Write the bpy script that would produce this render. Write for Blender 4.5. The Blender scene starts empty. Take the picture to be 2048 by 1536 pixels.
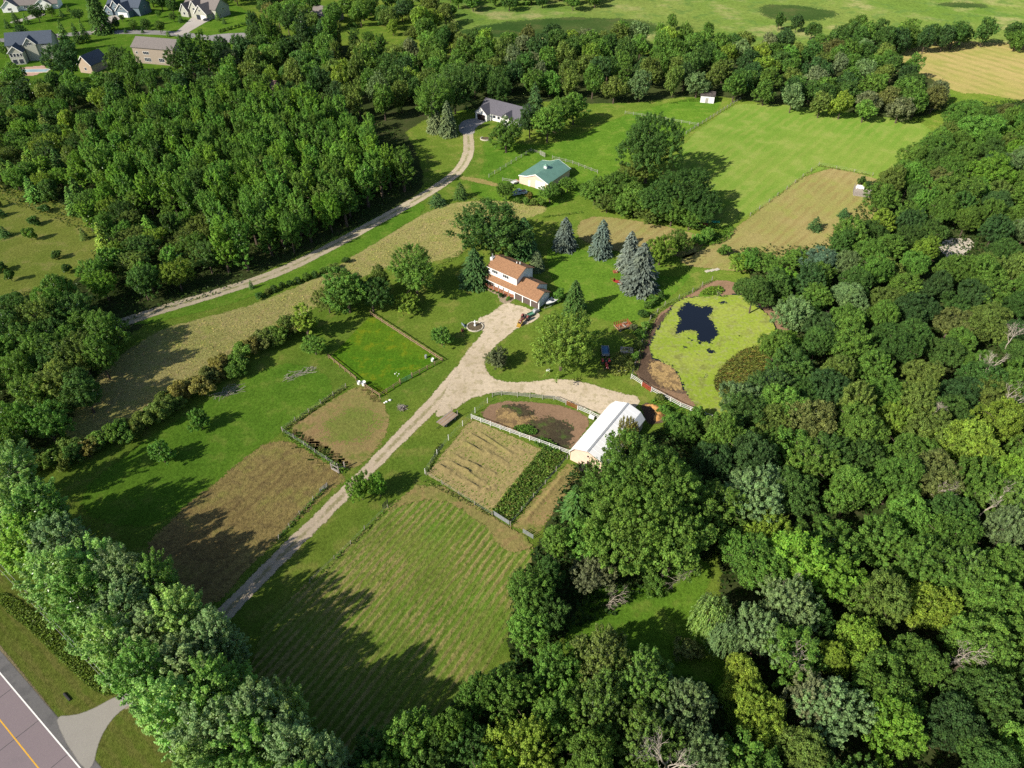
import bpy, math, random
import numpy as np
from mathutils import Vector, Matrix

rad = math.radians
SC = bpy.context.scene
COL = SC.collection

# ------------------------------------------------------------------ camera, sky, sun, exposure
CAM_H, PITCH, F = 108.0, 41.0, 1422.0
cam = bpy.data.cameras.new('camera')
cam.sensor_width = 36.0
cam.lens = 36.0 * F / 2048.0
cam.clip_start, cam.clip_end = 1.0, 6000.0
camo = bpy.data.objects.new('camera', cam)
camo.location = (0, 0, CAM_H)
camo.rotation_euler = (rad(90 - PITCH), 0, 0)
COL.objects.link(camo)
SC.camera = camo

SUN_EL = rad(34.0)
SHX, SHY = 0.815, 0.58                      # horizontal direction in which shadows fall
world = bpy.data.worlds.new('World')
SC.world = world
world.use_nodes = True
wt = world.node_tree
wt.nodes.clear()
sky = wt.nodes.new('ShaderNodeTexSky')
sky.sky_type = 'NISHITA'
sky.sun_disc = False
sky.sun_elevation = SUN_EL
sky.sun_rotation = math.atan2(-SHX, -SHY)
bg = wt.nodes.new('ShaderNodeBackground')
bg.inputs['Strength'].default_value = 0.10
wo = wt.nodes.new('ShaderNodeOutputWorld')
wt.links.new(sky.outputs[0], bg.inputs[0])
wt.links.new(bg.outputs[0], wo.inputs[0])

sl = bpy.data.lights.new('sun', 'SUN')
sl.energy = 5.0
sl.angle = rad(0.5)
sl.color = (1.0, 0.93, 0.80)
so = bpy.data.objects.new('sun', sl)
dv = Vector((SHX * math.cos(SUN_EL), SHY * math.cos(SUN_EL), -math.sin(SUN_EL)))
so.rotation_euler = dv.to_track_quat('-Z', 'Y').to_euler()
so.location = (-100, -60, 200)
COL.objects.link(so)

SC.view_settings.view_transform = 'Standard'
SC.view_settings.look = 'None'
SC.view_settings.exposure = 0.5
SC.view_settings.gamma = 1.0
SC.cycles.max_bounces = 6
SC.cycles.diffuse_bounces = 3
SC.cycles.transmission_bounces = 4
SC.cycles.transparent_max_bounces = 12
SC.cycles.use_denoising = False

# ------------------------------------------------------------------ measured points -> ground metres
_sp, _cp = math.sin(rad(PITCH)), math.cos(rad(PITCH))


def G(u, v, z=0.0):
    a = (u - 1024) / F
    b = (v - 768) / F
    t = (CAM_H - z) / (_sp + b * _cp)
    return (a * t, (_cp - b * _sp) * t)


def px_per_m(x, y, z):
    return F / (y * _cp + (CAM_H - z) * _sp)


def height_at(base, top_v):
    """height of a thing standing on ground point base whose top shows at row top_v"""
    b = (top_v - 768) / F
    t = base[1] / (_cp - b * _sp)
    return CAM_H - t * (_sp + b * _cp)


def Gs(pts, z=0.0):
    return [G(u, v, z) for u, v in pts]


# ------------------------------------------------------------------ node helpers
class NT:
    def __init__(self, name):
        self.m = bpy.data.materials.new(name)
        self.m.use_nodes = True
        self.t = self.m.node_tree
        self.t.nodes.clear()
        self.out = self.t.nodes.new('ShaderNodeOutputMaterial')

    def n(self, typ, **kw):
        node = self.t.nodes.new('ShaderNode' + typ)
        for k, v in kw.items():
            if k.startswith('i_'):
                key = k[2:]
                key = int(key) if key.isdigit() else key.replace('_', ' ')
                if hasattr(v, 'is_output'):
                    self.t.links.new(v, node.inputs[key])
                else:
                    node.inputs[key].default_value = v
            else:
                setattr(node, k, v)
        return node

    def math(self, op, a, b=0.0, clamp=False):
        return self.n('Math', operation=op, use_clamp=clamp, i_0=a, i_1=b).outputs[0]

    def noise(self, vec, scale, detail=3.0, rough=0.55, dist=0.0):
        return self.n('TexNoise', i_Vector=vec, i_Scale=scale, i_Detail=detail, i_Roughness=rough, i_Distortion=dist).outputs['Fac']

    def ramp(self, x, lo, hi):
        return self.n('MapRange', interpolation_type='SMOOTHSTEP', i_0=x, i_1=lo, i_2=hi, i_3=0.0, i_4=1.0).outputs[0]

    def mix(self, fac, a, b, blend='MIX'):
        nd = self.n('Mix', data_type='RGBA', blend_type=blend)
        for idx, v in ((0, fac), (6, a), (7, b)):
            if hasattr(v, 'is_output'):
                self.t.links.new(v, nd.inputs[idx])
            else:
                if idx and len(v) == 3:
                    v = (*v, 1)
                nd.inputs[idx].default_value = v
        return nd.outputs[2]

    def surface(self, sh):
        self.t.links.new(sh, self.out.inputs['Surface'])
        return self.m


def mat_ground(name, ca, cb, cc, big=0.035, mid=0.22, fine=1.5, cc_amt=0.6, cc_lo=0.5, cc_hi=0.68, contrast=0.7,
               stripe=None, bump=0.5, feather=True, amp=1.4, mid_strip=None, cd=None, rough=True):
    """three soil or grass colours mixed by noise; stripe=(dx,dy,period,colour,amount,wobble); edge attribute gives a ragged border"""
    k = NT(name)
    pos = k.n('NewGeometry').outputs['Position']
    n1 = k.noise(pos, big, 3.0)
    n2 = k.noise(pos, mid, 4.0, 0.6)
    n3 = k.noise(pos, fine, 4.0, 0.7)
    c = k.mix(k.ramp(n1, 0.35, 0.65), ca, cb)
    f = k.math('MULTIPLY', k.ramp(n2, cc_lo, cc_hi), cc_amt)
    c = k.mix(f, c, cc)
    if cd:
        n5 = k.noise(pos, mid * 3.1, 3.0, 0.6)
        c = k.mix(k.math('MULTIPLY', k.ramp(n5, 0.52, 0.62), cd[1]), c, cd[0])
    if stripe:
        dx, dy, per, sc, amt, wob = stripe
        sx = k.n('VectorMath', operation='DOT_PRODUCT', i_0=pos, i_1=(dx, dy, 0)).outputs['Value']
        ph = k.math('ADD', k.math('MULTIPLY', sx, 2 * math.pi / per), k.math('MULTIPLY', n2, wob))
        sy = k.n('VectorMath', operation='DOT_PRODUCT', i_0=pos, i_1=(-dy, dx, 0)).outputs['Value']
        st = k.noise(k.n('CombineXYZ', i_0=k.math('MULTIPLY', sx, 1.1), i_1=k.math('MULTIPLY', sy, 0.16)).outputs[0], 1.0, 3.0, 0.6)
        s = k.math('ADD', k.math('SINE', ph), k.math('MULTIPLY', k.math('SUBTRACT', st, 0.5), 5.0))
        s = k.ramp(k.math('ADD', s, k.math('MULTIPLY', k.math('SUBTRACT', n3, 0.5), 3.0)), -0.5, 0.9)
        s = k.math('MULTIPLY', s, k.math('ADD', 0.3, k.math('MULTIPLY', k.ramp(k.noise(pos, 0.09, 3.0), 0.38, 0.6), 0.7)))
        c = k.mix(k.math('MULTIPLY', s, amt), c, sc)
    if mid_strip:
        at = k.n('Attribute', attribute_name='mid').outputs['Fac']
        s = k.math('SUBTRACT', 1.0, k.ramp(k.math('ADD', at, k.math('MULTIPLY', k.math('SUBTRACT', n3, 0.5), 1.6)), 0.15, 0.65))
        s = k.math('MULTIPLY', s, k.ramp(n2, 0.36, 0.52))
        c = k.mix(k.math('MULTIPLY', s, mid_strip[1]), c, mid_strip[0])
    n4 = k.noise(pos, fine * 3.2, 2.0, 0.8)
    g = k.math('ADD', k.math('MULTIPLY', k.math('SUBTRACT', n3, 0.5), contrast * 2.0), 1.0)
    g = k.math('ADD', g, k.math('MULTIPLY', k.math('SUBTRACT', n4, 0.5), contrast * 1.3))
    g = k.math('ADD', g, k.math('MULTIPLY', k.math('SUBTRACT', n2, 0.5), contrast * 0.8))
    g = k.math('MAXIMUM', g, 0.25)
    c = k.mix(1.0, c, k.n('CombineXYZ', i_0=g, i_1=g, i_2=g).outputs[0], 'MULTIPLY')
    hgt = k.math('ADD', k.math('MULTIPLY', n3, 0.7), k.math('MULTIPLY', n4, 0.4))
    b = k.n('Bump', i_Strength=bump, i_Distance=0.35, i_Height=hgt)
    d = k.n('BsdfDiffuse', i_Color=c, i_Roughness=1.0, i_Normal=b.outputs[0])
    sh = d.outputs[0]
    if feather:
        e = k.n('Attribute', attribute_name='edge').outputs['Fac']
        e = k.math('ADD', e, k.math('MULTIPLY', k.math('SUBTRACT', n3, 0.5), amp * 2.0))
        e = k.math('ADD', e, k.math('MULTIPLY', k.math('SUBTRACT', n2, 0.5), amp * 1.6))
        a = k.ramp(e, -0.12, 0.12)
        tr = k.n('BsdfTransparent')
        mx = k.n('MixShader', i_0=a)
        k.t.links.new(tr.outputs[0], mx.inputs[1])
        k.t.links.new(sh, mx.inputs[2])
        sh = mx.outputs[0]
    return k.surface(sh)


_mats = {}


def M(name, c, rough=0.7, var=0.15, scale=3.0, bump=0.0, metal=0.0, dirt=None, spec=0.3):
    if name in _mats:
        return _mats[name]
    k = NT(name)
    pos = k.n('TexCoord').outputs['Object']
    n = k.noise(pos, scale, 4.0, 0.65)
    lo = tuple(x * (1 - var) for x in c)
    hi = tuple(min(1, x * (1 + var)) for x in c)
    cc = k.mix(k.ramp(n, 0.3, 0.7), lo, hi)
    if dirt:
        n2 = k.noise(pos, scale * 0.35, 5.0, 0.7)
        cc = k.mix(k.math('MULTIPLY', k.ramp(n2, 0.5, 0.68), dirt[1]), cc, dirt[0])
    p = k.n('BsdfPrincipled', i_Base_Color=cc, i_Roughness=rough, i_Metallic=metal)
    p.inputs['Specular IOR Level'].default_value = spec
    if bump:
        nb = k.noise(pos, scale * 4, 3.0, 0.7)
        k.t.links.new(k.n('Bump', i_Strength=bump, i_Distance=0.05, i_Height=nb).outputs[0], p.inputs['Normal'])
    _mats[name] = k.surface(p.outputs[0])
    return _mats[name]


def mat_leaf(name, spread=0.5, gloss=0.12, trans=0.32):
    """leaf colour = the object's own colour, varied from leaf to leaf and from cluster to cluster"""
    k = NT(name)
    oi = k.n('ObjectInfo')
    lv = k.n('Attribute', attribute_name='lv').outputs['Fac']
    g = k.math('ADD', 1.0 - spread, k.math('MULTIPLY', lv, 2 * spread))
    c = k.mix(1.0, oi.outputs['Color'], k.n('CombineXYZ', i_0=g, i_1=g, i_2=g).outputs[0], 'MULTIPLY')
    hs = k.n('HueSaturation', i_Color=c)
    hue = k.math('ADD', 0.485, k.math('MULTIPLY', k.math('FRACT', k.math('MULTIPLY', lv, 7.31)), 0.03))
    k.t.links.new(hue, hs.inputs['Hue'])
    pw = k.n('NewGeometry').outputs['Position']
    bw = k.noise(pw, 0.32, 3.0, 0.6)
    hs2 = k.mix(k.math('MULTIPLY', k.ramp(bw, 0.45, 0.7), 0.5), hs.outputs[0], k.mix(1.0, hs.outputs[0], (1.22, 1.14, 0.85), 'MULTIPLY'))
    d = k.n('BsdfDiffuse', i_Color=hs2)
    tcol = k.mix(1.0, hs2, (1.15, 1.1, 0.5), 'MULTIPLY')
    t = k.n('BsdfTranslucent', i_Color=tcol)
    mx = k.n('MixShader', i_0=trans)
    k.t.links.new(d.outputs[0], mx.inputs[1])
    k.t.links.new(t.outputs[0], mx.inputs[2])
    gl = k.n('BsdfGlossy', i_Color=(1, 1, 1, 1), i_Roughness=0.45)
    fr = k.n('Fresnel', i_IOR=1.4).outputs[0]
    m2 = k.n('MixShader', i_0=k.math('MULTIPLY', fr, gloss * 4))
    k.t.links.new(mx.outputs[0], m2.inputs[1])
    k.t.links.new(gl.outputs[0], m2.inputs[2])
    return k.surface(m2.outputs[0])


# ------------------------------------------------------------------ object helpers
def tag(o, label=None, cat=None, group=None, kind=None):
    if label:
        o['label'] = label
    if cat:
        o['category'] = cat
    if group:
        o['group'] = group
    if kind:
        o['kind'] = kind
    return o


def thing(name, label, cat, loc=(0, 0, 0), rz=0.0, group=None):
    o = bpy.data.objects.new(name, None)
    o.empty_display_size = 0.3
    o.location = loc if len(loc) == 3 else (loc[0], loc[1], 0)
    o.rotation_euler = (0, 0, rz)
    COL.objects.link(o)
    return tag(o, label, cat, group)


def link_mesh(name, me, mat, parent=None):
    o = bpy.data.objects.new(name, me)
    if mat and not me.materials:
        me.materials.append(mat)
    COL.objects.link(o)
    if parent:
        o.parent = parent
    return o


class MB:
    def __init__(self):
        self.v, self.f = [], []

    def quad(self, *p):
        b = len(self.v)
        self.v += [tuple(q) for q in p]
        self.f.append(tuple(range(b, b + len(p))))
        return self

    def box(self, x0, x1, y0, y1, z0, z1):
        b = len(self.v)
        self.v += [(x0, y0, z0), (x1, y0, z0), (x1, y1, z0), (x0, y1, z0), (x0, y0, z1), (x1, y0, z1), (x1, y1, z1), (x0, y1, z1)]
        self.f += [tuple(b + i for i in q) for q in ((0, 3, 2, 1), (4, 5, 6, 7), (0, 1, 5, 4), (1, 2, 6, 5), (2, 3, 7, 6), (3, 0, 4, 7))]
        return self

    def prism(self, prof, a0, a1, axis='x'):
        """profile (s,z) extruded along an axis; s is the other horizontal axis"""
        n = len(prof)
        b = len(self.v)
        for a in (a0, a1):
            for s, z in prof:
                self.v.append((a, s, z) if axis == 'x' else (s, a, z))
        for i in range(n):
            j = (i + 1) % n
            self.f.append((b + i, b + j, b + n + j, b + n + i))
        self.f.append(tuple(b + i for i in range(n - 1, -1, -1)))
        self.f.append(tuple(b + n + i for i in range(n)))
        return self

    def tube(self, pts, rs, n=6, cap=True):
        b0 = len(self.v)
        pts = [Vector(p) for p in pts]
        if not hasattr(rs, '__len__'):
            rs = [rs] * len(pts)
        for i, p in enumerate(pts):
            d = (pts[min(i + 1, len(pts) - 1)] - pts[max(i - 1, 0)]).normalized()
            a = d.orthogonal().normalized()
            if abs(d.z) < 0.99:
                a = d.cross(Vector((0, 0, 1))).normalized()
            c = d.cross(a)
            for k in range(n):
                t = 2 * math.pi * k / n
                self.v.append(tuple(p + (a * math.cos(t) + c * math.sin(t)) * rs[i]))
        for i in range(len(pts) - 1):
            for k in range(n):
                q = (k + 1) % n
                self.f.append((b0 + i * n + k, b0 + i * n + q, b0 + (i + 1) * n + q, b0 + (i + 1) * n + k))
        if cap:
            self.f.append(tuple(b0 + k for k in range(n - 1, -1, -1)))
            e = b0 + (len(pts) - 1) * n
            self.f.append(tuple(e + k for k in range(n)))
        return self

    def mesh(self, name):
        me = bpy.data.meshes.new(name)
        me.from_pydata(self.v, [], self.f)
        me.update()
        return me

    def build(self, name, mat, parent=None):
        return link_mesh(name, self.mesh(name), mat, parent)


UNIT = {}


def unit_box(name, mat, parent, x0, x1, y0, y1, z0, z1, rz=0.0, piv=None):
    """a box part that shares its mesh with every other box of its name and material"""
    key = (name, mat.name)
    if key not in UNIT:
        me = MB().box(-.5, .5, -.5, .5, -.5, .5).mesh(name)
        me.materials.append(mat)
        UNIT[key] = me
    o = bpy.data.objects.new(name, UNIT[key])
    o.location = ((x0 + x1) / 2, (y0 + y1) / 2, (z0 + z1) / 2)
    o.scale = (x1 - x0, y1 - y0, z1 - z0)
    o.rotation_euler = (0, 0, rz)
    COL.objects.link(o)
    o.parent = parent
    return o


def bar_part(name, mat, parent, p, q, w, h):
    """a straight rail from p to q (3-D points), shared unit box"""
    p, q = Vector(p), Vector(q)
    d = q - p
    o = unit_box(name, mat, parent, -d.length / 2, d.length / 2, -w / 2, w / 2, -h / 2, h / 2)
    o.location = (p + q) / 2
    o.rotation_euler = d.to_track_quat('X', 'Z').to_euler()
    return o


ORD = ['first', 'second', 'third', 'fourth', 'fifth', 'sixth', 'seventh', 'eighth', 'ninth', 'tenth', 'eleventh', 'twelfth', 'thirteenth',
       'fourteenth', 'fifteenth', 'sixteenth', 'seventeenth', 'eighteenth', 'nineteenth']
TENS = ['', '', 'twenty', 'thirty', 'forty', 'fifty', 'sixty', 'seventy', 'eighty', 'ninety']
TENTH = ['', '', 'twentieth', 'thirtieth', 'fortieth', 'fiftieth', 'sixtieth', 'seventieth', 'eightieth', 'ninetieth']


def ordinal(i):
    if i < 19:
        return ORD[i]
    n = i + 1
    s = 'hundred-' if n > 100 else ''
    n %= 100
    if n == 0:
        return 'hundredth'
    if n < 20:
        return s + ORD[n - 1]
    return s + (TENTH[n // 10] if n % 10 == 0 else TENS[n // 10] + '-' + ORD[n % 10 - 1])


# ------------------------------------------------------------------ ground patches
def chaikin(p, it=2, closed=True):
    p = np.array(p, float)
    for _ in range(it):
        if closed:
            q = np.roll(p, -1, 0)
            p = np.stack([0.75 * p + 0.25 * q, 0.25 * p + 0.75 * q], 1).reshape(-1, 2)
        else:
            a, b = p[:-1], p[1:]
            m = np.stack([0.75 * a + 0.25 * b, 0.25 * a + 0.75 * b], 1).reshape(-1, 2)
            p = np.vstack([p[:1], m, p[-1:]])
    return p


def seg_dist(P, A, B):
    out = np.full(len(P), 1e9)
    for a, b in zip(A, B):
        d = b - a
        L = max(float(d @ d), 1e-9)
        t = np.clip(((P - a) @ d) / L, 0, 1)
        e = P - a - t[:, None] * d
        out = np.minimum(out, np.hypot(e[:, 0], e[:, 1]))
    return out


def inside(P, poly):
    x, y = P[:, 0], P[:, 1]
    r = np.zeros(len(P), bool)
    n = len(poly)
    j = n - 1
    for i in range(n):
        xi, yi = poly[i]
        xj, yj = poly[j]
        c = ((yi > y) != (yj > y)) & (x < (xj - xi) * (y - yi) / (yj - yi + 1e-12) + xi)
        r ^= c
        j = i
    return r


def grid_mesh(name, P, nx, ny, keep_v, z, attrs, mat, kind='structure'):
    idx = np.arange(nx * ny).reshape(ny, nx)
    q = np.stack([idx[:-1, :-1], idx[:-1, 1:], idx[1:, 1:], idx[1:, :-1]], -1).reshape(-1, 4)
    q = q[keep_v[q].any(1)]
    used = np.unique(q)
    remap = np.full(nx * ny, -1)
    remap[used] = np.arange(len(used))
    co = np.column_stack([P[used], z[used] if hasattr(z, '__len__') else np.full(len(used), z)])
    me = bpy.data.meshes.new(name)
    me.vertices.add(len(used))
    me.vertices.foreach_set('co', co.astype(np.float32).ravel())
    me.loops.add(q.size)
    me.loops.foreach_set('vertex_index', remap[q].astype(np.int32).ravel())
    me.polygons.add(len(q))
    me.polygons.foreach_set('loop_start', (np.arange(len(q)) * 4).astype(np.int32))
    me.polygons.foreach_set('loop_total', np.full(len(q), 4, np.int32))
    me.update(calc_edges=True)
    me.validate()
    for k, a in attrs.items():
        at = me.attributes.new(k, 'FLOAT', 'POINT')
        at.data.foreach_set('value', a[used].astype(np.float32))
    o = link_mesh(name, me, mat)
    o['kind'] = kind
    return o


def patch(name, poly, mat, z, res=0.8, margin=1.6, smooth=2, height=None, kind='structure', basis=None):
    poly = chaikin(poly, smooth) if smooth else np.array(poly, float)
    Bm = np.array(basis if basis is not None else ((1, 0), (0, 1)))
    pb = poly @ Bm.T
    rx, ry = res if hasattr(res, '__len__') else (res, res)
    lo, hi = pb.min(0) - margin - rx, pb.max(0) + margin + rx
    xs = np.arange(lo[0], hi[0] + rx, rx)
    ys = np.arange(lo[1], hi[1] + ry, ry)
    X, Y = np.meshgrid(xs, ys)
    P = np.column_stack([X.ravel(), Y.ravel()]) @ Bm
    d = seg_dist(P, poly, np.roll(poly, -1, 0))
    sd = np.where(inside(P, poly), d, -d)
    zz = z
    if height is not None:
        zz = z + height(P, sd)
    return grid_mesh(name, P, len(xs), len(ys), sd > -margin, zz, {'edge': sd}, mat, kind)


def ribbon(name, line, width, mat, z, res=0.6, margin=1.2, smooth=2):
    """a track along a centre line; width may vary point by point"""
    n0 = len(line)
    w = width if hasattr(width, '__len__') else [width] * n0
    L = chaikin(np.array(line, float), smooth, False)
    W = chaikin(np.column_stack([np.array(w, float), np.zeros(n0)]), smooth, False)[:, 0]
    mw = max(w)
    lo, hi = L.min(0) - mw - margin, L.max(0) + mw + margin
    xs = np.arange(lo[0], hi[0] + res, res)
    ys = np.arange(lo[1], hi[1] + res, res)
    X, Y = np.meshgrid(xs, ys)
    P = np.column_stack([X.ravel(), Y.ravel()])
    best = np.full(len(P), -1e9)
    mid = np.full(len(P), 1e9)
    for i in range(len(L) - 1):
        a, b = L[i], L[i + 1]
        d = b - a
        t = np.clip(((P - a) @ d) / max(float(d @ d), 1e-9), 0, 1)
        e = P - a - t[:, None] * d
        r = np.hypot(e[:, 0], e[:, 1])
        best = np.maximum(best, (W[i] + (W[i + 1] - W[i]) * t) / 2 - r)
        mid = np.minimum(mid, r)
    return grid_mesh(name, P, len(xs), len(ys), best > -margin, z, {'edge': best, 'mid': mid}, mat)


D1 = np.array(G(770, 905)) - np.array(G(560, 1110))
D1 /= np.hypot(*D1)                            # along the driveway
N1 = np.array([-D1[1], D1[0]])
Dg = np.array(G(1520, 225)) - np.array(G(1400, 310))
Dg /= np.hypot(*Dg)
Ng = (-Dg[1], Dg[0])
Dt = np.array(G(1600, 345)) - np.array(G(1450, 470))
Dt /= np.hypot(*Dt)
Nt = (-Dt[1], Dt[0])

GRASS_A, GRASS_B, GRASS_C = (0.082, 0.140, 0.018), (0.118, 0.165, 0.024), (0.165, 0.160, 0.042)
m_lawn = mat_ground('lawn_grass', GRASS_A, GRASS_B, GRASS_C, cc_amt=0.6, feather=False, contrast=0.75, bump=0.8,
                    stripe=(N1[0], N1[1], 3.1, (0.10, 0.155, 0.02), 0.25, 6.0))
m_lush = mat_ground('lush_grass', (0.066, 0.142, 0.014), (0.092, 0.170, 0.018), (0.13, 0.165, 0.03), cc_amt=0.55, contrast=0.8, bump=0.8, cd=((0.05, 0.11, 0.012), 0.35))
m_paddock = mat_ground('clover_grass', (0.062, 0.145, 0.010), (0.105, 0.165, 0.012), (0.16, 0.17, 0.010), mid=0.35, cc_amt=0.55, contrast=0.75, bump=0.9, amp=0.5)
m_hayfield = mat_ground('cut_hayfield', (0.100, 0.178, 0.024), (0.128, 0.190, 0.032), (0.175, 0.195, 0.055), big=0.03, mid=0.12, cc_amt=0.5, contrast=0.4, bump=0.5,
                        stripe=(Ng[0], Ng[1], 3.6, (0.165, 0.20, 0.045), 0.55, 5.0))
m_tan = mat_ground('mown_stubble', (0.225, 0.188, 0.078), (0.190, 0.182, 0.060), (0.14, 0.17, 0.036), mid=0.12, cc_amt=0.5, contrast=0.55, bump=0.7,
                   stripe=(Nt[0], Nt[1], 3.0, (0.17, 0.125, 0.05), 0.5, 5.0))
m_meadow = mat_ground('dry_meadow', (0.265, 0.240, 0.092), (0.225, 0.225, 0.072), (0.165, 0.195, 0.042), big=0.045, mid=0.16, cc_amt=0.6, contrast=0.75, bump=1.0, cd=((0.30, 0.235, 0.115), 0.5))
m_rough = mat_ground('rough_pasture', (0.170, 0.190, 0.040), (0.135, 0.175, 0.030), (0.21, 0.19, 0.065), big=0.06, mid=0.2, cc_amt=0.6, contrast=0.7, bump=0.9)
m_brown = mat_ground('dried_mown_field', (0.205, 0.150, 0.060), (0.225, 0.180, 0.066), (0.15, 0.17, 0.034), mid=0.16, cc_amt=0.5, contrast=0.95, bump=1.2, amp=1.8,
                     stripe=(N1[0], N1[1], 2.2, (0.135, 0.095, 0.042), 0.5, 9.0), cd=((0.115, 0.085, 0.042), 0.5))
m_pinky = mat_ground('worn_pasture', (0.195, 0.180, 0.058), (0.250, 0.180, 0.082), (0.095, 0.145, 0.020), mid=0.17, cc_amt=0.75, contrast=0.6, bump=0.7,
                     cd=((0.27, 0.17, 0.085), 0.4))
m_hayplot = mat_ground('raked_hay_plot', (0.300, 0.235, 0.110), (0.255, 0.210, 0.088), (0.19, 0.19, 0.055), mid=0.3, cc_amt=0.5, contrast=0.65, bump=0.8, amp=0.6)
m_rows = mat_ground('hay_rows', (0.100, 0.165, 0.022), (0.140, 0.175, 0.034), (0.070, 0.155, 0.014), mid=0.10, cc_amt=0.6, contrast=0.7, bump=0.9,
                    stripe=(N1[0], N1[1], 1.35, (0.285, 0.230, 0.095), 0.8, 1.0))
m_dirt = mat_ground('bare_dirt', (0.215, 0.140, 0.088), (0.180, 0.115, 0.072), (0.13, 0.085, 0.052), mid=0.22, cc_amt=0.5, contrast=0.35, bump=0.4, amp=0.7)
m_mud = mat_ground('dark_mud', (0.070, 0.046, 0.032), (0.095, 0.065, 0.045), (0.16, 0.12, 0.085), mid=0.3, cc_amt=0.4, contrast=0.55, bump=0.8, amp=0.9)
m_litter = mat_ground('straw_litter', (0.36, 0.255, 0.110), (0.27, 0.185, 0.085), (0.115, 0.078, 0.045), mid=0.55, cc_amt=0.75, cc_lo=0.48, cc_hi=0.56, contrast=0.7, bump=1.0, amp=2.4)
m_compost = mat_ground('dark_compost', (0.050, 0.042, 0.028), (0.075, 0.060, 0.034), (0.055, 0.10, 0.018), mid=0.4, cc_amt=0.6, contrast=0.8, bump=1.0, amp=2.6)
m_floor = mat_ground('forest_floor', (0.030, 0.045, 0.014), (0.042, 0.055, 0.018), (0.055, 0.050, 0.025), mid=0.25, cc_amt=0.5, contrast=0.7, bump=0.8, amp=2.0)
m_gravel = mat_ground('pale_gravel', (0.45, 0.375, 0.280), (0.40, 0.330, 0.245), (0.35, 0.285, 0.205), mid=0.25, cc_amt=0.5, contrast=0.28, bump=0.35, amp=0.55,
                      mid_strip=((0.150, 0.150, 0.045), 0.65))
m_yard = mat_ground('yard_gravel', (0.45, 0.380, 0.285), (0.39, 0.325, 0.240), (0.30, 0.250, 0.165), mid=0.2, cc_amt=0.6, contrast=0.32, bump=0.35, amp=0.8,
                    cd=((0.24, 0.21, 0.11), 0.5))
m_lane = mat_ground('lane_gravel', (0.38, 0.325, 0.235), (0.33, 0.280, 0.20), (0.24, 0.215, 0.12), mid=0.3, cc_amt=0.5, contrast=0.35, bump=0.35, amp=0.5,
                    mid_strip=((0.13, 0.15, 0.04), 0.7))
m_asphalt = mat_ground('aged_pink_asphalt', (0.345, 0.275, 0.285), (0.310, 0.250, 0.260), (0.265, 0.22, 0.228), mid=0.35, fine=4.0, cc_amt=0.4, contrast=0.12, bump=0.1, feather=False)
m_shoulder = mat_ground('grey_shoulder', (0.240, 0.228, 0.222), (0.200, 0.190, 0.186), (0.13, 0.125, 0.125), mid=0.3, fine=4.0, cc_amt=0.7, contrast=0.22, bump=0.15, amp=0.12)
m_apron = mat_ground('pale_asphalt', (0.44, 0.405, 0.360), (0.40, 0.37, 0.33), (0.35, 0.32, 0.285), mid=0.3, fine=4.0, cc_amt=0.4, contrast=0.14, bump=0.1, amp=0.10)
m_verge = mat_ground('gravel_verge', (0.32, 0.255, 0.150), (0.25, 0.205, 0.115), (0.14, 0.14, 0.05), mid=0.5, fine=3.0, cc_amt=0.5, contrast=0.6, bump=0.8, amp=0.25)
m_marsh = mat_ground('wet_meadow', (0.090, 0.150, 0.026), (0.130, 0.170, 0.040), (0.205, 0.190, 0.085), big=0.012, mid=0.035, fine=0.45, cc_amt=0.75, contrast=0.7, bump=0.8, amp=6.0, cd=((0.07, 0.125, 0.03), 0.6))
m_reed = mat_ground('dark_reeds', (0.028, 0.058, 0.014), (0.045, 0.072, 0.020), (0.07, 0.075, 0.028), big=0.02, mid=0.06, fine=0.7, cc_amt=0.6, contrast=0.6, bump=0.9, amp=9.0)
m_stubble = mat_ground('golden_stubble', (0.265, 0.215, 0.085), (0.235, 0.205, 0.070), (0.155, 0.175, 0.04), big=0.03, mid=0.06, fine=0.8, cc_amt=0.5, contrast=0.35, bump=0.6, amp=3.0,
                       stripe=(0.86, 0.5, 7.0, (0.15, 0.165, 0.04), 0.6, 7.0))
m_street = mat_ground('street_asphalt', (0.26, 0.245, 0.235), (0.22, 0.21, 0.20), (0.30, 0.285, 0.27), mid=0.1, fine=1.5, cc_amt=0.4, contrast=0.2, bump=0.1, amp=0.5)
m_conc = mat_ground('driveway_concrete', (0.42, 0.385, 0.345), (0.38, 0.34, 0.30), (0.34, 0.29, 0.26), mid=0.2, fine=1.5, cc_amt=0.4, contrast=0.12, bump=0.05, amp=0.3)
m_paint_w = M('white_road_paint', (0.78, 0.76, 0.72), 0.6, 0.08, 6.0)
m_paint_y = M('yellow_road_paint', (0.62, 0.34, 0.035), 0.6, 0.12, 6.0)

# base ground sheet out to the horizon
g = MB().quad((-2500, -900, 0), (2500, -900, 0), (2500, 4000, 0), (-2500, 4000, 0)).build('ground', m_lawn)
g['kind'] = 'structure'


def zl(i):
    return 0.006 * i


# suburb lawns and far fields
patch('suburb_lawn', Gs([(-200, -20), (420, -20), (560, 60), (480, 110), (330, 150), (200, 180), (-150, 185), (-200, 60)]), m_lush, zl(1), 4.0, 4.0)
patch('marsh', [G(830, -60)[:2], G(2600, -60), G(2400, 60), G(1900, 95), G(1620, 110), G(1250, 85), G(1000, 95), G(850, 75)], m_marsh, zl(1), 5.0, 14.0)
patch('far_marsh', [(-150, 560), (900, 560), (900, 1500), (-300, 1500)], m_marsh, zl(1), 30.0, 30.0, smooth=0)
patch('reed_bed', Gs([(900, 60), (1050, 38), (1180, 35), (1290, 40), (1330, 62), (1260, 78), (1080, 72), (960, 78)]), m_reed, zl(2), 4.0, 18.0)
patch('reed_bed', Gs([(1500, 12), (1600, 8), (1700, 30), (1620, 45), (1540, 38)]), m_reed, zl(2), 4.0, 18.0)
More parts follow.
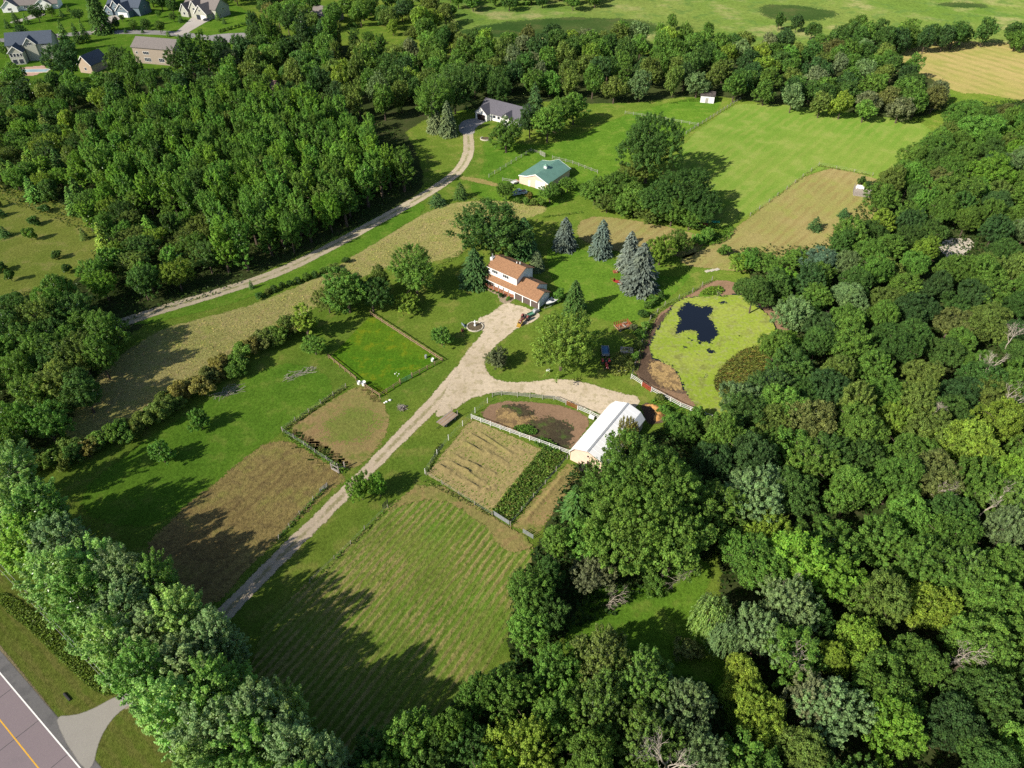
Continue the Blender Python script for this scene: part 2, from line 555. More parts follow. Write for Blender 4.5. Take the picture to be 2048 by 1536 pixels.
patch('reed_bed', Gs([(1860, 5), (1960, 6), (1985, 18), (1900, 16)]), m_reed, zl(2), 4.0, 14.0)
patch('stubble_field', Gs([(1755, 140), (1800, 108), (1850, 84), (1930, 80), (2120, 95), (2140, 230), (2000, 190), (1905, 185), (1850, 150)]), m_stubble, zl(2), 2.5, 6.0, 1)
patch('hayfield', Gs([(1462, 212), (1500, 206), (1600, 212), (1760, 232), (1872, 252), (1850, 300), (1800, 350), (1765, 372), (1700, 350), (1635, 332), (1500, 432), (1430, 465), (1380, 420), (1350, 330), (1365, 285)]),
      m_hayfield, zl(2), 1.5, 3.0, 1)
patch('mown_field', Gs([(1637, 331), (1740, 352), (1790, 375), (1760, 420), (1720, 460), (1700, 500), (1600, 530), (1500, 545), (1390, 535), (1350, 520), (1430, 490), (1500, 432)]), m_tan, zl(3), 1.2, 2.6, 1)
patch('mown_field', Gs([(1150, 470), (1165, 432), (1250, 437), (1340, 455), (1420, 475), (1380, 520), (1330, 505), (1250, 505), (1180, 490)]), m_tan, zl(3), 1.0, 2.2, 1)
patch('meadow', Gs([(120, 880), (150, 815), (205, 740), (270, 690), (330, 655), (430, 630), (520, 605), (600, 570), (660, 545), (720, 500), (800, 455), (870, 415), (930, 402), (1000, 402), (1095, 408), (1088, 425), (1050, 438),
                    (980, 440), (925, 475), (930, 508), (880, 520), (840, 530), (760, 535), (700, 570), (650, 600), (590, 640), (500, 690), (400, 755), (300, 830), (220, 870)]), m_meadow, zl(2), 0.9, 2.6, 1)
patch('rough_clearing', Gs([(-80, 360), (60, 390), (150, 420), (200, 490), (170, 550), (70, 605), (-80, 660)]), m_rough, zl(2), 1.5, 3.0)
patch('lane_verge', Gs([(270, 655), (400, 625), (520, 590), (640, 545), (720, 505), (800, 455), (850, 425), (850, 400), (780, 425), (660, 490), (500, 560), (380, 600), (250, 640)]), m_lush, zl(3), 1.0, 2.0)
patch('front_pasture', Gs([(130, 1010), (260, 900), (400, 810), (520, 740), (600, 720), (690, 775), (560, 865), (440, 960), (340, 1040), (250, 1060)]), m_lush, zl(2), 0.9, 3.0)
patch('dried_field', Gs([(556, 868), (640, 915), (694, 955), (655, 985), (590, 1045), (500, 1130), (430, 1215), (360, 1210), (280, 1110), (345, 1035), (440, 955)]), m_brown, zl(3), 0.7, 2.6, 1)
patch('worn_paddock', Gs([(572, 862), (630, 822), (692, 783), (728, 770), (765, 800), (780, 845), (768, 875), (730, 925), (692, 945), (630, 905)]), m_pinky, zl(3), 0.7, 1.8, 1)
m_past = mat_ground('thin_pasture', (0.135, 0.165, 0.036), (0.165, 0.175, 0.045), (0.09, 0.145, 0.02), mid=0.2, cc_amt=0.6, contrast=0.7, bump=0.8, amp=7.0)
patch('thin_pasture', Gs([(640, 850), (690, 822), (740, 815), (755, 850), (735, 880), (690, 888), (650, 875)]), m_past, zl(4), 0.7, 6.0)
patch('green_paddock', Gs([(658, 717), (742, 630), (885, 723), (760, 795)]), m_paddock, zl(3), 0.8, 1.6, 0)
patch('house_lawn', Gs([(1085, 480), (1180, 500), (1330, 560), (1400, 540), (1280, 650), (1190, 640), (1110, 590)]), m_lush, zl(1), 1.0, 4.0)
patch('stable_lawn', Gs([(960, 270), (1100, 300), (1240, 230), (1400, 190), (1460, 200), (1360, 280), (1230, 340), (1100, 430), (980, 400), (930, 380), (975, 330)]), m_lush, zl(1), 1.5, 5.0)
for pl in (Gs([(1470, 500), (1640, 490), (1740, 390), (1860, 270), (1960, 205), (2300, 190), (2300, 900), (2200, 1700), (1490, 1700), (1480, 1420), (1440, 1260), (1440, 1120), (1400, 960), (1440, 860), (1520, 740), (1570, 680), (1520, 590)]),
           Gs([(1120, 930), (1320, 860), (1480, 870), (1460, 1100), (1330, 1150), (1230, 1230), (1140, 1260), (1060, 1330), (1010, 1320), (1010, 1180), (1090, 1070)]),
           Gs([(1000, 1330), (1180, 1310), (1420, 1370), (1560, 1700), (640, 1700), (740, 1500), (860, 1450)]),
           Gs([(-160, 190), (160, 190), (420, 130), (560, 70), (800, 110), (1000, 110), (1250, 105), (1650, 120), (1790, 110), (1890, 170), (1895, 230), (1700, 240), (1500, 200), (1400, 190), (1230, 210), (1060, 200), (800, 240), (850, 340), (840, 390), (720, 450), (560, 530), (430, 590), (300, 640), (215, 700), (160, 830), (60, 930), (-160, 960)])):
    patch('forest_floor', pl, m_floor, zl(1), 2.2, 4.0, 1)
patch('wood_clearing', Gs([(-120, 350), (60, 380), (170, 430), (210, 490), (160, 560), (60, 610), (-120, 660)]), m_rough, zl(4), 1.5, 3.0)
patch('sand_bank', Gs([(1876, 488), (1925, 474), (1945, 485), (1925, 512), (1890, 516)]), M('pale_sand', (0.52, 0.46, 0.38), 0.9, 0.2, 0.5, 0.5), zl(4), 1.0, 0.0)
# farmyard plots
d_hp = np.array(G(1083, 900)) - np.array(G(946, 841))
d_hp /= np.hypot(*d_hp)
n_hp = np.array([-d_hp[1], d_hp[0]])
rng0 = np.random.default_rng(5)


def windrows(lines, w=0.42, h=0.5):
    def f(P, sd):
        z = np.zeros(len(P))
        for a, b in lines:
            a, b = np.array(a), np.array(b)
            d = seg_dist(P, [a], [b])
            t = (P @ np.array([0.71, 0.7])) * 2.6
            z += h * np.exp(-(d / w) ** 2) * (0.62 + 0.38 * np.sin(t) * np.cos(t * 1.7 + a[0]))
        z += rng0.normal(0, 0.025, len(P))
        return np.where(sd > -0.3, z, 0)
    return f


HZ = lambda pts: [(780 + x * .2441, 780 + y * .2441) for x, y in pts]
rowpx = [((740, 360), (990, 520)), ((660, 370), (850, 470)), ((600, 430), (820, 540)), ((800, 500), (955, 605)), ((495, 520), (720, 640)), ((480, 590), (640, 670)), ((640, 590), (855, 690)),
         ((400, 620), (490, 665)), ((600, 650), (770, 760)), ((530, 700), (720, 800)), ((1000, 470), (1090, 500)), ((780, 820), (850, 790))]
patch('hay_plot', Gs([(943, 838), (1085, 899), (984, 1024), (853, 948)]), m_hayplot, zl(3), 0.22, 0.8, 0,
      windrows([tuple(Gs(HZ(p))) for p in rowpx]))
patch('clearing_grass', Gs([(1150, 1230), (1200, 1160), (1290, 1180), (1370, 1110), (1430, 1130), (1400, 1220), (1420, 1290), (1480, 1360), (1420, 1400), (1180, 1330), (1120, 1300)]), m_lush, zl(4), 0.8, 2.5)
patch('weed_strip', Gs([(1085, 897), (1134, 911), (1020, 1050), (983, 1022)]), m_lush, zl(4), 0.7, 1.0, 0)
patch('cut_strip', Gs([(1134, 927), (1165, 936), (1118, 1015), (1074, 1066), (1022, 1052)]), m_pinky, zl(4), 0.25, 1.2, 0,
      windrows([tuple(Gs(HZ(((1410, 715), (1100, 1080)))))], 0.42, 0.4))
patch('dirt_paddock', Gs([(950, 833), (990, 803), (1050, 803), (1110, 808), (1150, 820), (1182, 840), (1165, 870), (1134, 908), (1040, 868)]), m_dirt, zl(3), 0.6, 1.4, 1)
patch('hay_litter', Gs([(985, 815), (1060, 815), (1085, 850), (1040, 870), (1000, 850)]), m_litter, zl(4), 0.6, 2.4)
patch('compost_patch', Gs([(1000, 812), (1050, 806), (1075, 830), (1040, 838), (1030, 820)]), m_compost, zl(5), 0.6, 2.0)
patch('compost_patch', Gs([(1030, 860), (1080, 830), (1140, 845), (1150, 875), (1130, 900), (1085, 885)]), m_compost, zl(5), 0.6, 2.0)
ROWF = Gs([(640, 1140), (775, 1018), (850, 955), (985, 1030), (1070, 1095), (1050, 1150), (1005, 1310), (905, 1410), (760, 1540), (560, 1480), (480, 1300)])


def row_height(P, sd):
    s = P @ N1
    t = P @ D1
    w = 0.09 * np.sin(2 * math.pi * s / 1.35 + 0.9 * np.sin(t * 0.09) + 0.3 * np.sin(t * 0.31 + 1))
    w = np.maximum(w, -0.02) + rng0.normal(0, 0.03, len(P))
    return np.where(sd > 0, w + 0.02, 0)


patch('row_field', ROWF, m_rows, zl(2), (0.6, 0.17), 2.0, 1, row_height, basis=(D1, N1))
patch('cut_headland', Gs([(850, 955), (985, 1030), (1072, 1092), (1040, 1105), (1000, 1100), (985, 1065), (940, 1030), (880, 995), (800, 1010), (770, 1025)]), m_pinky, zl(25), 0.6, 1.6, 1)

# gravel drives
ribbon('driveway', Gs([(405, 1275), (470, 1205), (580, 1095), (705, 972), (790, 885), (870, 805), (925, 745)]), [3.2, 3.1, 3.0, 2.9, 3.0, 3.8, 5.0], m_gravel, zl(6), 0.5, 1.2)
patch('gravel_yard', Gs([(882, 800), (905, 750), (935, 700), (966, 668), (962, 650), (950, 640), (985, 625), (1012, 604), (1040, 612), (1082, 626), (1072, 642), (1035, 655), (992, 690), (966, 720), (972, 745), (1000, 764), (1060, 765),
                         (1120, 756), (1180, 768), (1235, 785), (1285, 795), (1262, 830), (1215, 835), (1160, 812), (1110, 795), (1050, 784), (985, 784), (935, 800), (900, 825), (868, 838)]), m_yard, zl(7), 0.5, 1.2, 1)
ribbon('lane', Gs([(225, 652), (320, 620), (440, 585), (560, 545), (660, 495), (760, 440), (830, 402), (885, 368), (920, 340), (937, 310), (938, 285), (935, 262), (938, 248)]), 4.0, m_lane, zl(6), 0.6, 1.2)
patch('driveway', Gs([(918, 268), (918, 245), (945, 236), (985, 236), (972, 243), (950, 255), (948, 270)]), m_street, zl(7), 0.8, 1.0, 1)
ribbon('dirt_track', Gs([(925, 355), (960, 362), (1000, 372)]), [2.0, 3.5, 2.0], m_pinky, zl(4), 0.6, 1.5)
# road
Lw = np.array([G(0, 1346), G(160, 1536)])
dR = (Lw[1] - Lw[0]) / np.hypot(*(Lw[1] - Lw[0]))
nR = np.array([-dR[1], dR[0]])                 # away from the road, towards the farm
if nR[0] < 0:
    nR = -nR
A0, A1 = Lw[0] - dR * 400, Lw[0] + dR * 400


def strip(name, s0, s1, mat, z, a=A0, b=A1):
    o = MB().quad((*(a + nR * s0), z), (*(b + nR * s0), z), (*(b + nR * s1), z), (*(a + nR * s1), z)).build(name, mat)
    o['kind'] = 'structure'
    return o


strip('road', -8.4, 0.12, m_asphalt, zl(7))
strip('white_line', -0.09, 0.09, m_paint_w, zl(8))
strip('white_line', -7.49, -7.31, m_paint_w, zl(8))
strip('yellow_line', -3.62, -3.44, m_paint_y, zl(8))
strip('yellow_line', -3.28, -3.16, m_paint_y, zl(8), A0, Lw[0] + dR * 3.2)
for k in range(14):                            # tar-filled cross joints in the carriageway
    c = Lw[0] + dR * (-40 + k * 7.3 + (k % 3) * 0.9)
    j = MB().quad((*(c - nR * 7.3), zl(7.5)), (*(c + dR * 0.09 - nR * 7.3), zl(7.5)), (*(c + dR * 0.35 + nR * 0.0), zl(7.5)), (*(c + dR * 0.26 + nR * 0.0), zl(7.5))).build('tar_joint', M('tar', (0.05, 0.05, 0.052), 0.6))
    j['kind'] = 'structure'
sh = [tuple(A0 + nR * 0.1), tuple(A1 + nR * 0.1), tuple(A1 + nR * 1.65), tuple(A0 + nR * 1.65)]
ribbon('road_shoulder', [tuple(Lw[0] - dR * 60 + nR * 0.95), tuple(Lw[0] + dR * 60 + nR * 0.95)], 1.75, m_shoulder, zl(6), 0.4, 0.3, 0)
ribbon('gravel_verge', [tuple(Lw[0] - dR * 50 + nR * 2.35), tuple(np.array(G(90, 1418)))], 1.3, m_verge, zl(5), 0.3, 0.5, 0)
patch('driveway_mouth', Gs([(112, 1432), (145, 1432), (182, 1420), (232, 1393), (280, 1372), (300, 1385), (262, 1408), (234, 1427), (211, 1456), (194, 1495), (187, 1530), (170, 1545), (120, 1465)]), m_apron, zl(6.5), 0.3, 0.3, 1)
ribbon('driveway', Gs([(262, 1398), (330, 1340), (405, 1275)]), [3.2, 3.2, 3.2], m_gravel, zl(6), 0.5, 1.0)
m_vg = mat_ground('roadside_grass', (0.105, 0.145, 0.022), (0.130, 0.155, 0.030), (0.080, 0.130, 0.016), mid=0.3, cc_amt=0.55, contrast=0.8, bump=0.9, amp=1.0,
                  stripe=(nR[0], nR[1], 2.3, (0.17, 0.145, 0.05), 0.5, 5.0))
ribbon('verge_grass', [tuple(Lw[0] - dR * 50 + nR * 5.6), tuple(Lw[0] + dR * 60 + nR * 5.6)], 8.0, m_vg, zl(3), 0.6, 1.2, 0)
# suburb streets
ribbon('street', Gs([(-120, 92), (10, 80), (109, 72), (191, 64), (301, 64), (359, 68), (410, 75), (450, 78)]), 7.5, m_street, zl(4), 1.4, 1.4)
patch('street', Gs([(410, 72), (450, 67), (500, 65), (520, 72), (500, 82), (455, 86), (420, 82)]), m_street, zl(5), 1.4, 1.4)
ribbon('house_driveway', Gs([(196, 62), (210, 48), (232, 34)]), [8, 6, 9], m_conc, zl(5), 1.0, 0.8)
ribbon('house_driveway', Gs([(362, 66), (385, 50), (405, 36)]), [7, 9, 13], m_conc, zl(5), 1.0, 0.8)
ribbon('house_driveway', Gs([(30, 44), (60, 36), (75, 30)]), [5, 6, 8], m_conc, zl(5), 1.0, 0.8)
ribbon('house_driveway', Gs([(75, 80), (90, 84), (100, 86)]), [6, 8, 10], m_street, zl(5), 1.0, 0.8)
patch('pool_terrace', Gs([(10, 145), (20, 138), (85, 132), (92, 140), (70, 150), (15, 153)]), M('pink_paving', (0.42, 0.27, 0.20), 0.8, 0.15, 1.0), zl(4), 1.0, 0.0, 0)

# ------------------------------------------------------------------ tree meshes
m_leaf = mat_leaf('leaves', 0.5, 0.04, 0.42)
m_leaf_gloss = mat_leaf('silver_leaves', 0.5, 0.10, 0.42)
m_needle = mat_leaf('needles', 0.45, 0.10, 0.12)
m_bark = M('bark', (0.10, 0.075, 0.055), 0.95, 0.3, 2.0, 0.5)
m_dead = M('bleached_wood', (0.36, 0.31, 0.255), 0.9, 0.2, 2.0, 0.2)


def unit(a):
    return a / np.maximum(np.linalg.norm(a, axis=-1, keepdims=True), 1e-9)


def leaf_mesh(name, C, Nn, S, lv, mat, aspect=0.72, axis=None):
    """one small leaf spray (a bent pair of triangles) per centre"""
    n = len(C)
    rg = np.random.default_rng(n)
    r = rg.normal(size=(n, 3)) if axis is None else axis
    t1 = unit(np.cross(Nn, r)) if axis is None else unit(axis - Nn * (axis * Nn).sum(1, keepdims=True))
    t2 = np.cross(Nn, t1)
    h = S[:, None] * 0.5
    fold = Nn * h * 0.45
    v = np.stack([C - t1 * h, C - t2 * h * aspect + fold, C + t1 * h, C + t2 * h * aspect + fold], 1).reshape(-1, 3)
    me = bpy.data.meshes.new(name)
    me.vertices.add(4 * n)
    me.vertices.foreach_set('co', v.astype(np.float32).ravel())
    b = np.arange(n)[:, None] * 4
    tri = np.concatenate([b + np.array([[0, 1, 2]]), b + np.array([[0, 2, 3]])], 1).reshape(-1)
    me.loops.add(6 * n)
    me.loops.foreach_set('vertex_index', tri.astype(np.int32))
    me.polygons.add(2 * n)
    me.polygons.foreach_set('loop_start', (np.arange(2 * n) * 3).astype(np.int32))
    me.polygons.foreach_set('loop_total', np.full(2 * n, 3, np.int32))
    me.update(calc_edges=True)
    at = me.attributes.new('lv', 'FLOAT', 'FACE')
    at.data.foreach_set('value', np.repeat(np.clip(lv, 0, 1), 2).astype(np.float32))
    me.materials.append(mat)
    return me


def trunk_mesh(name, R, H, zb, seed, nlimb=5, r0=None, mat=None):
    rg = random.Random(seed)
    mb = MB()
    r0 = r0 or 0.028 * H
    top = Vector((rg.uniform(-.1, .1) * R, rg.uniform(-.1, .1) * R, H * 0.8))
    mid = Vector((rg.uniform(-.06, .06) * R, rg.uniform(-.06, .06) * R, H * 0.4))
    mb.tube([(0, 0, -0.15), mid, top], [r0, r0 * 0.7, r0 * 0.15], 6)
    for i in range(nlimb):
        a = 2 * math.pi * (i + rg.random() * 0.6) / nlimb
        t = rg.uniform(0.25, 0.7)
        s = Vector((0, 0, 0)).lerp(top, t)
        L = R * rg.uniform(0.6, 0.9)
        e = s + Vector((math.cos(a) * L, math.sin(a) * L, H * rg.uniform(0.08, 0.25)))
        m = s.lerp(e, 0.5) + Vector((0, 0, 0.05 * H))
        mb.tube([s, m, e], [r0 * 0.45, r0 * 0.3, r0 * 0.08], 4)
    me = mb.mesh(name)
    me.materials.append(mat or m_bark)
    return me


def crown_points(seed, R, H, zb, nlobe, ncl, nleaf, rc, leaf, style='round', stretch=1.0, up=0.35, sep=1.08):
    """limbs carry lobes, lobes carry leaf clusters, clusters carry leaves"""
    rg = np.random.default_rng(seed)
    rz = (H - zb) / 2
    cz = zb + rz
    # lobes
    L, LR = [], []
    for i in range(nlobe):
        for _ in range(30):
            d = unit(rg.normal(size=3))
            if d[2] > -0.55:
                break
        f = rg.uniform(0.35, 0.62)
        if style == 'column':
            f = rg.uniform(0.2, 0.5)
            p = np.array([d[0] * R * f, d[1] * R * f, (rg.uniform(-0.75, 0.75)) * rz])
            lr = rg.uniform(0.42, 0.6) * R
        elif style == 'cone':
            zz = rg.uniform(-0.8, 0.9)
            k = (1 - (zz + 1) / 2) * 0.9 + 0.1
            p = np.array([d[0] * R * 0.5 * k, d[1] * R * 0.5 * k, zz * rz])
            lr = (0.3 + 0.45 * k) * R
        elif style == 'dome':
            p = np.array([d[0] * R * rg.uniform(0.35, 0.85), d[1] * R * rg.uniform(0.35, 0.85), abs(d[2]) * rz * f * 1.3 - 0.15 * rz * rg.random()])
            lr = rg.uniform(0.2, 0.46) * R
        else:
            p = d * rg.uniform(0.35, 0.78) * np.array([R, R, rz])
            lr = rg.uniform(0.26, 0.52) * R
        L.append(p)
        LR.append(lr)
    if style != 'cone':
        L.append(np.array([0, 0, rz * 0.42]))
        LR.append(R * 0.5)
    L, LR = np.array(L), np.array(LR)
    # cluster centres on the lobe surfaces
    P, Nv = [], []
    tries = 0
    while len(P) < ncl and tries < ncl * 40:
        tries += 1
        i = rg.integers(len(L))
        d = unit(rg.normal(size=3))
        if d[2] < -0.35 and rg.random() < 0.75:
            continue
        p = L[i] + d * LR[i] * rg.uniform(0.8, 1.08) * np.array([1, 1, max(0.75, min(rz / R, 1.3))])
        dd = np.linalg.norm((p - L) / LR[:, None], axis=1)
        dd[i] = 9
        if dd.min() < 0.72:
            continue
        q = p / np.array([R, R, rz])
        if (q ** 2).sum() > 1.25:
            continue
        if P and np.min(np.linalg.norm(np.array(P) - p, axis=1)) < rc * sep * rg.uniform(0.7, 1.3):
            continue
        P.append(p)
        Nv.append(unit(d * 0.7 + unit(p) * 0.4 + np.array([0, 0, up])))
    P, Nv = np.array(P), np.array(Nv)
    n = len(P)
    cr = rc * rg.uniform(0.55, 1.15, n)
    lvc = rg.uniform(0.2, 0.8, n)
    cid = np.repeat(np.arange(n), nleaf)
    o = unit(rg.normal(size=(len(cid), 3))) * (rg.random((len(cid), 1)) ** 0.45)
    along = (o * Nv[cid]).sum(1, keepdims=True)
    flip = along[:, 0] < -0.2
    o[flip] -= 2 * along[flip] * Nv[cid][flip] * (rg.random((flip.sum(), 1)) < 0.7)
    along = (o * Nv[cid]).sum(1, keepdims=True)
    o = o + Nv[cid] * along * (stretch - 1.0)
    if stretch > 1.2:
        o -= (o - Nv[cid] * (o * Nv[cid]).sum(1, keepdims=True)) * 0.30
    C = P[cid] + o * cr[cid][:, None]
    C += rg.normal(0, 0.06 * rc, C.shape)
    nn = unit(unit(o) * 0.75 + rg.normal(size=C.shape) * 0.55 + np.array([0, 0, up]))
    S = leaf * rg.uniform(0.6, 1.35, len(cid))
    lv = np.clip(lvc[cid] + rg.normal(0, 0.16, len(cid)), 0, 1)
    # a thin inner filling so that the crown is not hollow
    m = len(cid) // 7
    d = unit(rg.normal(size=(m, 3))) * (rg.random((m, 1)) ** 0.5) * 0.62
    Ci = d * np.array([R, R, rz])
    C = np.vstack([C, Ci])
    nn = np.vstack([nn, unit(rg.normal(size=(m, 3)) + np.array([0, 0, 0.4]))])
    S = np.concatenate([S, np.full(m, leaf * 1.5)])
    lv = np.concatenate([lv, rg.uniform(0.2, 0.5, m)])
    C[:, 2] += cz
    C[:, 2] = np.maximum(C[:, 2], 0.1)
    return C, nn, S, lv


PROTO = {}          # kind -> (list of (crown mesh, trunk mesh), R, H)


def make_broad(kind, n, R, H, zb, nlobe, ncl, nleaf, rc, leaf, style='round', stretch=1.0, up=0.35, mat=None, nlimb=5):
    out = []
    for i in range(n):
        sd = sum(ord(ch) * (k + 3) for k, ch in enumerate(kind)) * 13 + i * 101
        C, nn, S, lv = crown_points(sd, R, H, zb, nlobe, ncl, nleaf, rc, leaf, style, stretch, up)
        out.append((leaf_mesh(kind + '_crown', C, nn, S, lv, mat or m_leaf), trunk_mesh(kind + '_trunk', R, H, zb, sd, nlimb)))
    PROTO[kind] = (out, R, H)


make_broad('leafy', 6, 5.0, 11.0, 1.0, 12, 150, 70, 0.74, 0.33, stretch=1.5, up=0.5)
make_broad('maple', 3, 6.0, 12.0, 1.0, 11, 210, 64, 0.66, 0.33, stretch=2.6, up=0.55)
make_broad('giant', 3, 9.5, 18.0, 1.5, 22, 430, 78, 0.86, 0.35, stretch=1.5, up=0.5)
make_broad('oak', 6, 6.0, 11.0, 1.0, 15, 250, 64, 0.62, 0.30, style='dome', stretch=1.2)
make_broad('poplar', 6, 4.8, 17.0, 0.8, 18, 250, 76, 0.62, 0.32, style='column', stretch=2.3, up=0.9, mat=m_leaf_gloss)
make_broad('silver', 4, 6.0, 12.0, 1.2, 15, 240, 66, 0.62, 0.32, style='dome', stretch=1.7, up=0.6, mat=m_leaf_gloss)
make_broad('aspen', 6, 2.7, 13.0, 1.2, 9, 84, 44, 0.48, 0.37, style='column', stretch=2.6, up=1.2, nlimb=3)
make_broad('far', 5, 5.0, 11.0, 0.8, 9, 80, 36, 1.05, 0.62, stretch=1.2)
make_broad('bush', 3, 1.6, 2.6, 0.05, 6, 34, 55, 0.42, 0.26, up=0.4, nlimb=3)
make_broad('shrub', 4, 2.3, 4.0, 0.05, 7, 52, 60, 0.5, 0.30, up=0.4, nlimb=4)
make_broad('ball', 2, 2.4, 4.2, 0.05, 8, 90, 52, 0.42, 0.27, stretch=1.8, up=0.4, nlimb=3)


def make_conifer(kind, n, R, H, levels, per, droop, leaf, dens, mat=None, zb=0.3, taper=1.0):
    out = []
    for i in range(n):
        rg = np.random.default_rng(500 + i * 7 + levels)
        C, N, S, A, LV = [], [], [], [], []
        for l in range(levels):
            f = l / (levels - 1)
            z = zb + (H - zb) * f ** 0.95
            r = R * (1 - f) ** taper * (1.0 if f > 0.08 else 0.85) + 0.1
            cnt = max(4, int(per * (0.35 + 0.65 * (1 - f))))
            for k in range(cnt):
                a = rg.random() * 2 * math.pi
                rr = r * rg.uniform(0.72, 1.12)
                lvb = rg.uniform(0.25, 0.75)
                m = max(2, int(dens * rr / R) + 1)
                for q in range(m):
                    t = (q + 0.6 + rg.uniform(-.3, .3)) / m
                    t = 0.25 + 0.8 * t
                    zz = z - droop * rr * t * t + 0.12 * rr * (1 - t) + rg.normal(0, 0.07)
                    side = rg.normal(0, 0.10 + 0.16 * (1 - t)) * rr ** 0.5
                    dx, dy = math.cos(a), math.sin(a)
                    C.append((dx * rr * t - dy * side, dy * rr * t + dx * side, max(zz, 0.08)))
                    N.append((dx * 0.45 + rg.normal(0, .25), dy * 0.45 + rg.normal(0, .25), 1.0))
                    A.append((dx, dy, -droop * 1.4))
                    S.append(leaf * rg.uniform(0.7, 1.3))
                    LV.append(min(1, max(0, lvb + rg.normal(0, .13) + 0.18 * (t - 0.6))))
        me = leaf_mesh(kind + '_crown', np.array(C), unit(np.array(N)), np.array(S), np.array(LV), mat or m_needle, 0.42, np.array(A))
        mb = MB().tube([(0, 0, -0.1), (0, 0, H * 0.9)], [0.022 * H, 0.004 * H], 6)
        tm = mb.mesh(kind + '_trunk')
        tm.materials.append(m_bark)
        out.append((me, tm))
    PROTO[kind] = (out, R, H)


make_conifer('spruce', 4, 2.45, 10.0, 28, 28, 0.45, 0.62, 8, taper=0.62)
make_conifer('pine', 3, 2.6, 10.0, 20, 15, 0.1, 0.85, 6, zb=0.8, taper=0.8)
make_conifer('cedar', 3, 1.7, 4.2, 18, 18, 0.25, 0.42, 5, taper=0.7)


def make_willow(kind, n, R, H):
    out = []
    for i in range(n):
        rg = np.random.default_rng(900 + i)
        C, N, S, A, LV = [], [], [], [], []
        for k in range(230):
            d = unit(rg.normal(size=3))
            d[2] = abs(d[2])
            p = d * np.array([R * 0.85, R * 0.85, H * 0.42]) * rg.uniform(0.75, 1.05) + np.array([0, 0, H * 0.52])
            ln = rg.uniform(0.18, 0.42) * H
            lvb = rg.uniform(0.25, 0.75)
            m = 22
            for q in range(m):
                t = q / m
                out_ = np.array([d[0], d[1], 0]) * 0.12 * R * math.sin(t * 1.6)
                C.append(p + out_ + np.array([rg.normal(0, .16), rg.normal(0, .16), -ln * t]))
                N.append((d[0] + rg.normal(0, .4), d[1] + rg.normal(0, .4), 0.5))
                A.append((d[0] * 0.25, d[1] * 0.25, -1))
                S.append(0.55 * rg.uniform(.7, 1.3))
                LV.append(min(1, max(0, lvb + rg.normal(0, .12))))
        C = np.array(C)
        C[:, 2] = np.maximum(C[:, 2], 0.15)
        out.append((leaf_mesh(kind + '_crown', C, unit(np.array(N)), np.array(S), np.array(LV), m_leaf_gloss, 0.4, np.array(A)), trunk_mesh(kind + '_trunk', R, H, 2, 70 + i)))
    PROTO[kind] = (out, R, H)


make_willow('willow', 2, 5.0, 11.0)


def branch_mesh(name, seed, H, R, depth=4, r0=0.2, lean=0.0, split=(2, 3)):
    rg = random.Random(seed)
    mb = MB()

    def grow(p, d, L, r, k):
        q = p + d * L
        m = p + d * L * 0.5 + Vector((rg.uniform(-1, 1), rg.uniform(-1, 1), rg.uniform(-.3, .6))) * L * 0.09
        mb.tube([p, m, q], [r, r * 0.8, r * 0.6], 5 if k > 3 else 3, False)
        if k == 0:
            return
        for _ in range(rg.randint(*split)):
            e = (d + Vector((rg.uniform(-1, 1), rg.uniform(-1, 1), rg.uniform(-.25, .7))) * 0.75 * (R / H + 0.35)).normalized()
            grow(m.lerp(q, rg.random()), e, L * rg.uniform(0.58, 0.8), r * 0.62, k - 1)
    grow(Vector((0, 0, -0.1)), Vector((lean, lean * 0.3, 1)).normalized(), H * 0.36, r0, depth)
    return mb.mesh(name)


DEAD = []
for i in range(5):
    me = branch_mesh('dead_branches', 40 + i, 9.0, 5.0, 6, 0.13, 0.15 * (i % 3), (2, 3))
    me.materials.append(m_dead)
    DEAD.append(me)

TINT = {
    'dark green': (0.040, 0.086, 0.018), 'mid green': (0.062, 0.122, 0.020), 'bright green': (0.084, 0.165, 0.020), 'yellow-green': (0.106, 0.168, 0.022),
    'lime green': (0.098, 0.165, 0.026), 'olive': (0.078, 0.118, 0.024), 'brownish olive': (0.086, 0.104, 0.030), 'silver-green': (0.084, 0.138, 0.050), 'pale green': (0.108, 0.186, 0.044),
    'blue-green': (0.058, 0.098, 0.058), 'rusty': (0.112, 0.112, 0.028), 'fresh green': (0.070, 0.148, 0.024), 'golden': (0.116, 0.174, 0.024),
    'deep green': (0.032, 0.070, 0.020), 'grey-green': (0.085, 0.112, 0.050), 'blue-grey': (0.074, 0.100, 0.078),
}
TINT = {k: (r * 2.1, g * 2.0, b * 2.1) for k, (r, g, b) in TINT.items()}
RND = random.Random(11)
TREES = []          # (x, y, radius) of everything planted, so fills keep clear


def plant(kind, x, y, r, h, tint, name, label, cat='tree', group=None, proto=None, parts=True):
    ps, R, H = PROTO[kind]
    cm, tm = ps[RND.randrange(len(ps))] if proto is None else ps[proto]
    root = thing(name, label, cat, (x, y, 0), RND.uniform(0, 6.283), group)
    sx = r / R
    sz = h / H
    c = bpy.data.objects.new('crown', cm)
    c.scale = (sx * RND.uniform(.93, 1.07), sx * RND.uniform(.93, 1.07), sz)
    j = RND.uniform(0.84, 1.16)
    t = TINT[tint]
    if kind == 'poplar':
        j *= 1.2
    c.color = (t[0] * j * RND.uniform(.92, 1.08), t[1] * j, t[2] * j, 1)
    COL.objects.link(c)
    c.parent = root
    if parts:
        k = bpy.data.objects.new('trunk', tm)
        k.scale = (sx, sx, sz)
        COL.objects.link(k)
        k.parent = root
    TREES.append((x, y, r))
    return root


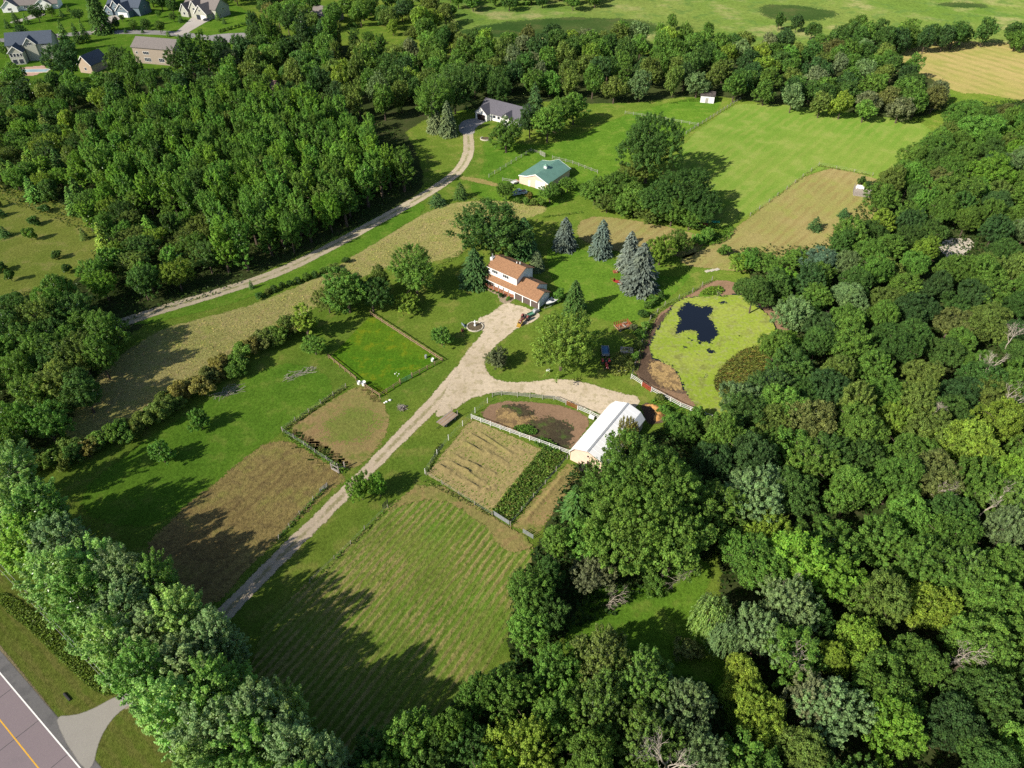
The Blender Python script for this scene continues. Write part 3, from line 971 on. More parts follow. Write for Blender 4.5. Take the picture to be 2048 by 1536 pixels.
def T(u, v, rpx, kind, tint, label, h=None, name=None, group=None, zc=0.58, cat='tree', proto=None):
    """crown centre seen at (u,v), crown radius rpx pixels"""
    z = 6.0
    for _ in range(6):
        x, y = G(u, v, z)
        r = rpx / px_per_m(x, y, z)
        ps, R, H = PROTO[kind]
        hh = h or r * H / R
        z = zc * hh
    return plant(kind, x, y, r, hh, tint, name or NAMES.get(kind, kind + '_tree'), label, cat, group, proto)


def TB(u, v, rpx, top_v, kind, tint, label, name=None, group=None, cat='tree'):
    """foot of the trunk seen at (u,v), top at row top_v"""
    x, y = G(u, v)
    h = height_at((x, y), top_v)
    r = rpx / px_per_m(x, y, h * 0.3)
    return plant(kind, x, y, r, h, tint, name or NAMES.get(kind, kind + '_tree'), label, cat, group)


NAMES = {'leafy': 'broadleaf_tree', 'maple': 'maple_tree', 'giant': 'cottonwood_tree', 'oak': 'oak_tree', 'poplar': 'poplar_tree', 'silver': 'silver_maple_tree', 'aspen': 'aspen_tree', 'far': 'woodland_tree',
         'bush': 'bush', 'shrub': 'hedge_shrub', 'ball': 'round_shrub', 'spruce': 'spruce_tree', 'pine': 'pine_tree', 'cedar': 'cedar_tree', 'willow': 'willow_tree'}


def dead(u, v, hm, label, i=0, tilt=0.0, rz=0.0, z=0.0, name='dead_tree', fat=1.0):
    x, y = G(u, v, z)
    o = thing(name, label, 'dead tree', (x, y, z if z else 0), rz, 'dead trees')
    b = bpy.data.objects.new('branches', DEAD[i % 5])
    s = hm / 9.0
    b.scale = (s * fat, s * fat, s)
    b.rotation_euler = (tilt, 0, 0)
    COL.objects.link(b)
    b.parent = o
    return o


def row_labels(objs, ref, template):
    """gives each thing an ordinal counted outward from a landmark"""
    rx, ry = ref
    for i, o in enumerate(sorted(objs, key=lambda o: (o.location.x - rx) ** 2 + (o.location.y - ry) ** 2)):
        o['label'] = template.format(ordinal(i))


# ---- trees round the brown-roofed house
T(985, 462, 76, 'maple', 'dark green', 'large dark green maple behind the brown-roofed house', 15, proto=0)
T(1047, 478, 30, 'spruce', 'deep green', 'dark spruce tucked against the big maple behind the brown-roofed house', 12, zc=0.45)
TB(950, 568, 32, 500, 'spruce', 'deep green', 'dark spruce beside the chimney end of the brown-roofed house')
TB(1073, 540, 16, 502, 'spruce', 'grey-green', 'small spruce behind the roof ridge of the brown-roofed house')
TB(1129, 497, 26, 436, 'spruce', 'blue-grey', 'blue spruce on the back lawn, first from the brown-roofed house', group='blue spruces on the back lawn')
TB(1201, 510, 26, 441, 'spruce', 'blue-grey', 'blue spruce standing alone in front of the small mown field', group='blue spruces on the back lawn')
TB(1256, 536, 27, 464, 'spruce', 'blue-grey', 'slender blue spruce rising behind the widest spruce', group='blue spruces on the back lawn')
TB(1277, 578, 40, 489, 'spruce', 'blue-grey', 'widest blue spruce, beside the red garden cart', group='blue spruces on the back lawn')
TB(1148, 628, 26, 562, 'spruce', 'dark green', 'dark green spruce between the garage and the yellow-green maple')
T(1125, 682, 66, 'maple', 'lime green', 'yellow-green maple on the island of grass inside the drive', 15, proto=1)
T(1120, 590, 14, 'bush', 'fresh green', 'small round bush beside the boat behind the garage', cat='bush')
T(995, 716, 24, 'ball', 'grey-green', 'sparse grey shrub on the curve of the gravel drive', cat='bush', name='sparse_shrub')
T(883, 673, 22, 'ball', 'fresh green', 'round green shrub beside the round flower bed', cat='bush')
T(813, 608, 28, 'ball', 'yellow-green', 'yellow-green shrub tree on the lawn above the green paddock', 4.5)
T(830, 543, 54, 'maple', 'mid green', 'mid green maple at the meadow edge left of the house'.replace('left of the house', 'facing the porch'), 13, proto=2)
T(692, 580, 52, 'leafy', 'mid green', 'broad green tree at the upper corner of the green paddock', 12)
T(742, 590, 38, 'leafy', 'dark green', 'dark tree between the paddock corner tree and the maple', 9)
T(760, 560, 26, 'leafy', 'olive', 'olive tree behind the dark paddock tree', 8)
T(655, 600, 26, 'leafy', 'olive', 'olive tree joining the hedge to the paddock corner tree', 7)
T(610, 640, 27, 'aspen', 'yellow-green', 'upright yellow-green tree over the hedge by the green paddock', 10)
T(628, 690, 24, 'leafy', 'fresh green', 'low green tree at the paddock fence end of the hedge', 5)
T(572, 650, 24, 'leafy', 'olive', 'olive hedge tree beside the upright yellow-green tree', 6)
T(398, 838, 21, 'ball', 'fresh green', 'young round tree in the pasture, by the hedge', 5.2, name='young_tree')
T(322, 905, 24, 'ball', 'fresh green', 'young round tree in the pasture, towards the poplar row', 5.2, name='young_tree')
T(721, 973, 30, 'leafy', 'bright green', 'bright green tree standing at the edge of the driveway', 6.5)
T(757, 970, 23, 'leafy', 'bright green', 'smaller bright green tree just behind the driveway tree', 5.5)
# ---- clump in the middle of the fields
T(1300, 290, 64, 'giant', 'dark green', 'tallest dark tree of the clump between the hayfields', 23, proto=0)
clump = [(1372, 380, 54, 'giant', 'dark green', 14), (1318, 395, 46, 'oak', 'dark green', 12), (1272, 400, 40, 'leafy', 'mid green', 10), (1232, 372, 38, 'leafy', 'mid green', 10), (1190, 382, 36, 'leafy', 'mid green', 8.5),
         (1405, 415, 42, 'oak', 'dark green', 11), (1345, 425, 32, 'leafy', 'mid green', 8), (1300, 428, 28, 'leafy', 'olive', 6), (1245, 410, 26, 'leafy', 'mid green', 6.5), (1215, 405, 24, 'leafy', 'olive', 6), (1380, 440, 26, 'leafy', 'mid green', 6), (1265, 350, 30, 'leafy', 'olive', 9)]
cl = [T(u, v, r, k, t, 'x', h, group='trees of the field clump') for u, v, r, k, t, h in clump]
row_labels(cl, G(1090, 350), '{} tree of the field clump, counting out from the green-roofed stable')
T(1322, 498, 30, 'leafy', 'yellow-green', 'yellow-green tree behind the blue spruces', 9)
T(1360, 484, 24, 'leafy', 'mid green', 'green tree at the end of the small mown field', 8)
T(1415, 470, 16, 'bush', 'fresh green', 'green bush by the green netting', cat='bush')
T(1396, 478, 14, 'bush', 'fresh green', 'low bush at the foot of the field clump', cat='bush')
T(1448, 500, 14, 'bush', 'mid green', 'weedy bush at the corner of the weed patch', cat='bush')
# ---- white house and stable
T(1012, 268, 37, 'leafy', 'mid green', 'round green tree in front of the white house', 12)
T(1095, 245, 36, 'leafy', 'fresh green', 'large bright tree beside the white house, nearer the stable', 13)
T(1148, 214, 32, 'leafy', 'fresh green', 'bright tree at the paddock corner behind the white house', 12)
T(1120, 222, 30, 'leafy', 'mid green', 'green tree joining the two bright trees by the white house', 13)
T(1060, 240, 24, 'leafy', 'deep green', 'dark tree against the gable of the white house', 12)
T(1070, 192, 18, 'pine', 'deep green', 'dark conifer on the strip of lawn behind the white house', 12)
T(992, 182, 27, 'leafy', 'dark green', 'dark tree behind the grey roof of the white house', 13)
T(868, 202, 46, 'maple', 'mid green', 'tall maple behind the two grey spruces', 18)
T(908, 176, 40, 'maple', 'dark green', 'tall dark maple behind the paved drive of the white house', 18)
TB(871, 264, 17, 199, 'spruce', 'grey-green', 'grey spruce, the one farther from the paved drive', group='grey spruces by the paved drive')
TB(897, 270, 21, 203, 'spruce', 'grey-green', 'grey spruce, the one next to the paved drive', group='grey spruces by the paved drive')
T(920, 379, 16, 'cedar', 'dark green', 'small dark cedar in the bend of the lane', 5.5)
T(873, 396, 20, 'cedar', 'deep green', 'squat dark cedar between the lane and the meadow', 4)
TB(504, 577, 6, 561, 'cedar', 'dark green', 'tiny cedar alone on the grass by the lane')
T(1013, 380, 20, 'leafy', 'mid green', 'small tree beside the white pickup', 6)
T(1100, 386, 24, 'leafy', 'mid green', 'round tree in front of the stable door', 6)
T(1135, 368, 17, 'leafy', 'fresh green', 'low tree at the shaded side wall of the stable', 5)
hs = [T(u, v, r, 'bush', t, 'x', None, group='bushes below the stable', cat='bush') for u, v, r, t in ((1035, 400, 8, 'mid green'), (1052, 402, 9, 'mid green'), (1068, 403, 9, 'olive'), (1084, 404, 10, 'mid green'), (1120, 384, 10, 'olive'), (1060, 390, 8, 'rusty'))]
row_labels(hs, G(1030, 400), '{} low bush below the stable, counting from the white pickup')
TB(1628, 460, 16, 434, 'cedar', 'deep green', 'larger dark cedar standing alone in the mown field')
TB(1686, 434, 12, 416, 'cedar', 'deep green', 'smaller dark cedar in the mown field, towards the ruined shed')
T(1741, 373, 12, 'leafy', 'deep green', 'dark bush growing behind the ruined shed', 4.5)
T(1727, 376, 8, 'bush', 'yellow-green', 'yellow-green bush growing out of the ruined shed', 3.5, cat='bush')
T(1725, 360, 8, 'bush', 'dark green', 'small dark bush at the back of the ruined shed', 3, cat='bush')

# ---- poplar row along the road
pops = [(24, 950, 50), (18, 1030, 58), (85, 1030, 58), (60, 1095, 60), (135, 1095, 62), (120, 1165, 62), (195, 1150, 62), (170, 1215, 60), (262, 1165, 56), (245, 1225, 62), (312, 1165, 44), (222, 1290, 58),
        (300, 1285, 68), (362, 1235, 56), (285, 1360, 60), (370, 1335, 74), (438, 1285, 50), (345, 1420, 62), (440, 1390, 72), (420, 1480, 72), (512, 1440, 70), (575, 1430, 48), (500, 1530, 74), (590, 1510, 68), (665, 1530, 48), (395, 1560, 60), (590, 1600, 70)]
pl_ = []
for i, (u, v, r) in enumerate(pops):
    t = ['pale green', 'bright green', 'pale green', 'silver-green', 'fresh green'][(i * 7) % 5] if u < 260 else ['silver-green', 'pale green', 'fresh green', 'silver-green'][(i * 5) % 4]
    pl_.append(T(u, v, r, 'poplar', t, 'x', 14.5 + (i % 3), group='poplars in the row along the road'))
row_labels(pl_, G(300, 1400), '{} poplar of the row along the road, counting out from the driveway mouth')

# ---- hedge along the meadow
hd = []
hl = chaikin(np.array([(40, 930), (150, 905), (240, 862), (330, 808), (400, 768), (470, 722), (535, 685), (590, 652)], float), 2, False)
sL = np.concatenate([[0], np.cumsum(np.hypot(*np.diff(hl, axis=0).T))])
for i in range(34):
    t = (i + 0.5) / 34 * sL[-1]
    u = np.interp(t, sL, hl[:, 0]) + RND.uniform(-9, 9)
    v = np.interp(t, sL, hl[:, 1]) + RND.uniform(-14, 10)
    tn = RND.choice(['olive', 'rusty', 'mid green', 'olive', 'brownish olive', 'mid green'])
    if i < 7:
        tn = RND.choice(['dark green', 'mid green', 'olive'])
    hd.append(T(u, v, RND.uniform(22, 30), 'shrub', tn, 'x', RND.uniform(3.4, 5.0), group='shrubs of the hedge along the meadow', cat='shrub'))
row_labels(hd, G(610, 640), '{} hedge shrub along the meadow, counting from the green paddock')
hd = [T(u, v, RND.uniform(7, 11), 'bush', RND.choice(['mid green', 'olive', 'dark green']), 'x', 1.6, group='bushes between lane and meadow', cat='bush')
      for u, v in [(520, 590), (535, 582), (548, 577), (562, 570), (580, 566), (596, 560), (612, 553), (630, 548), (648, 540), (668, 532), (690, 520)]]
row_labels(hd, G(690, 520), '{} low bush between lane and meadow, counting down from the wood')
hd = [T(u, v, r, 'bush', t, 'x', 2.0, group='bushes along the pond fence', cat='bush') for u, v, r, t in
      ((1298, 610, 11, 'mid green'), (1286, 628, 12, 'dark green'), (1308, 598, 10, 'mid green'), (1292, 650, 12, 'fresh green'), (1280, 666, 13, 'fresh green'), (1322, 590, 9, 'dark green'), (1275, 690, 12, 'olive'), (1272, 712, 10, 'fresh green'), (1262, 730, 10, 'olive'), (1268, 655, 8, 'grey-green'))]
row_labels(hd, G(1262, 757), '{} bush along the pond fence, counting up from the white rails')

# ---- big trees beside the barn, and the middle ground
T(1268, 962, 96, 'giant', 'mid green', 'huge green cottonwood leaning over the white barn roof', 19, proto=1)
T(1330, 985, 88, 'giant', 'mid green', 'huge cottonwood next to the one over the barn, towards the wood', 18, proto=2)
T(1270, 1055, 95, 'giant', 'mid green', 'huge cottonwood in front of the pair beside the barn', 18, proto=0)
T(1350, 1085, 70, 'leafy', 'mid green', 'tall tree at the head of the grassy clearing', 15)
T(1256, 868, 20, 'leafy', 'rusty', 'rust-tinged crown touching the white barn roof', 11)
T(1150, 1000, 32, 'pine', 'dark green', 'dark conifer at the end of the cut strip below the barn', 9)
T(1185, 1085, 50, 'leafy', 'fresh green', 'fresh green tree below the dark conifer', 11)
T(1110, 1085, 36, 'leafy', 'mid green', 'green tree at the headland corner of the row field', 9)
T(1188, 1150, 42, 'silver', 'grey-green', 'ailing grey-green tree with bare lower branches above the clearing', 9)
T(1095, 1150, 36, 'leafy', 'dark green', 'dark tree wedged behind the row field edge tree', 10)
T(1055, 1190, 50, 'leafy', 'mid green', 'round tree on the edge of the row field', 10)
T(1050, 1260, 44, 'leafy', 'fresh green', 'fresh green tree on the edge of the row field, below the round one', 9)
T(1100, 1240, 40, 'leafy', 'dark green', 'dark tree shading the end of the clearing', 9)
T(1310, 1165, 26, 'bush', 'mid green', 'bush in the shade at the head of the clearing', 3, cat='bush')
T(1425, 1225, 46, 'willow', 'pale green', 'pale weeping willow on the edge of the clearing', 11)
T(1455, 1270, 40, 'willow', 'silver-green', 'greyish weeping willow below the pale willow', 10)
T(1380, 1300, 30, 'bush', 'brownish olive', 'brownish bush at the foot of the willows', 3, cat='bush')
T(1395, 830, 24, 'shrub', 'fresh green', 'leafy shrub at the barn end of the pond', 4, cat='shrub')
for i, (u, v, r, t, k, h) in enumerate(((1345, 850, 24, 'fresh green', 'shrub', 4), (1375, 862, 28, 'mid green', 'leafy', 6), (1420, 850, 24, 'mid green', 'shrub', 4), (1330, 820, 14, 'fresh green', 'bush', 2), (1350, 835, 13, 'fresh green', 'bush', 2), (1320, 795, 10, 'olive', 'bush', 1.6))):
    T(u, v, r, k, t, ordinal(i).capitalize() + ' green bush beyond the mulch heap, counting from the thicket', h, group='bushes beyond the mulch heap', cat='bush', name='thicket_bush')

# ---- foreground wood at the lower edge
bot = [(1105, 1345, 56, 'leafy', 'mid green', 10), (1020, 1400, 52, 'leafy', 'mid green', 11), (905, 1460, 44, 'oak', 'mid green', 12), (815, 1480, 62, 'leafy', 'fresh green', 11), (950, 1395, 40, 'leafy', 'mid green', 10), (1040, 1500, 66, 'maple', 'yellow-green', 13), (1205, 1320, 62, 'silver', 'olive', 13), (1280, 1370, 70, 'silver', 'mid green', 14),
       (1200, 1420, 66, 'silver', 'mid green', 14), (1370, 1420, 66, 'silver', 'silver-green', 14), (1120, 1435, 56, 'leafy', 'mid green', 12), (945, 1500, 50, 'leafy', 'dark green', 10), (1290, 1480, 66, 'silver', 'mid green', 14), (1180, 1520, 60, 'oak', 'mid green', 13), (1400, 1520, 56, 'silver', 'silver-green', 13), (740, 1520, 50, 'leafy', 'dark green', 9), (860, 1540, 52, 'leafy', 'dark green', 10)]
bl = [T(u, v, r, k, t, 'x', h, group='trees of the foreground wood') for u, v, r, k, t, h in bot]
row_labels(bl, G(905, 1400), '{} tree of the foreground wood, counting out from the tip of the row field')
# ---- named trees of the wood right of the pond
big = [(1478, 800, 44, 'silver', 'silver-green', 10), (1440, 860, 34, 'oak', 'olive', 9), (1540, 775, 46, 'silver', 'dark green', 10), (1625, 845, 62, 'oak', 'brownish olive', 12), (1540, 850, 40, 'oak', 'olive', 11), (1510, 985, 66, 'silver', 'silver-green', 13), (1625, 935, 46, 'leafy', 'mid green', 11), (1530, 905, 44, 'leafy', 'mid green', 10), (1425, 935, 46, 'oak', 'deep green', 12),
       (1788, 845, 30, 'leafy', 'golden', 10), (1930, 890, 62, 'oak', 'golden', 13), (2000, 850, 50, 'oak', 'yellow-green', 13), (1855, 850, 52, 'oak', 'olive', 12), (1700, 985, 56, 'oak', 'mid green', 12), (1870, 950, 60, 'oak', 'brownish olive', 12), (1790, 960, 50, 'oak', 'mid green', 12), (2030, 960, 50, 'oak', 'bright green', 12), (1590, 1120, 66, 'leafy', 'bright green', 13), (1665, 1160, 60, 'leafy', 'bright green', 12),
       (1540, 1060, 34, 'leafy', 'yellow-green', 9), (1500, 1085, 34, 'leafy', 'yellow-green', 8), (1575, 1215, 62, 'silver', 'silver-green', 13), (1520, 1270, 52, 'silver', 'silver-green', 12), (1720, 1290, 52, 'oak', 'yellow-green', 11), (1660, 1320, 36, 'oak', 'yellow-green', 10), (1475, 1350, 48, 'oak', 'golden', 10), (1530, 1440, 54, 'oak', 'yellow-green', 11), (1500, 1400, 40, 'oak', 'golden', 10),
       (1665, 1430, 66, 'silver', 'silver-green', 13), (1620, 1400, 50, 'silver', 'grey-green', 12), (1790, 1460, 60, 'leafy', 'bright green', 12), (1830, 1330, 60, 'oak', 'mid green', 12), (1950, 1290, 70, 'oak', 'mid green', 13), (1985, 1200, 60, 'oak', 'mid green', 13), (1960, 1400, 66, 'oak', 'dark green', 12), (1840, 1130, 66, 'leafy', 'mid green', 13), (1760, 1080, 60, 'leafy', 'mid green', 12), (1900, 1080, 56, 'oak', 'mid green', 12), (2010, 1060, 46, 'silver', 'silver-green', 12), (1760, 1200, 60, 'oak', 'olive', 12), (1630, 1250, 40, 'leafy', 'dark green', 10),
       (1560, 560, 34, 'leafy', 'bright green', 7), (1500, 520, 30, 'leafy', 'fresh green', 6), (1540, 530, 30, 'leafy', 'fresh green', 6), (1590, 520, 30, 'leafy', 'mid green', 7), (1480, 525, 24, 'leafy', 'yellow-green', 5), (1640, 525, 40, 'oak', 'blue-green', 9), (1600, 620, 40, 'leafy', 'mid green', 8), (1580, 690, 34, 'leafy', 'bright green', 6),
       (1915, 385, 50, 'oak', 'mid green', 12), (1980, 345, 50, 'oak', 'bright green', 12), (1850, 345, 34, 'leafy', 'mid green', 9), (1880, 300, 40, 'oak', 'mid green', 11), (1960, 260, 46, 'oak', 'fresh green', 12), (1930, 230, 36, 'oak', 'fresh green', 11)]
bw = [T(u, v, r, k, t, 'x', h, group='trees of the wood beside the pond') for u, v, r, k, t, h in big]
for tt in ('silver-green', 'golden', 'yellow-green', 'bright green', 'mid green', 'fresh green', 'olive', 'brownish olive', 'dark green', 'deep green', 'grey-green', 'blue-green'):
    sub = [o for o, q in zip(bw, big) if q[4] == tt]
    row_labels(sub, G(1450, 740), '{} large ' + tt + ' crown of the pond wood, counting out from the pond')

# ---- fills: woods of many alike trees, darted into measured outlines
UVR = np.random.default_rng(21)
TREES.append((*G(1905, 495), 6.5))
TREES.append((*G(1895, 520), 5.0))
for t_ in np.linspace(0, 1, 40):
    q_ = chaikin(np.array([(225, 652), (320, 620), (440, 585), (560, 545), (660, 495), (760, 440), (830, 402), (885, 368)], float), 1, False)
    i_ = t_ * (len(q_) - 1)
    TREES.append((*G(np.interp(i_, range(len(q_)), q_[:, 0]), np.interp(i_, range(len(q_)), q_[:, 1])), 5.8))


def fill(poly_px, zc, dmin, kinds, tints, rr, hr, group, lab, ref, limit=400, keep=0.72, cat='tree'):
    """trees at least dmin apart inside an outline given for crown height zc"""
    poly = np.array(Gs(poly_px, zc))
    lo, hi = poly.min(0), poly.max(0)
    pts = []
    area = abs(sum(poly[i][0] * poly[(i + 1) % len(poly)][1] - poly[(i + 1) % len(poly)][0] * poly[i][1] for i in range(len(poly)))) / 2
    n = int(area / (dmin * dmin) * 14)
    C = lo + UVR.random((n, 2)) * (hi - lo)
    C = C[inside(C, poly)]
    old = np.array(TREES) if TREES else np.zeros((0, 3))
    for c in C:
        d = dmin * UVR.uniform(0.85, 1.2)
        if len(old) and (np.hypot(old[:, 0] - c[0], old[:, 1] - c[1]) < old[:, 2] * keep + d * 0.34).any():
            continue
        if any((c[0] - p[0]) ** 2 + (c[1] - p[1]) ** 2 < d * d for p in pts):
            continue
        pts.append(c)
        if len(pts) >= limit:
            break
    made = []
    for c in pts:
        k = UVR.choice([a for a, _ in kinds], p=np.array([b for _, b in kinds]) / sum(b for _, b in kinds))
        t = UVR.choice([a for a, _ in tints], p=np.array([b for _, b in tints]) / sum(b for _, b in tints))
        k, t = str(k), str(t)
        r, h = UVR.uniform(*rr), UVR.uniform(*hr)
        if k == 'aspen':
            r, h = UVR.uniform(2.8, 3.8), h * 1.12
        elif k in ('pine', 'spruce'):
            r = min(r, 3.0)
        o = plant(k, float(c[0]), float(c[1]), float(r), float(h), t, NAMES[k], 'x', cat, group)
        made.append((o, k, t))
    for k, t in sorted({(k, t) for _, k, t in made}):
        row_labels([o for o, a, b in made if (a, b) == (k, t)], ref, '{} ' + t + ' ' + NAMES[k].replace('_tree', '') + ' ' + lab)
    return made


MIXG = [('mid green', 5), ('dark green', 3), ('olive', 1.5), ('fresh green', 2.5), ('bright green', 1), ('yellow-green', .6), ('deep green', 1), ('brownish olive', .4), ('silver-green', .6)]
fill([(1450, 555), (1560, 560), (1640, 500), (1730, 440), (1800, 330), (1900, 250), (1980, 215), (2130, 225), (2130, 470), (1950, 460), (1860, 520), (1700, 560), (1600, 640), (1560, 620)], 6.5, 6.2,
     [('oak', 3), ('leafy', 3)], MIXG, (3.6, 5.2), (8.5, 12), 'trees of the upper wood', 'of the upper wood, counting from the ruined shed', G(1720, 380))
fill([(1560, 640), (1600, 620), (1700, 560), (1860, 530), (2140, 470), (2150, 860), (2060, 850), (1800, 800), (1640, 790), (1500, 780), (1540, 700)], 6.5, 6.2,
     [('oak', 5), ('leafy', 1.5)], [('dark green', 4), ('mid green', 3), ('olive', 1.6), ('brownish olive', .8), ('deep green', 2), ('fresh green', 1), ('silver-green', .4)], (3.8, 5.4), (8, 11), 'trees of the dark wood', 'of the dark wood, counting out from the pond', G(1500, 690))
fill([(1420, 880), (1500, 800), (1800, 800), (2180, 860), (2200, 1650), (1500, 1650), (1460, 1420), (1490, 1300), (1480, 1120), (1430, 1000)], 8, 6.6,
     [('oak', 4), ('leafy', 3), ('silver', 1)], MIXG, (4.2, 6.0), (10, 13), 'trees of the near wood', 'of the near wood, counting out from the clearing', G(1300, 1220))
fill([(900, 1500), (1000, 1420), (1110, 1370), (1250, 1370), (1430, 1400), (1470, 1640), (690, 1640), (760, 1550)], 8, 8.0, [('silver', 2), ('leafy', 3)], MIXG, (4, 5.2), (9, 12), 'lower trees of the foreground wood', 'along the lower picture edge, counting from the row field', G(905, 1400))
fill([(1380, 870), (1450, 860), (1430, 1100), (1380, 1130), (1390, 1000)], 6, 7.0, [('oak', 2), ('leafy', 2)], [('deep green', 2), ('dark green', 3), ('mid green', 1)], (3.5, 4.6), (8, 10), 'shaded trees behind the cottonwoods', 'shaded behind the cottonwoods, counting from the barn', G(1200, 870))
# left side
fill([(170, 250), (300, 205), (430, 185), (560, 195), (680, 230), (760, 275), (775, 320), (830, 345), (790, 390), (690, 435), (570, 495), (470, 525), (440, 500), (420, 430), (330, 390), (240, 385), (170, 330)], 7.5, 5.1,
     [('aspen', 8), ('leafy', 1)], [('mid green', 3), ('fresh green', 6), ('bright green', 3), ('olive', .6), ('dark green', .5)], (2.8, 3.8), (12, 14.5), 'aspens of the wood above the lane', 'in the wood above the lane, counting from the lane bend', G(880, 365), 300, 0.6)
fill([(-30, 200), (130, 210), (170, 330), (330, 395), (420, 430), (440, 520), (350, 590), (240, 610), (190, 560), (200, 470), (140, 400), (60, 375), (-30, 350)], 5, 5.0,
     [('leafy', 5), ('pine', 1.6), ('aspen', 1), ('shrub', 1)], [('mid green', 3), ('fresh green', 2), ('yellow-green', 2), ('olive', 2), ('dark green', 2), ('bright green', 1.5)], (2.8, 4.6), (6, 10), 'trees of the scrub beside the clearing', 'in the scrub, counting from the lower lane end', G(245, 640))
fill([(-60, 650), (50, 610), (150, 575), (220, 610), (250, 650), (200, 720), (170, 790), (130, 850), (60, 910), (-60, 930)], 6.5, 5.8,
     [('leafy', 5), ('oak', 2)], [('mid green', 4), ('dark green', 3), ('fresh green', 2), ('bright green', 1), ('olive', 1)], (4, 5.4), (9, 12.5), 'trees at the lower end of the lane', 'below the lane end, counting from the lane', G(245, 640))
fill([(-10, 385), (60, 400), (140, 430), (180, 480), (150, 540), (60, 580), (-10, 620)], 1.5, 8.0, [('bush', 2), ('cedar', 2), ('shrub', 2)], [('dark green', 2), ('mid green', 2), ('olive', 1)], (1.4, 2.6), (2, 4.5), 'bushes dotted over the clearing', 'dotted over the rough clearing, counting from the lane', G(245, 640), cat='bush')
fill([(800, 300), (835, 330), (840, 360), (800, 385), (770, 340)], 5, 6.5, [('leafy', 1)], [('yellow-green', 1), ('mid green', 1)], (3.5, 4.4), (8, 10), 'trees at the lawn edge of the aspen wood', 'where the aspen wood meets the far lawn, counting from the lane', G(880, 365))
# far belt
FARM = [('mid green', 4), ('dark green', 3.5), ('olive', 2.5), ('fresh green', 2), ('yellow-green', .9), ('deep green', 1.2), ('brownish olive', .5), ('grey-green', .8), ('silver-green', .5)]
fill([(180, 195), (250, 180), (420, 145), (440, 110), (520, 60), (640, 70), (740, 85), (800, 100), (790, 215), (700, 225), (560, 190), (420, 180), (330, 195), (230, 205)], 7, 8.4,
     [('far', 6), ('aspen', 1.5)], FARM, (4, 5.6), (10, 15), 'trees of the belt below the suburb', 'in the belt below the suburb, counting from the white house', G(985, 220), 150)
fill([(800, 88), (860, 75), (1000, 76), (1120, 74), (1250, 62), (1400, 85), (1400, 165), (1370, 168), (1230, 182), (1160, 165), (1050, 170), (960, 165), (800, 200)], 7, 8.8,
     [('far', 1)], FARM, (4, 5.8), (10, 15), 'trees of the belt beyond the white house', 'in the belt beyond the white house, counting from its roof', G(985, 220), 150)
fill([(1400, 85), (1500, 76), (1620, 84), (1720, 60), (1800, 120), (1880, 165), (1895, 210), (1700, 225), (1500, 185), (1420, 178)], 6, 8.6,
     [('far', 1)], FARM + [('brownish olive', 1.2)], (4, 5.6), (8, 12), 'trees of the belt behind the hayfield', 'in the belt behind the hayfield, counting from the white shed', G(1413, 195), 150)
fill([(1700, 55), (1800, 62), (1900, 66), (2100, 70), (2100, 84), (1900, 78), (1800, 90), (1740, 92)], 6, 8.0, [('far', 1)], [('dark green', 3), ('deep green', 2), ('mid green', 2)], (4.2, 6), (10, 14), 'trees of the line behind the golden field', 'in the line behind the golden field, counting from the marsh', G(1640, 50))
fill([(520, -10), (620, 0), (700, 0), (870, -20), (900, 30), (850, 60), (760, 30), (690, 25), (600, 50), (540, 45)], 7, 10.5, [('far', 1)], FARM, (4.5, 6.5), (10, 15), 'trees behind the suburb gardens', 'behind the suburb gardens, counting from the cul-de-sac', G(470, 77), 60)
fill([(780, 50), (850, 55), (880, 80), (830, 78), (790, 66)], 4, 10, [('far', 1)], FARM, (3, 4.5), (5, 8), 'bushes at the end of the far garden', 'at the end of the far garden, counting from the marsh', G(900, 60))
fill([(300, 2), (470, -6), (480, -30), (300, -30)], 6, 11, [('far', 1)], FARM, (4.5, 6), (10, 13), 'trees behind the far houses', 'behind the far houses, counting from the grey house', G(400, 30), 30)
fill([(900, -22), (1200, -26), (1200, -2), (1100, 4), (900, 2)], 6, 11, [('far', 1)], FARM, (4, 6), (8, 12), 'trees beyond the marsh', 'beyond the marsh, counting from the gardens', G(870, 10), 30)
fill([(0, 180), (20, 150), (120, 165), (230, 150), (250, 175), (130, 205), (0, 210)], 5, 8.5, [('far', 1)], FARM, (3.5, 5.2), (8, 11), 'trees below the pool garden', 'below the pool garden, counting from the pool', G(51, 142), 40)
for u, v, r, t, h in ((1418, 58, 12, 'mid green', 8), (1560, 40, 12, 'dark green', 9), (1595, 44, 14, 'deep green', 9), (1625, 60, 16, 'dark green', 9), (1345, 42, 12, 'mid green', 8), (905, 20, 10, 'mid green', 6)):
    T(u, v, r, 'far', t, 'x', h, group='lone trees on the marsh edge')
row_labels([o for o in COL.objects if o.get('group') == 'lone trees on the marsh edge'], G(870, 40), '{} lone tree on the marsh edge, counting from the far gardens')
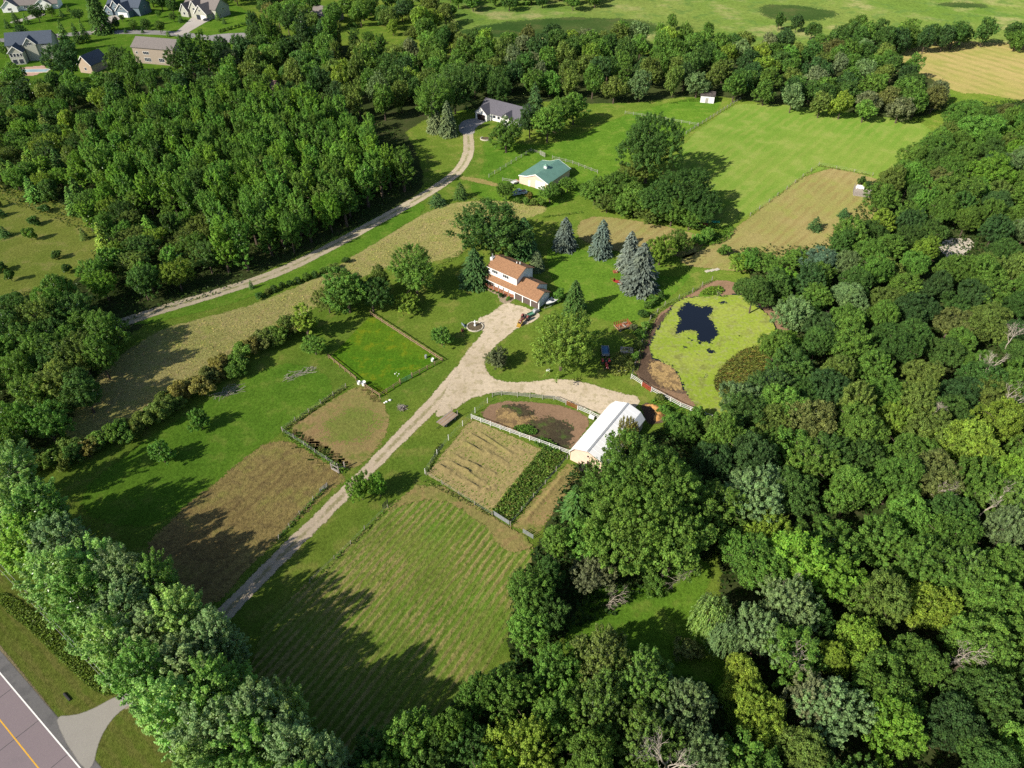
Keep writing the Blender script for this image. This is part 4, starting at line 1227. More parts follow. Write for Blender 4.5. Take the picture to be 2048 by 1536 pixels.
# suburb garden trees
sub = [(28, 33, 9, 'cedar'), (50, 36, 8, 'cedar'), (12, 46, 7, 'cedar'), (72, 24, 15, 'leafy'), (100, 20, 10, 'leafy'), (121, 25, 6, 'cedar'), (135, 16, 5, 'cedar'), (155, 29, 11, 'leafy'), (40, 62, 12, 'leafy'), (126, 68, 15, 'pine'), (150, 64, 10, 'pine'), (165, 60, 10, 'pine'), (188, 10, 22, 'spruce'),
       (232, 46, 10, 'leafy'), (265, 49, 9, 'leafy'), (290, 47, 10, 'leafy'), (318, 52, 11, 'leafy'), (250, 60, 4, 'cedar'), (284, 60, 4, 'cedar'), (335, 66, 5, 'cedar'), (343, 10, 14, 'leafy'), (346, 33, 8, 'leafy'), (360, 36, 6, 'cedar'), (243, 35, 6, 'leafy'), (316, 27, 6, 'leafy'), (450, 4, 6, 'leafy'), (434, 32, 6, 'cedar'), (447, 40, 5, 'cedar'),
       (130, 122, 36, 'leafy'), (6, 98, 13, 'leafy'), (235, 120, 26, 'leafy'), (262, 135, 26, 'leafy'), (300, 160, 22, 'leafy'), (505, 48, 16, 'aspen'), (540, 60, 20, 'aspen'), (380, 110, 26, 'aspen'), (410, 100, 22, 'aspen'), (350, 120, 22, 'leafy'), (445, 95, 20, 'leafy'), (700, 50, 6, 'bush'), (708, 50, 6, 'bush'), (736, 75, 12, 'leafy'), (585, 30, 20, 'far'), (605, 60, 20, 'aspen'), (660, 62, 20, 'aspen')]
sg = []
for i, (u, v, r, k) in enumerate(sub):
    t = ['dark green', 'mid green', 'dark green', 'deep green', 'mid green'][i % 5]
    sg.append((T(u, v, r, k, t, 'x', 17 if r > 30 else None, group='suburb garden trees', cat='tree'), k))
for k in sorted({k for _, k in sg}):
    row_labels([o for o, a in sg if a == k], G(470, 77), '{} ' + NAMES[k].replace('_tree', '').replace('_', ' ') + ' of the suburb gardens, counting from the cul-de-sac')
hd = [T(440 + i * 7.5, 61 - i * 2.2, 4, 'bush', 'mid green', 'x', 1.6, group='bushes of the cul-de-sac hedge', cat='bush') for i in range(11)]
row_labels(hd, G(435, 62), '{} clipped bush of the hedge beside the cul-de-sac, counting from the street')

# ---- dead trees
dead(1212, 1212, 6.5, 'bare reddish-grey branches low on the ailing tree at the clearing', 0, 0.5, 0.5, fat=1.2)
dead(1588, 955, 11, 'tall bare grey tree standing in front of the brown oak', 1)
dead(1650, 680, 6, 'bare grey thicket on the pond edge of the dark wood, tall one', 2, fat=1.6)
dead(1690, 670, 6, 'bare grey thicket beside the tall one on the pond edge', 3, fat=1.8)
dead(1960, 1030, 9, 'bleached forked dead tree between the golden and green crowns', 4, 0.2, fat=1.5, z=5)
dead(1400, 1135, 9, 'fallen pale trunk leaning over the bright bush by the clearing', 1, 1.15, -1.1, z=2)
dead(1310, 1560, 12, 'dead tree with white forked branches at the lower picture edge', 2, 0.0, 0.4, fat=1.3, z=5)
dead(1970, 760, 8, 'bare cream branches above the dark crowns, nearer the golden tree', 3, fat=1.5, z=5)
dead(2010, 700, 8, 'bare cream branches above the dark crowns, farther from the golden tree', 0, fat=1.4, z=5)
dead(1990, 830, 8, 'grey dead treetop just above the golden oak', 1, fat=1.7, z=5)
dead(1850, 850, 7, 'white dead limb poking out of the olive oak', 2, 0.5, 2.0, z=6)
dead(1560, 1190, 7, 'grey bare twigs above the silver crowns', 4, 0.2, fat=1.4, z=4)
dead(1900, 1330, 7, 'grey bare twigs inside the near wood', 0, 0.3, fat=1.5, z=6)
dead(1860, 990, 6, 'pale forked limb at the foot of the brownish oak', 3, 0.6, 1.0, z=6)
dead(1570, 1330, 6, 'grey bare twigs between the silver and golden crowns', 1, 0.1, fat=1.6, z=6)
dead(1630, 690, 8, 'slender white birch stem at the pond edge', 0, 0.05, fat=0.5)
dead(1640, 660, 8, 'second slender white stem at the pond edge', 4, 0.1, fat=0.5)
dead(1432, 600, 4, 'bleached snag standing in the pond mud', 2, 0.2, fat=0.6)

# ------------------------------------------------------------------ pond
PZ = lambda pts: [(1180 + x * .21484, 560 + y * .21484) for x, y in pts]
POND = PZ([(830, 225), (900, 190), (1000, 178), (1090, 190), (1180, 168), (1290, 172), (1400, 148), (1440, 205), (1500, 225), (1620, 330), (1700, 470), (1775, 610), (1740, 665), (1620, 645), (1500, 650), (1400, 690), (1320, 745), (1225, 830), (1170, 930), (1160, 1010), (1200, 1090), (1290, 1165),
           (1280, 1290), (1200, 1310), (1130, 1285), (1050, 1180), (985, 1090), (930, 1030), (895, 930), (860, 855), (800, 790), (740, 755), (660, 725), (600, 700), (600, 610), (640, 530), (690, 440), (740, 370), (775, 310)])
OPEN = [PZ(p) for p in ([(850, 215), (930, 190), (1000, 240), (1100, 225), (1190, 262), (1140, 300), (1135, 350), (1170, 430), (1215, 490), (1165, 545), (1140, 600), (1060, 590), (1010, 620), (980, 560), (1000, 490), (890, 480), (830, 520), (775, 525), (765, 460), (800, 420), (830, 370), (785, 310)],
                        [(1060, 635), (1130, 640), (1190, 680), (1140, 705), (1090, 680)], [(1180, 195), (1280, 195), (1290, 225), (1200, 230)], [(1040, 740), (1090, 770), (1090, 810), (1040, 830), (1060, 780)],
                        [(1050, 870), (1090, 860), (1095, 925), (1055, 920)], [(1350, 520), (1420, 500), (1420, 530), (1370, 540)], [(870, 615), (910, 620), (890, 640)], [(970, 670), (1040, 690), (1020, 715)], [(895, 540), (970, 545), (990, 585), (930, 570)], [(1195, 630), (1235, 640), (1205, 660)], [(1000, 820), (1045, 830), (1020, 840)])]


def mat_water():
    k = NT('pond_water')
    pos = k.n('NewGeometry').outputs['Position']
    b = k.n('Bump', i_Strength=0.15, i_Distance=0.02, i_Height=k.noise(pos, 2.5, 2.0))
    p = k.n('BsdfPrincipled', i_Base_Color=(0.006, 0.008, 0.014, 1), i_Roughness=0.06, i_Normal=b.outputs[0])
    return k.surface(p.outputs[0])


patch('pond_pen', Gs([(1262, 758), (1280, 700), (1300, 650), (1330, 618), (1385, 585), (1425, 560), (1465, 562), (1500, 580), (1555, 612), (1580, 660), (1560, 705), (1470, 730), (1445, 790), (1460, 840), (1418, 838), (1380, 815)]), m_dirt, zl(2), 0.6, 1.6, 1)
patch('pond_mud', Gs([(1266, 755), (1290, 690), (1310, 640), (1350, 610), (1380, 590), (1362, 625), (1325, 665), (1310, 715), (1345, 728), (1375, 760), (1385, 790), (1330, 780)]), m_mud, zl(3), 0.5, 1.6, 1)
patch('straw_litter', Gs([(1290, 728), (1325, 718), (1355, 740), (1372, 775), (1362, 782), (1320, 775)]), m_litter, zl(4), 0.5, 2.6)
patch('pond_bank_grass', Gs([(1395, 588), (1420, 572), (1450, 575), (1440, 590), (1400, 600)]), m_lush, zl(4), 0.5, 1.5)
patch('pond_water', Gs(POND), mat_water(), zl(5), 0.6, 1.0)
m_weed = mat_ground('duckweed', (0.165, 0.230, 0.026), (0.205, 0.245, 0.046), (0.105, 0.110, 0.036), big=0.07, mid=0.28, fine=1.6, cc_amt=0.7, contrast=0.55, bump=0.15, amp=1.9, cd=((0.20, 0.215, 0.085), 0.6))
_poly = chaikin(Gs(POND), 2)
_lo, _hi = _poly.min(0) - 1, _poly.max(0) + 1
_X, _Y = np.meshgrid(np.arange(_lo[0], _hi[0], 0.35), np.arange(_lo[1], _hi[1], 0.35))
_P = np.column_stack([_X.ravel(), _Y.ravel()])
_d = seg_dist(_P, _poly, np.roll(_poly, -1, 0))
_sd = np.where(inside(_P, _poly), _d, -_d) + 0.9
for op in OPEN:
    q = chaikin(Gs(op), 1)
    d = seg_dist(_P, q, np.roll(q, -1, 0))
    _sd = np.minimum(_sd, np.where(inside(_P, q), -d, d) * 1.0 + 0.15)
dw = grid_mesh('duckweed', _P, _X.shape[1], _X.shape[0], _sd > -1.4, zl(6) + 0.006, {'edge': _sd + 0.25}, m_weed, 'stuff')


def blades(name, poly, n, hmin, hmax, w, colour, mat, seed, lean=0.25, smooth=1, z0=0.0, flat=True):
    """upright blades or stems scattered over an outline, joined as one mass"""
    rg = np.random.default_rng(seed)
    poly = chaikin(poly, smooth) if smooth else np.array(poly)
    lo, hi = poly.min(0), poly.max(0)
    P = lo + rg.random((n * 6, 2)) * (hi - lo)
    P = P[inside(P, poly)][:n]
    m = len(P)
    h = rg.uniform(hmin, hmax, m)
    ax = unit(np.column_stack([rg.normal(0, lean * 1.6, m), rg.normal(0, lean * 1.6, m), np.ones(m)]))
    C = np.column_stack([P, np.full(m, z0)]) + ax * h[:, None] * 0.5
    a = rg.random(m) * 6.283
    nn = np.column_stack([np.cos(a), np.sin(a), np.full(m, 1.3)])
    if flat:
        C = np.column_stack([P, z0 + h * rg.uniform(0.25, 0.75, m)])
        nn = rg.normal(size=(m, 3)) * 0.45 + np.array([0, 0, 1.0])
        ax = unit(rg.normal(size=(m, 3)) * np.array([1, 1, 0.5]))
        me = leaf_mesh(name, C, unit(nn), h * rg.uniform(.7, 1.2, m), rg.random(m), mat, max(w, 0.4), ax)
    else:
        me = leaf_mesh(name, C, unit(nn), h, rg.random(m), mat, w, ax)
    o = link_mesh(name, me, None)
    o.color = (colour[0] * 1.5, colour[1] * 1.45, colour[2] * 1.3, 1)
    o['kind'] = 'stuff'
    return o


m_blade = mat_leaf('grass_blades', 0.45, 0.05, 0.25)
CAT = Gs(PZ([(1170, 1000), (1180, 930), (1230, 840), (1330, 755), (1420, 690), (1500, 655), (1620, 650), (1740, 668), (1720, 740), (1640, 830), (1560, 900), (1420, 980), (1330, 1040), (1290, 1120), (1220, 1080)]))
patch('reed_mud', CAT, m_compost, zl(8), 0.6, 1.0)
blades('cattail_reeds', CAT, 9000, 1.0, 1.8, 0.14, (0.120, 0.150, 0.032), m_blade, 3, 0.22, flat=False)
blades('cattail_reeds', CAT, 3000, 1.0, 1.7, 0.14, (0.20, 0.145, 0.045), m_blade, 4, 0.22, flat=False)
MEAD = Gs([(165, 850), (205, 750), (270, 695), (330, 660), (430, 636), (520, 612), (600, 578), (660, 552), (720, 507), (800, 462), (870, 422), (930, 408), (1000, 408), (1080, 412), (1050, 432), (980, 436), (920, 470), (925, 500), (880, 515), (830, 526), (750, 532), (690, 565), (640, 590), (580, 630), (500, 680), (400, 745), (300, 815), (220, 860)])
blades('dry_grass', MEAD, 5000, 0.2, 0.42, 0.26, (0.33, 0.285, 0.12), m_blade, 6, 0.5)
blades('green_grass', MEAD, 2500, 0.2, 0.42, 0.26, (0.20, 0.235, 0.06), m_blade, 7, 0.5)
WEEDS = Gs([(1085, 897), (1134, 911), (1020, 1050), (983, 1022)])
blades('tall_weeds', WEEDS, 2600, 0.3, 0.8, 0.3, (0.070, 0.125, 0.022), m_blade, 8, 0.5, 0)
blades('tall_weeds', WEEDS, 900, 0.3, 0.7, 0.35, (0.13, 0.14, 0.04), m_blade, 9, 0.5, 0)


def weed_line(p, q, n, w=0.7, col=(0.08, 0.15, 0.022), seed=0, h=(0.4, 1.0)):
    p, q = np.array(G(*p)), np.array(G(*q))
    d = (q - p) / np.hypot(*(q - p))
    e = np.array([-d[1], d[0]]) * w / 2
    return blades('fence_weeds', [p - e, q - e, q + e, p + e], n // 2, h[0] * .6, h[1] * .6, 0.3, col, m_blade, seed + 30, 0.45, 0)


for i, (p, q, n, w, c) in enumerate((((690, 775), (565, 862), 1500, 1.2, (0.11, 0.135, 0.035)), ((568, 866), (692, 945), 1700, 1.5, (0.085, 0.165, 0.022)), ((655, 972), (556, 1078), 900, 0.8, (0.07, 0.15, 0.02)), ((850, 962), (985, 1034), 1000, 0.8, (0.12, 0.14, 0.04)),
                                     ((1500, 432), (1637, 332), 1200, 1.2, (0.13, 0.145, 0.04)), ((1637, 332), (1745, 352), 600, 1.0, (0.15, 0.16, 0.05)), ((1340, 500), (1440, 470), 700, 3.0, (0.075, 0.15, 0.02)), ((1262, 757), (1310, 625), 1400, 1.6, (0.09, 0.14, 0.03)), ((1310, 625), (1425, 562), 1000, 1.0, (0.09, 0.14, 0.03)),
                                     ((1085, 435), (1165, 425), 400, 1.2, (0.07, 0.14, 0.02)), ((630, 1160), (770, 1022), 800, 0.7, (0.085, 0.16, 0.02)), ((1305, 800), (1410, 842), 1800, 4.0, (0.065, 0.15, 0.018)), ((930, 500), (870, 540), 500, 2.5, (0.09, 0.15, 0.03)), ((853, 945), (880, 890), 500, 0.9, (0.09, 0.13, 0.03)))):
    weed_line(p, q, n, w, c, i)
blades('roadside_weeds', Gs([(0, 1180), (60, 1215), (150, 1300), (235, 1360), (255, 1385), (200, 1395), (140, 1340), (60, 1260), (0, 1215)]), 9000, 0.15, 0.55, 0.4, (0.085, 0.135, 0.022), m_blade, 77, 0.5)
blades('paddock_weeds', Gs([(1060, 885), (1090, 875), (1130, 905), (1100, 905)]), 900, 0.3, 0.8, 0.4, (0.06, 0.13, 0.02), m_blade, 78, 0.5)
blades('paddock_weeds', Gs([(1020, 855), (1060, 850), (1080, 870), (1045, 870)]), 700, 0.3, 0.7, 0.4, (0.06, 0.13, 0.02), m_blade, 79, 0.5)
blades('scrap_weeds', Gs([(1225, 710), (1275, 690), (1262, 750), (1215, 755)]), 1500, 0.3, 0.9, 0.4, (0.13, 0.16, 0.035), m_blade, 80, 0.5)
blades('netting_weeds', Gs([(1400, 455), (1480, 450), (1450, 490), (1395, 490)]), 1400, 0.3, 0.9, 0.4, (0.07, 0.15, 0.02), m_blade, 81, 0.5)
blades('pond_edge_grass', Gs([(1395, 590), (1425, 572), (1450, 578), (1440, 592)]), 700, 0.3, 0.8, 0.4, (0.09, 0.16, 0.02), m_blade, 82, 0.5)


def under(name, poly_px, n, seed, colour):
    """knee-high undergrowth over a wood's floor"""
    rg = np.random.default_rng(seed)
    poly = np.array(Gs(poly_px))
    lo, hi = poly.min(0), poly.max(0)
    P = lo + rg.random((n * 5, 2)) * (hi - lo)
    P = P[inside(P, poly)][:n]
    m = len(P)
    hmp = 0.6 + 0.9 * (np.sin(P[:, 0] * 0.9 + np.sin(P[:, 1] * 0.5)) * np.sin(P[:, 1] * 0.8 + 1.3) > 0.1)
    C = np.column_stack([P, rg.random(m) * hmp + 0.1])
    me = leaf_mesh(name, C, unit(rg.normal(size=(m, 3)) * 0.6 + np.array([0, 0, 1.0])), rg.uniform(0.45, 0.9, m), rg.random(m), m_leaf)
    o = link_mesh(name, me, None)
    o.color = (*colour, 1)
    o['kind'] = 'stuff'


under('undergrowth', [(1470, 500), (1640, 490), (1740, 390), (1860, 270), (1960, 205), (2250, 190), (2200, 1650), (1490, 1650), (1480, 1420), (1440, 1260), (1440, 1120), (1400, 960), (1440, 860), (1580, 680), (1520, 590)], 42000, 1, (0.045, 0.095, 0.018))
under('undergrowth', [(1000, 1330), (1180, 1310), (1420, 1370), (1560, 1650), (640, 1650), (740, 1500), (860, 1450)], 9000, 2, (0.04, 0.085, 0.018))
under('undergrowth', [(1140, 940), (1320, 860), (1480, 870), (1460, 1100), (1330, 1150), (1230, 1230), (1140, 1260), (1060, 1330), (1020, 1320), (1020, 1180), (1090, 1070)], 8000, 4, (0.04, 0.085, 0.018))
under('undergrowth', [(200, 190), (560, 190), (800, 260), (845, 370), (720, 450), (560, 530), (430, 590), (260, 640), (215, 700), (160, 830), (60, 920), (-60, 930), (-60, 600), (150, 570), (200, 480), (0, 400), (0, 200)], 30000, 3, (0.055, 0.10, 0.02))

# ------------------------------------------------------------------ building materials
m_white = M('white_siding', (0.78, 0.77, 0.74), 0.6, 0.04, 1.5)
m_trim = M('white_trim', (0.80, 0.79, 0.76), 0.5, 0.03, 2.0)
m_brownroof = M('brown_shingles', (0.262, 0.140, 0.074), 0.9, 0.30, 4.0, 0.4)
m_greyroof = M('charcoal_shingles', (0.105, 0.100, 0.118), 0.9, 0.25, 4.0, 0.4)
m_tanroof = M('taupe_shingles', (0.165, 0.145, 0.135), 0.9, 0.2, 3.0, 0.3)
m_blueroof = M('slate_blue_shingles', (0.062, 0.078, 0.105), 0.9, 0.2, 3.0, 0.3)
m_metalwhite = M('white_steel_roofing', (0.80, 0.79, 0.77), 0.45, 0.03, 0.6)
m_metalgreen = M('green_steel_roofing', (0.125, 0.245, 0.190), 0.45, 0.08, 0.5)
m_peach = M('peach_steel_siding', (0.66, 0.49, 0.38), 0.6, 0.05, 0.8)
m_glass = M('window_glass', (0.035, 0.042, 0.055), 0.08, 0.1, 1.0, spec=0.5)
m_darkdoor = M('brown_garage_door', (0.110, 0.082, 0.072), 0.6, 0.08, 2.0)
m_inner_shade = M('painted_interior_shade', (0.035, 0.022, 0.018), 0.9, 0.2, 2.0)  # shade inside open doorways, put into the colour of flat slabs
m_greyw = M('weathered_wood', (0.300, 0.265, 0.235), 0.9, 0.25, 3.0, 0.3)
m_redwood = M('red_stained_deck', (0.330, 0.135, 0.070), 0.8, 0.15, 3.0)
m_brownw = M('brown_fence_wood', (0.285, 0.190, 0.115), 0.9, 0.22, 3.0, 0.3)
m_whitew = M('white_fence_paint', (0.72, 0.71, 0.68), 0.6, 0.10, 2.0)
m_oldwhite = M('worn_white_fence', (0.34, 0.33, 0.28), 0.8, 0.2, 2.0)
m_rust = M('rusty_steel', (0.300, 0.095, 0.040), 0.85, 0.35, 3.0, 0.3)
m_redp = M('red_paint', (0.38, 0.045, 0.035), 0.45, 0.12, 3.0)
m_bluep = M('blue_tarp', (0.045, 0.115, 0.20), 0.6, 0.2, 3.0)
m_tyre = M('black_rubber', (0.022, 0.021, 0.021), 0.85, 0.15, 3.0)
m_black = M('black_metal', (0.025, 0.025, 0.027), 0.5, 0.1, 3.0)
m_grey = M('grey_metal', (0.30, 0.31, 0.32), 0.45, 0.12, 3.0)
m_tan = M('tan_siding', (0.300, 0.250, 0.200), 0.7, 0.06, 1.5)
m_sage = M('sage_siding', (0.36, 0.36, 0.30), 0.7, 0.06, 1.5)
m_bluew = M('slate_siding', (0.120, 0.165, 0.195), 0.7, 0.08, 1.5)
m_brickw = M('beige_brick', (0.40, 0.31, 0.235), 0.85, 0.15, 4.0, 0.3)
m_stone = M('pale_edging_stone', (0.52, 0.47, 0.37), 0.9, 0.15, 3.0, 0.3)


def gable(mb, x0, x1, y0, y1, ze, zr, over=0.4, end=0.35, th=0.16, ym=None):
    """gable roof slab, ridge along x; eaves at y0 and y1 (wall lines) and height ze at the wall"""
    ym = (y0 + y1) / 2 if ym is None else ym
    s0, s1 = (zr - ze) / (ym - y0), (zr - ze) / (y1 - ym)
    prof = [(y0 - over, ze - over * s0), (ym, zr), (y1 + over, ze - over * s1), (y1 + over, ze - over * s1 + th), (ym, zr + th), (y0 - over, ze - over * s0 + th)]
    return mb.prism(prof, x0 - end, x1 + end)


def gable_y(mb, x0, x1, y0, y1, ze, zr, over=0.4, end0=0.35, end1=0.0, th=0.16):
    xm = (x0 + x1) / 2
    s = (zr - ze) / (xm - x0)
    prof = [(x0 - over, ze - over * s), (xm, zr), (x1 + over, ze - over * s), (x1 + over, ze - over * s + th), (xm, zr + th), (x0 - over, ze - over * s + th)]
    return mb.prism(prof, y0 - end0, y1 + end1, 'y')


def gwall(mb, x0, x1, y0, y1, ze, zr, ym=None):
    ym = (y0 + y1) / 2 if ym is None else ym
    return mb.prism([(y0, 0), (y1, 0), (y1, ze - .01), (ym, zr - .01), (y0, ze - .01)], x0, x1)


def gwall_y(mb, x0, x1, y0, y1, ze, zr, z0=0):
    xm = (x0 + x1) / 2
    return mb.prism([(x0, z0), (x1, z0), (x1, ze - .01), (xm, zr - .01), (x0, ze - .01)], y0, y1, 'y')


def window(parent, face, a, plane, z, w, h, name='window', fm=None, pm=None, proud=0.06, bars=0):
    """framed window on a wall; face is the outward direction, a the position along the wall"""
    fm, pm = fm or m_trim, pm or m_glass
    sgn = -1 if face[0] == '-' else 1
    p0, p1 = sorted((plane, plane + sgn * proud))
    q0, q1 = sorted((plane, plane + sgn * proud * 0.5))

    def bx(mb, u0, u1, z0, z1, k0, k1):
        if face[1] == 'y':
            mb.box(u0, u1, k0, k1, z0, z1)
        else:
            mb.box(k0, k1, u0, u1, z0, z1)
    f = 0.09
    mb = MB()
    bx(mb, a - w / 2, a + w / 2, z, z + f, p0, p1)
    bx(mb, a - w / 2, a + w / 2, z + h - f, z + h, p0, p1)
    bx(mb, a - w / 2, a - w / 2 + f, z + f, z + h - f, p0, p1)
    bx(mb, a + w / 2 - f, a + w / 2, z + f, z + h - f, p0, p1)
    for i in range(bars):
        c = a - w / 2 + w * (i + 1) / (bars + 1)
        bx(mb, c - .035, c + .035, z + f, z + h - f, p0, p1)
    fr = mb.build(name, fm, parent)
    mp = MB()
    bx(mp, a - w / 2 + f, a + w / 2 - f, z + f, z + h - f, q0, q1)
    mp.build('pane', pm, fr)
    return fr


def frame(p, q, along):
    """origin, rotation and length from two ground points along a front line"""
    p, q = Vector((*p, 0)), Vector((*q, 0))
    d = q - p
    return p, math.atan2(d.y, d.x), d.length


# ---- brown-roofed house: x runs along its front towards the garage end, y to the back
hp = G(962.7, 555, 2.6)
hq = G(1072.7, 605, 2.6)
HO, HR, HL = frame(hp, hq, 1)
house = thing('brown_roofed_house', 'two-storey white house with brown shingle roofs, front porch and three-bay garage', 'house', HO, HR)
L = HL
mb = MB()
gwall(mb, 1.2, 10.9, 1.8, 8.7, 5.85, 7.5)
mb.build('wall', m_white, house)
mb = MB()
gable(mb, 1.2, 10.9, 1.8, 8.7, 5.85, 7.5, 0.45, 0.45)
rf = mb.build('roof', m_brownroof, house)
for i in range(5):
    unit_box('roof_vent', m_black, rf, 2.2 + i * 1.5, 2.55 + i * 1.5, 5.6, 5.85, 7.42, 7.68)
for xx, yy in ((7.9, 5.4), (8.6, 5.9)):
    unit_box('vent_pipe', m_trim, rf, xx, xx + .2, yy, yy + .2, 7.1, 8.0)
# lower front roof over porch and garage: one long slope, rising to the upper wall
mb = MB()
mb.prism([(0.15, 2.55), (1.3, 3.2), (3.2, 4.1), (3.2, 4.25), (0.15, 2.70)], 0.0, 10.9)
mb.build('porch_roof', m_brownroof, house)
mb = MB()
mb.prism([(0.15, 2.553), (4.6, 4.85), (8.4, 2.9), (8.4, 3.03), (4.6, 5.0), (0.15, 2.703)], 10.902, L - 2.6)
b2 = mb.build('garage_roof', m_brownroof, house)
for i in range(3):
    unit_box('roof_vent', m_black, b2, 12.0 + i * 1.25, 12.35 + i * 1.25, 4.95, 5.2, 4.75, 4.98)
unit_box('vent_pipe', m_trim, b2, 11.6, 11.8, 6.0, 6.2, 4.2, 5.2)
mb = MB()
mb.prism([(0.15, 2.55), (3.2, 4.13), (6.3, 2.55), (6.3, 2.70), (3.2, 4.28), (0.15, 2.70)], L - 2.598, L + 0.2)
mb.build('garage_end_roof', m_brownroof, house)
mb = MB()
mb.box(1.2, 10.88, 2.0, 8.68, 0, 3.2)
mb.prism([(0.9, 0), (8.1, 0), (8.1, 2.98), (4.6, 4.83), (0.9, 2.92)], 10.9, L - 2.7)
mb.prism([(0.9, 0), (5.9, 0), (5.9, 2.73), (3.2, 4.11), (0.9, 2.92)], L - 2.7, L - 0.2)
mb.build('ground_floor_wall', m_white, house)
for i in range(3):
    x0 = 11.25 + i * 2.72
    w = 2.4
    dr = MB().box(x0, x0 + w, 0.82, 0.9, 0.03, 2.2).build('garage_door', m_darkdoor, house)
    for k in range(4):
        unit_box('door_panel', m_darkdoor, dr, x0 + .06, x0 + w - .06, 0.795, 0.82, 0.08 + k * .53, 0.56 + k * .53)
    unit_box('garage_pillar', m_trim, house, x0 + w + .03, x0 + w + .29, 0.68, 0.86, 0, 2.55)
unit_box('garage_pillar', m_trim, house, 10.92, 11.2, 0.70, 0.86, 0, 2.55)
window(house, '-y', 3.4, 1.8, 4.35, 2.1, 1.15, bars=2)
window(house, '-y', 7.2, 1.8, 4.35, 2.1, 1.15, bars=2)
for xx, ww in ((2.6, 0.9), (4.1, .9), (5.6, 1.5), (9.6, 1.2)):
    window(house, '-y', xx, 2.0, 0.9, ww, 1.2)
window(house, '+x', 3.2, L - .2, 0.2, 0.9, 1.9, 'side_door', m_trim, m_white)
window(house, '+x', 6.5, L - 2.7, 1.0, 0.8, 0.7)
pd = MB().box(7.2, 8.15, 1.93, 1.995, 0.2, 2.25).build('front_door', m_redwood, house)
unit_box('door_panel', m_darkdoor, pd, 7.4, 7.95, 1.90, 1.93, 1.1, 1.9)
pch = MB().box(0.5, 10.6, 0.3, 1.99, 0, 0.22).build('porch_floor', m_redwood, house)
for i in range(6):
    xx = 0.5 + i * 1.75
    unit_box('porch_post', m_greyw, house, xx, xx + .14, 0.36, 0.5, 0.22, 2.62)
rl = MB()
for zz in (0.55, 0.95):
    rl.box(0.6, 6.6, 0.40, 0.46, zz, zz + .07)
rl.build('porch_railing', m_redwood, house)
ch = MB().box(0.35, 1.15, 3.4, 4.6, 0, 7.5).build('chimney', m_stone if False else m_trim, house)
unit_box('chimney_cap', m_grey, ch, 0.5, 1.0, 3.6, 4.4, 7.5, 7.62)
MB().tube([(.75, 4.0, 7.62), (.75, 4.0, 8.5)], .1, 8).build('flue_pipe', m_grey, ch)
for y0, y1, nm in ((0.15, 0.10, 'gutter'),):
    unit_box('gutter', m_trim, house, 0.0, L + .2, 0.06, 0.145, 2.5, 2.66)
unit_box('gutter', m_trim, house, .8, 11.3, 1.26, 1.345, 5.70, 5.86)
patch('house_path', [tuple(HO.xy + Vector((math.cos(HR), math.sin(HR))) * a + Vector((-math.sin(HR), math.cos(HR))) * b) for a, b in ((0, -.3), (6.5, -.5), (8.5, -2.2), (10.9, -2.6), (11.0, .8), (9, .2), (0.3, .2))], M('tan_paver', (0.30, 0.235, 0.16), 0.9, 0.2, 2.0), zl(5), 0.4, 0.0, 0)


def HW(a, b, z=0):
    c, s = math.cos(HR), math.sin(HR)
    return (HO.x + a * c - b * s, HO.y + a * s + b * c, z)


def add_bush(pos, r, h, tint, label, kind='bush'):
    return plant(kind, pos[0], pos[1], r, h, tint, NAMES[kind], label, 'bush')


add_bush(HW(10.2, -.9), 0.7, 1.0, 'fresh green', 'bright clipped bush beside the first garage bay')
add_bush(HW(7.8, -.9), 0.8, 1.3, 'deep green', 'dark planting in front of the porch steps')
for i in range(5):
    add_bush(HW(0.6 + i * 1.3, -.25), 0.42, 0.55, 'mid green', ordinal(i).capitalize() + ' low plant along the porch edge, counting from the chimney end')['group'] = 'plants along the porch'

# ---- white-roofed barn: gambrel roof; x along its length to the far end, y across towards the trees
bp, bq = G(1138, 903, 2.6), G(1220, 808, 2.6)
BO, BR, BL = frame(bp, bq, 1)
barn = thing('white_roofed_barn', 'long peach-walled barn with a white steel gambrel roof, half under trees', 'barn', BO, BR)
W = -8.5
bprof = [(-0.2, 0), (-0.2, 2.5), (-1.15, 3.85), (-4.2, 4.85), (-7.3, 3.85), (-8.3, 2.5), (-8.3, 0)]
MB().prism(bprof[::-1], 0.35, BL - .35).build('wall', m_peach, barn)
mb = MB()
top = [(0.05, 2.45), (-1.15, 4.0), (-4.2, 5.0), (-7.3, 4.0), (-8.55, 2.45)]
for i, nm in enumerate(('lower_roof', 'upper_roof', 'upper_roof', 'lower_roof')):
    (a, za), (b, zb_) = top[i], top[i + 1]
    if i == 3:
        mt = m_metalwhite
    MB().prism([(a, za), (b, zb_), (b, zb_ + .1), (a, za + .1)], 0.0, BL).build(nm, m_metalwhite, barn)
MB().box(-.01, BL + .01, -4.42, -3.98, 5.06, 5.13).build('ridge_cap', m_grey, barn)
for xx in (-.04, BL - .02):
    mb = MB()
    for i in range(4):
        (a, za), (b, zb_) = top[i], top[i + 1]
        mb.prism([(a, za - .12), (b, zb_ - .12), (b, zb_ + .05), (a, za + .05)], xx, xx + .06)
    mb.build('gable_trim', m_greyw, barn)
MB().box(0.30, 0.345, -5.3, -4.1, 0.02, 2.1).build('doorway', m_inner_shade, barn)  # slab on the solid wall, coloured as the shade inside the door
MB().box(-.5, -.42, -4.0, -3.95, 0.0, 2.0).build('door', m_white, barn)
unit_box('door_sill', m_greyw, barn, -.6, .3, -5.4, -4.0, 0.0, 0.10)
unit_box('wall_lamp', m_black, barn, .15, .345, -4.35, -4.1, 3.3, 3.6)
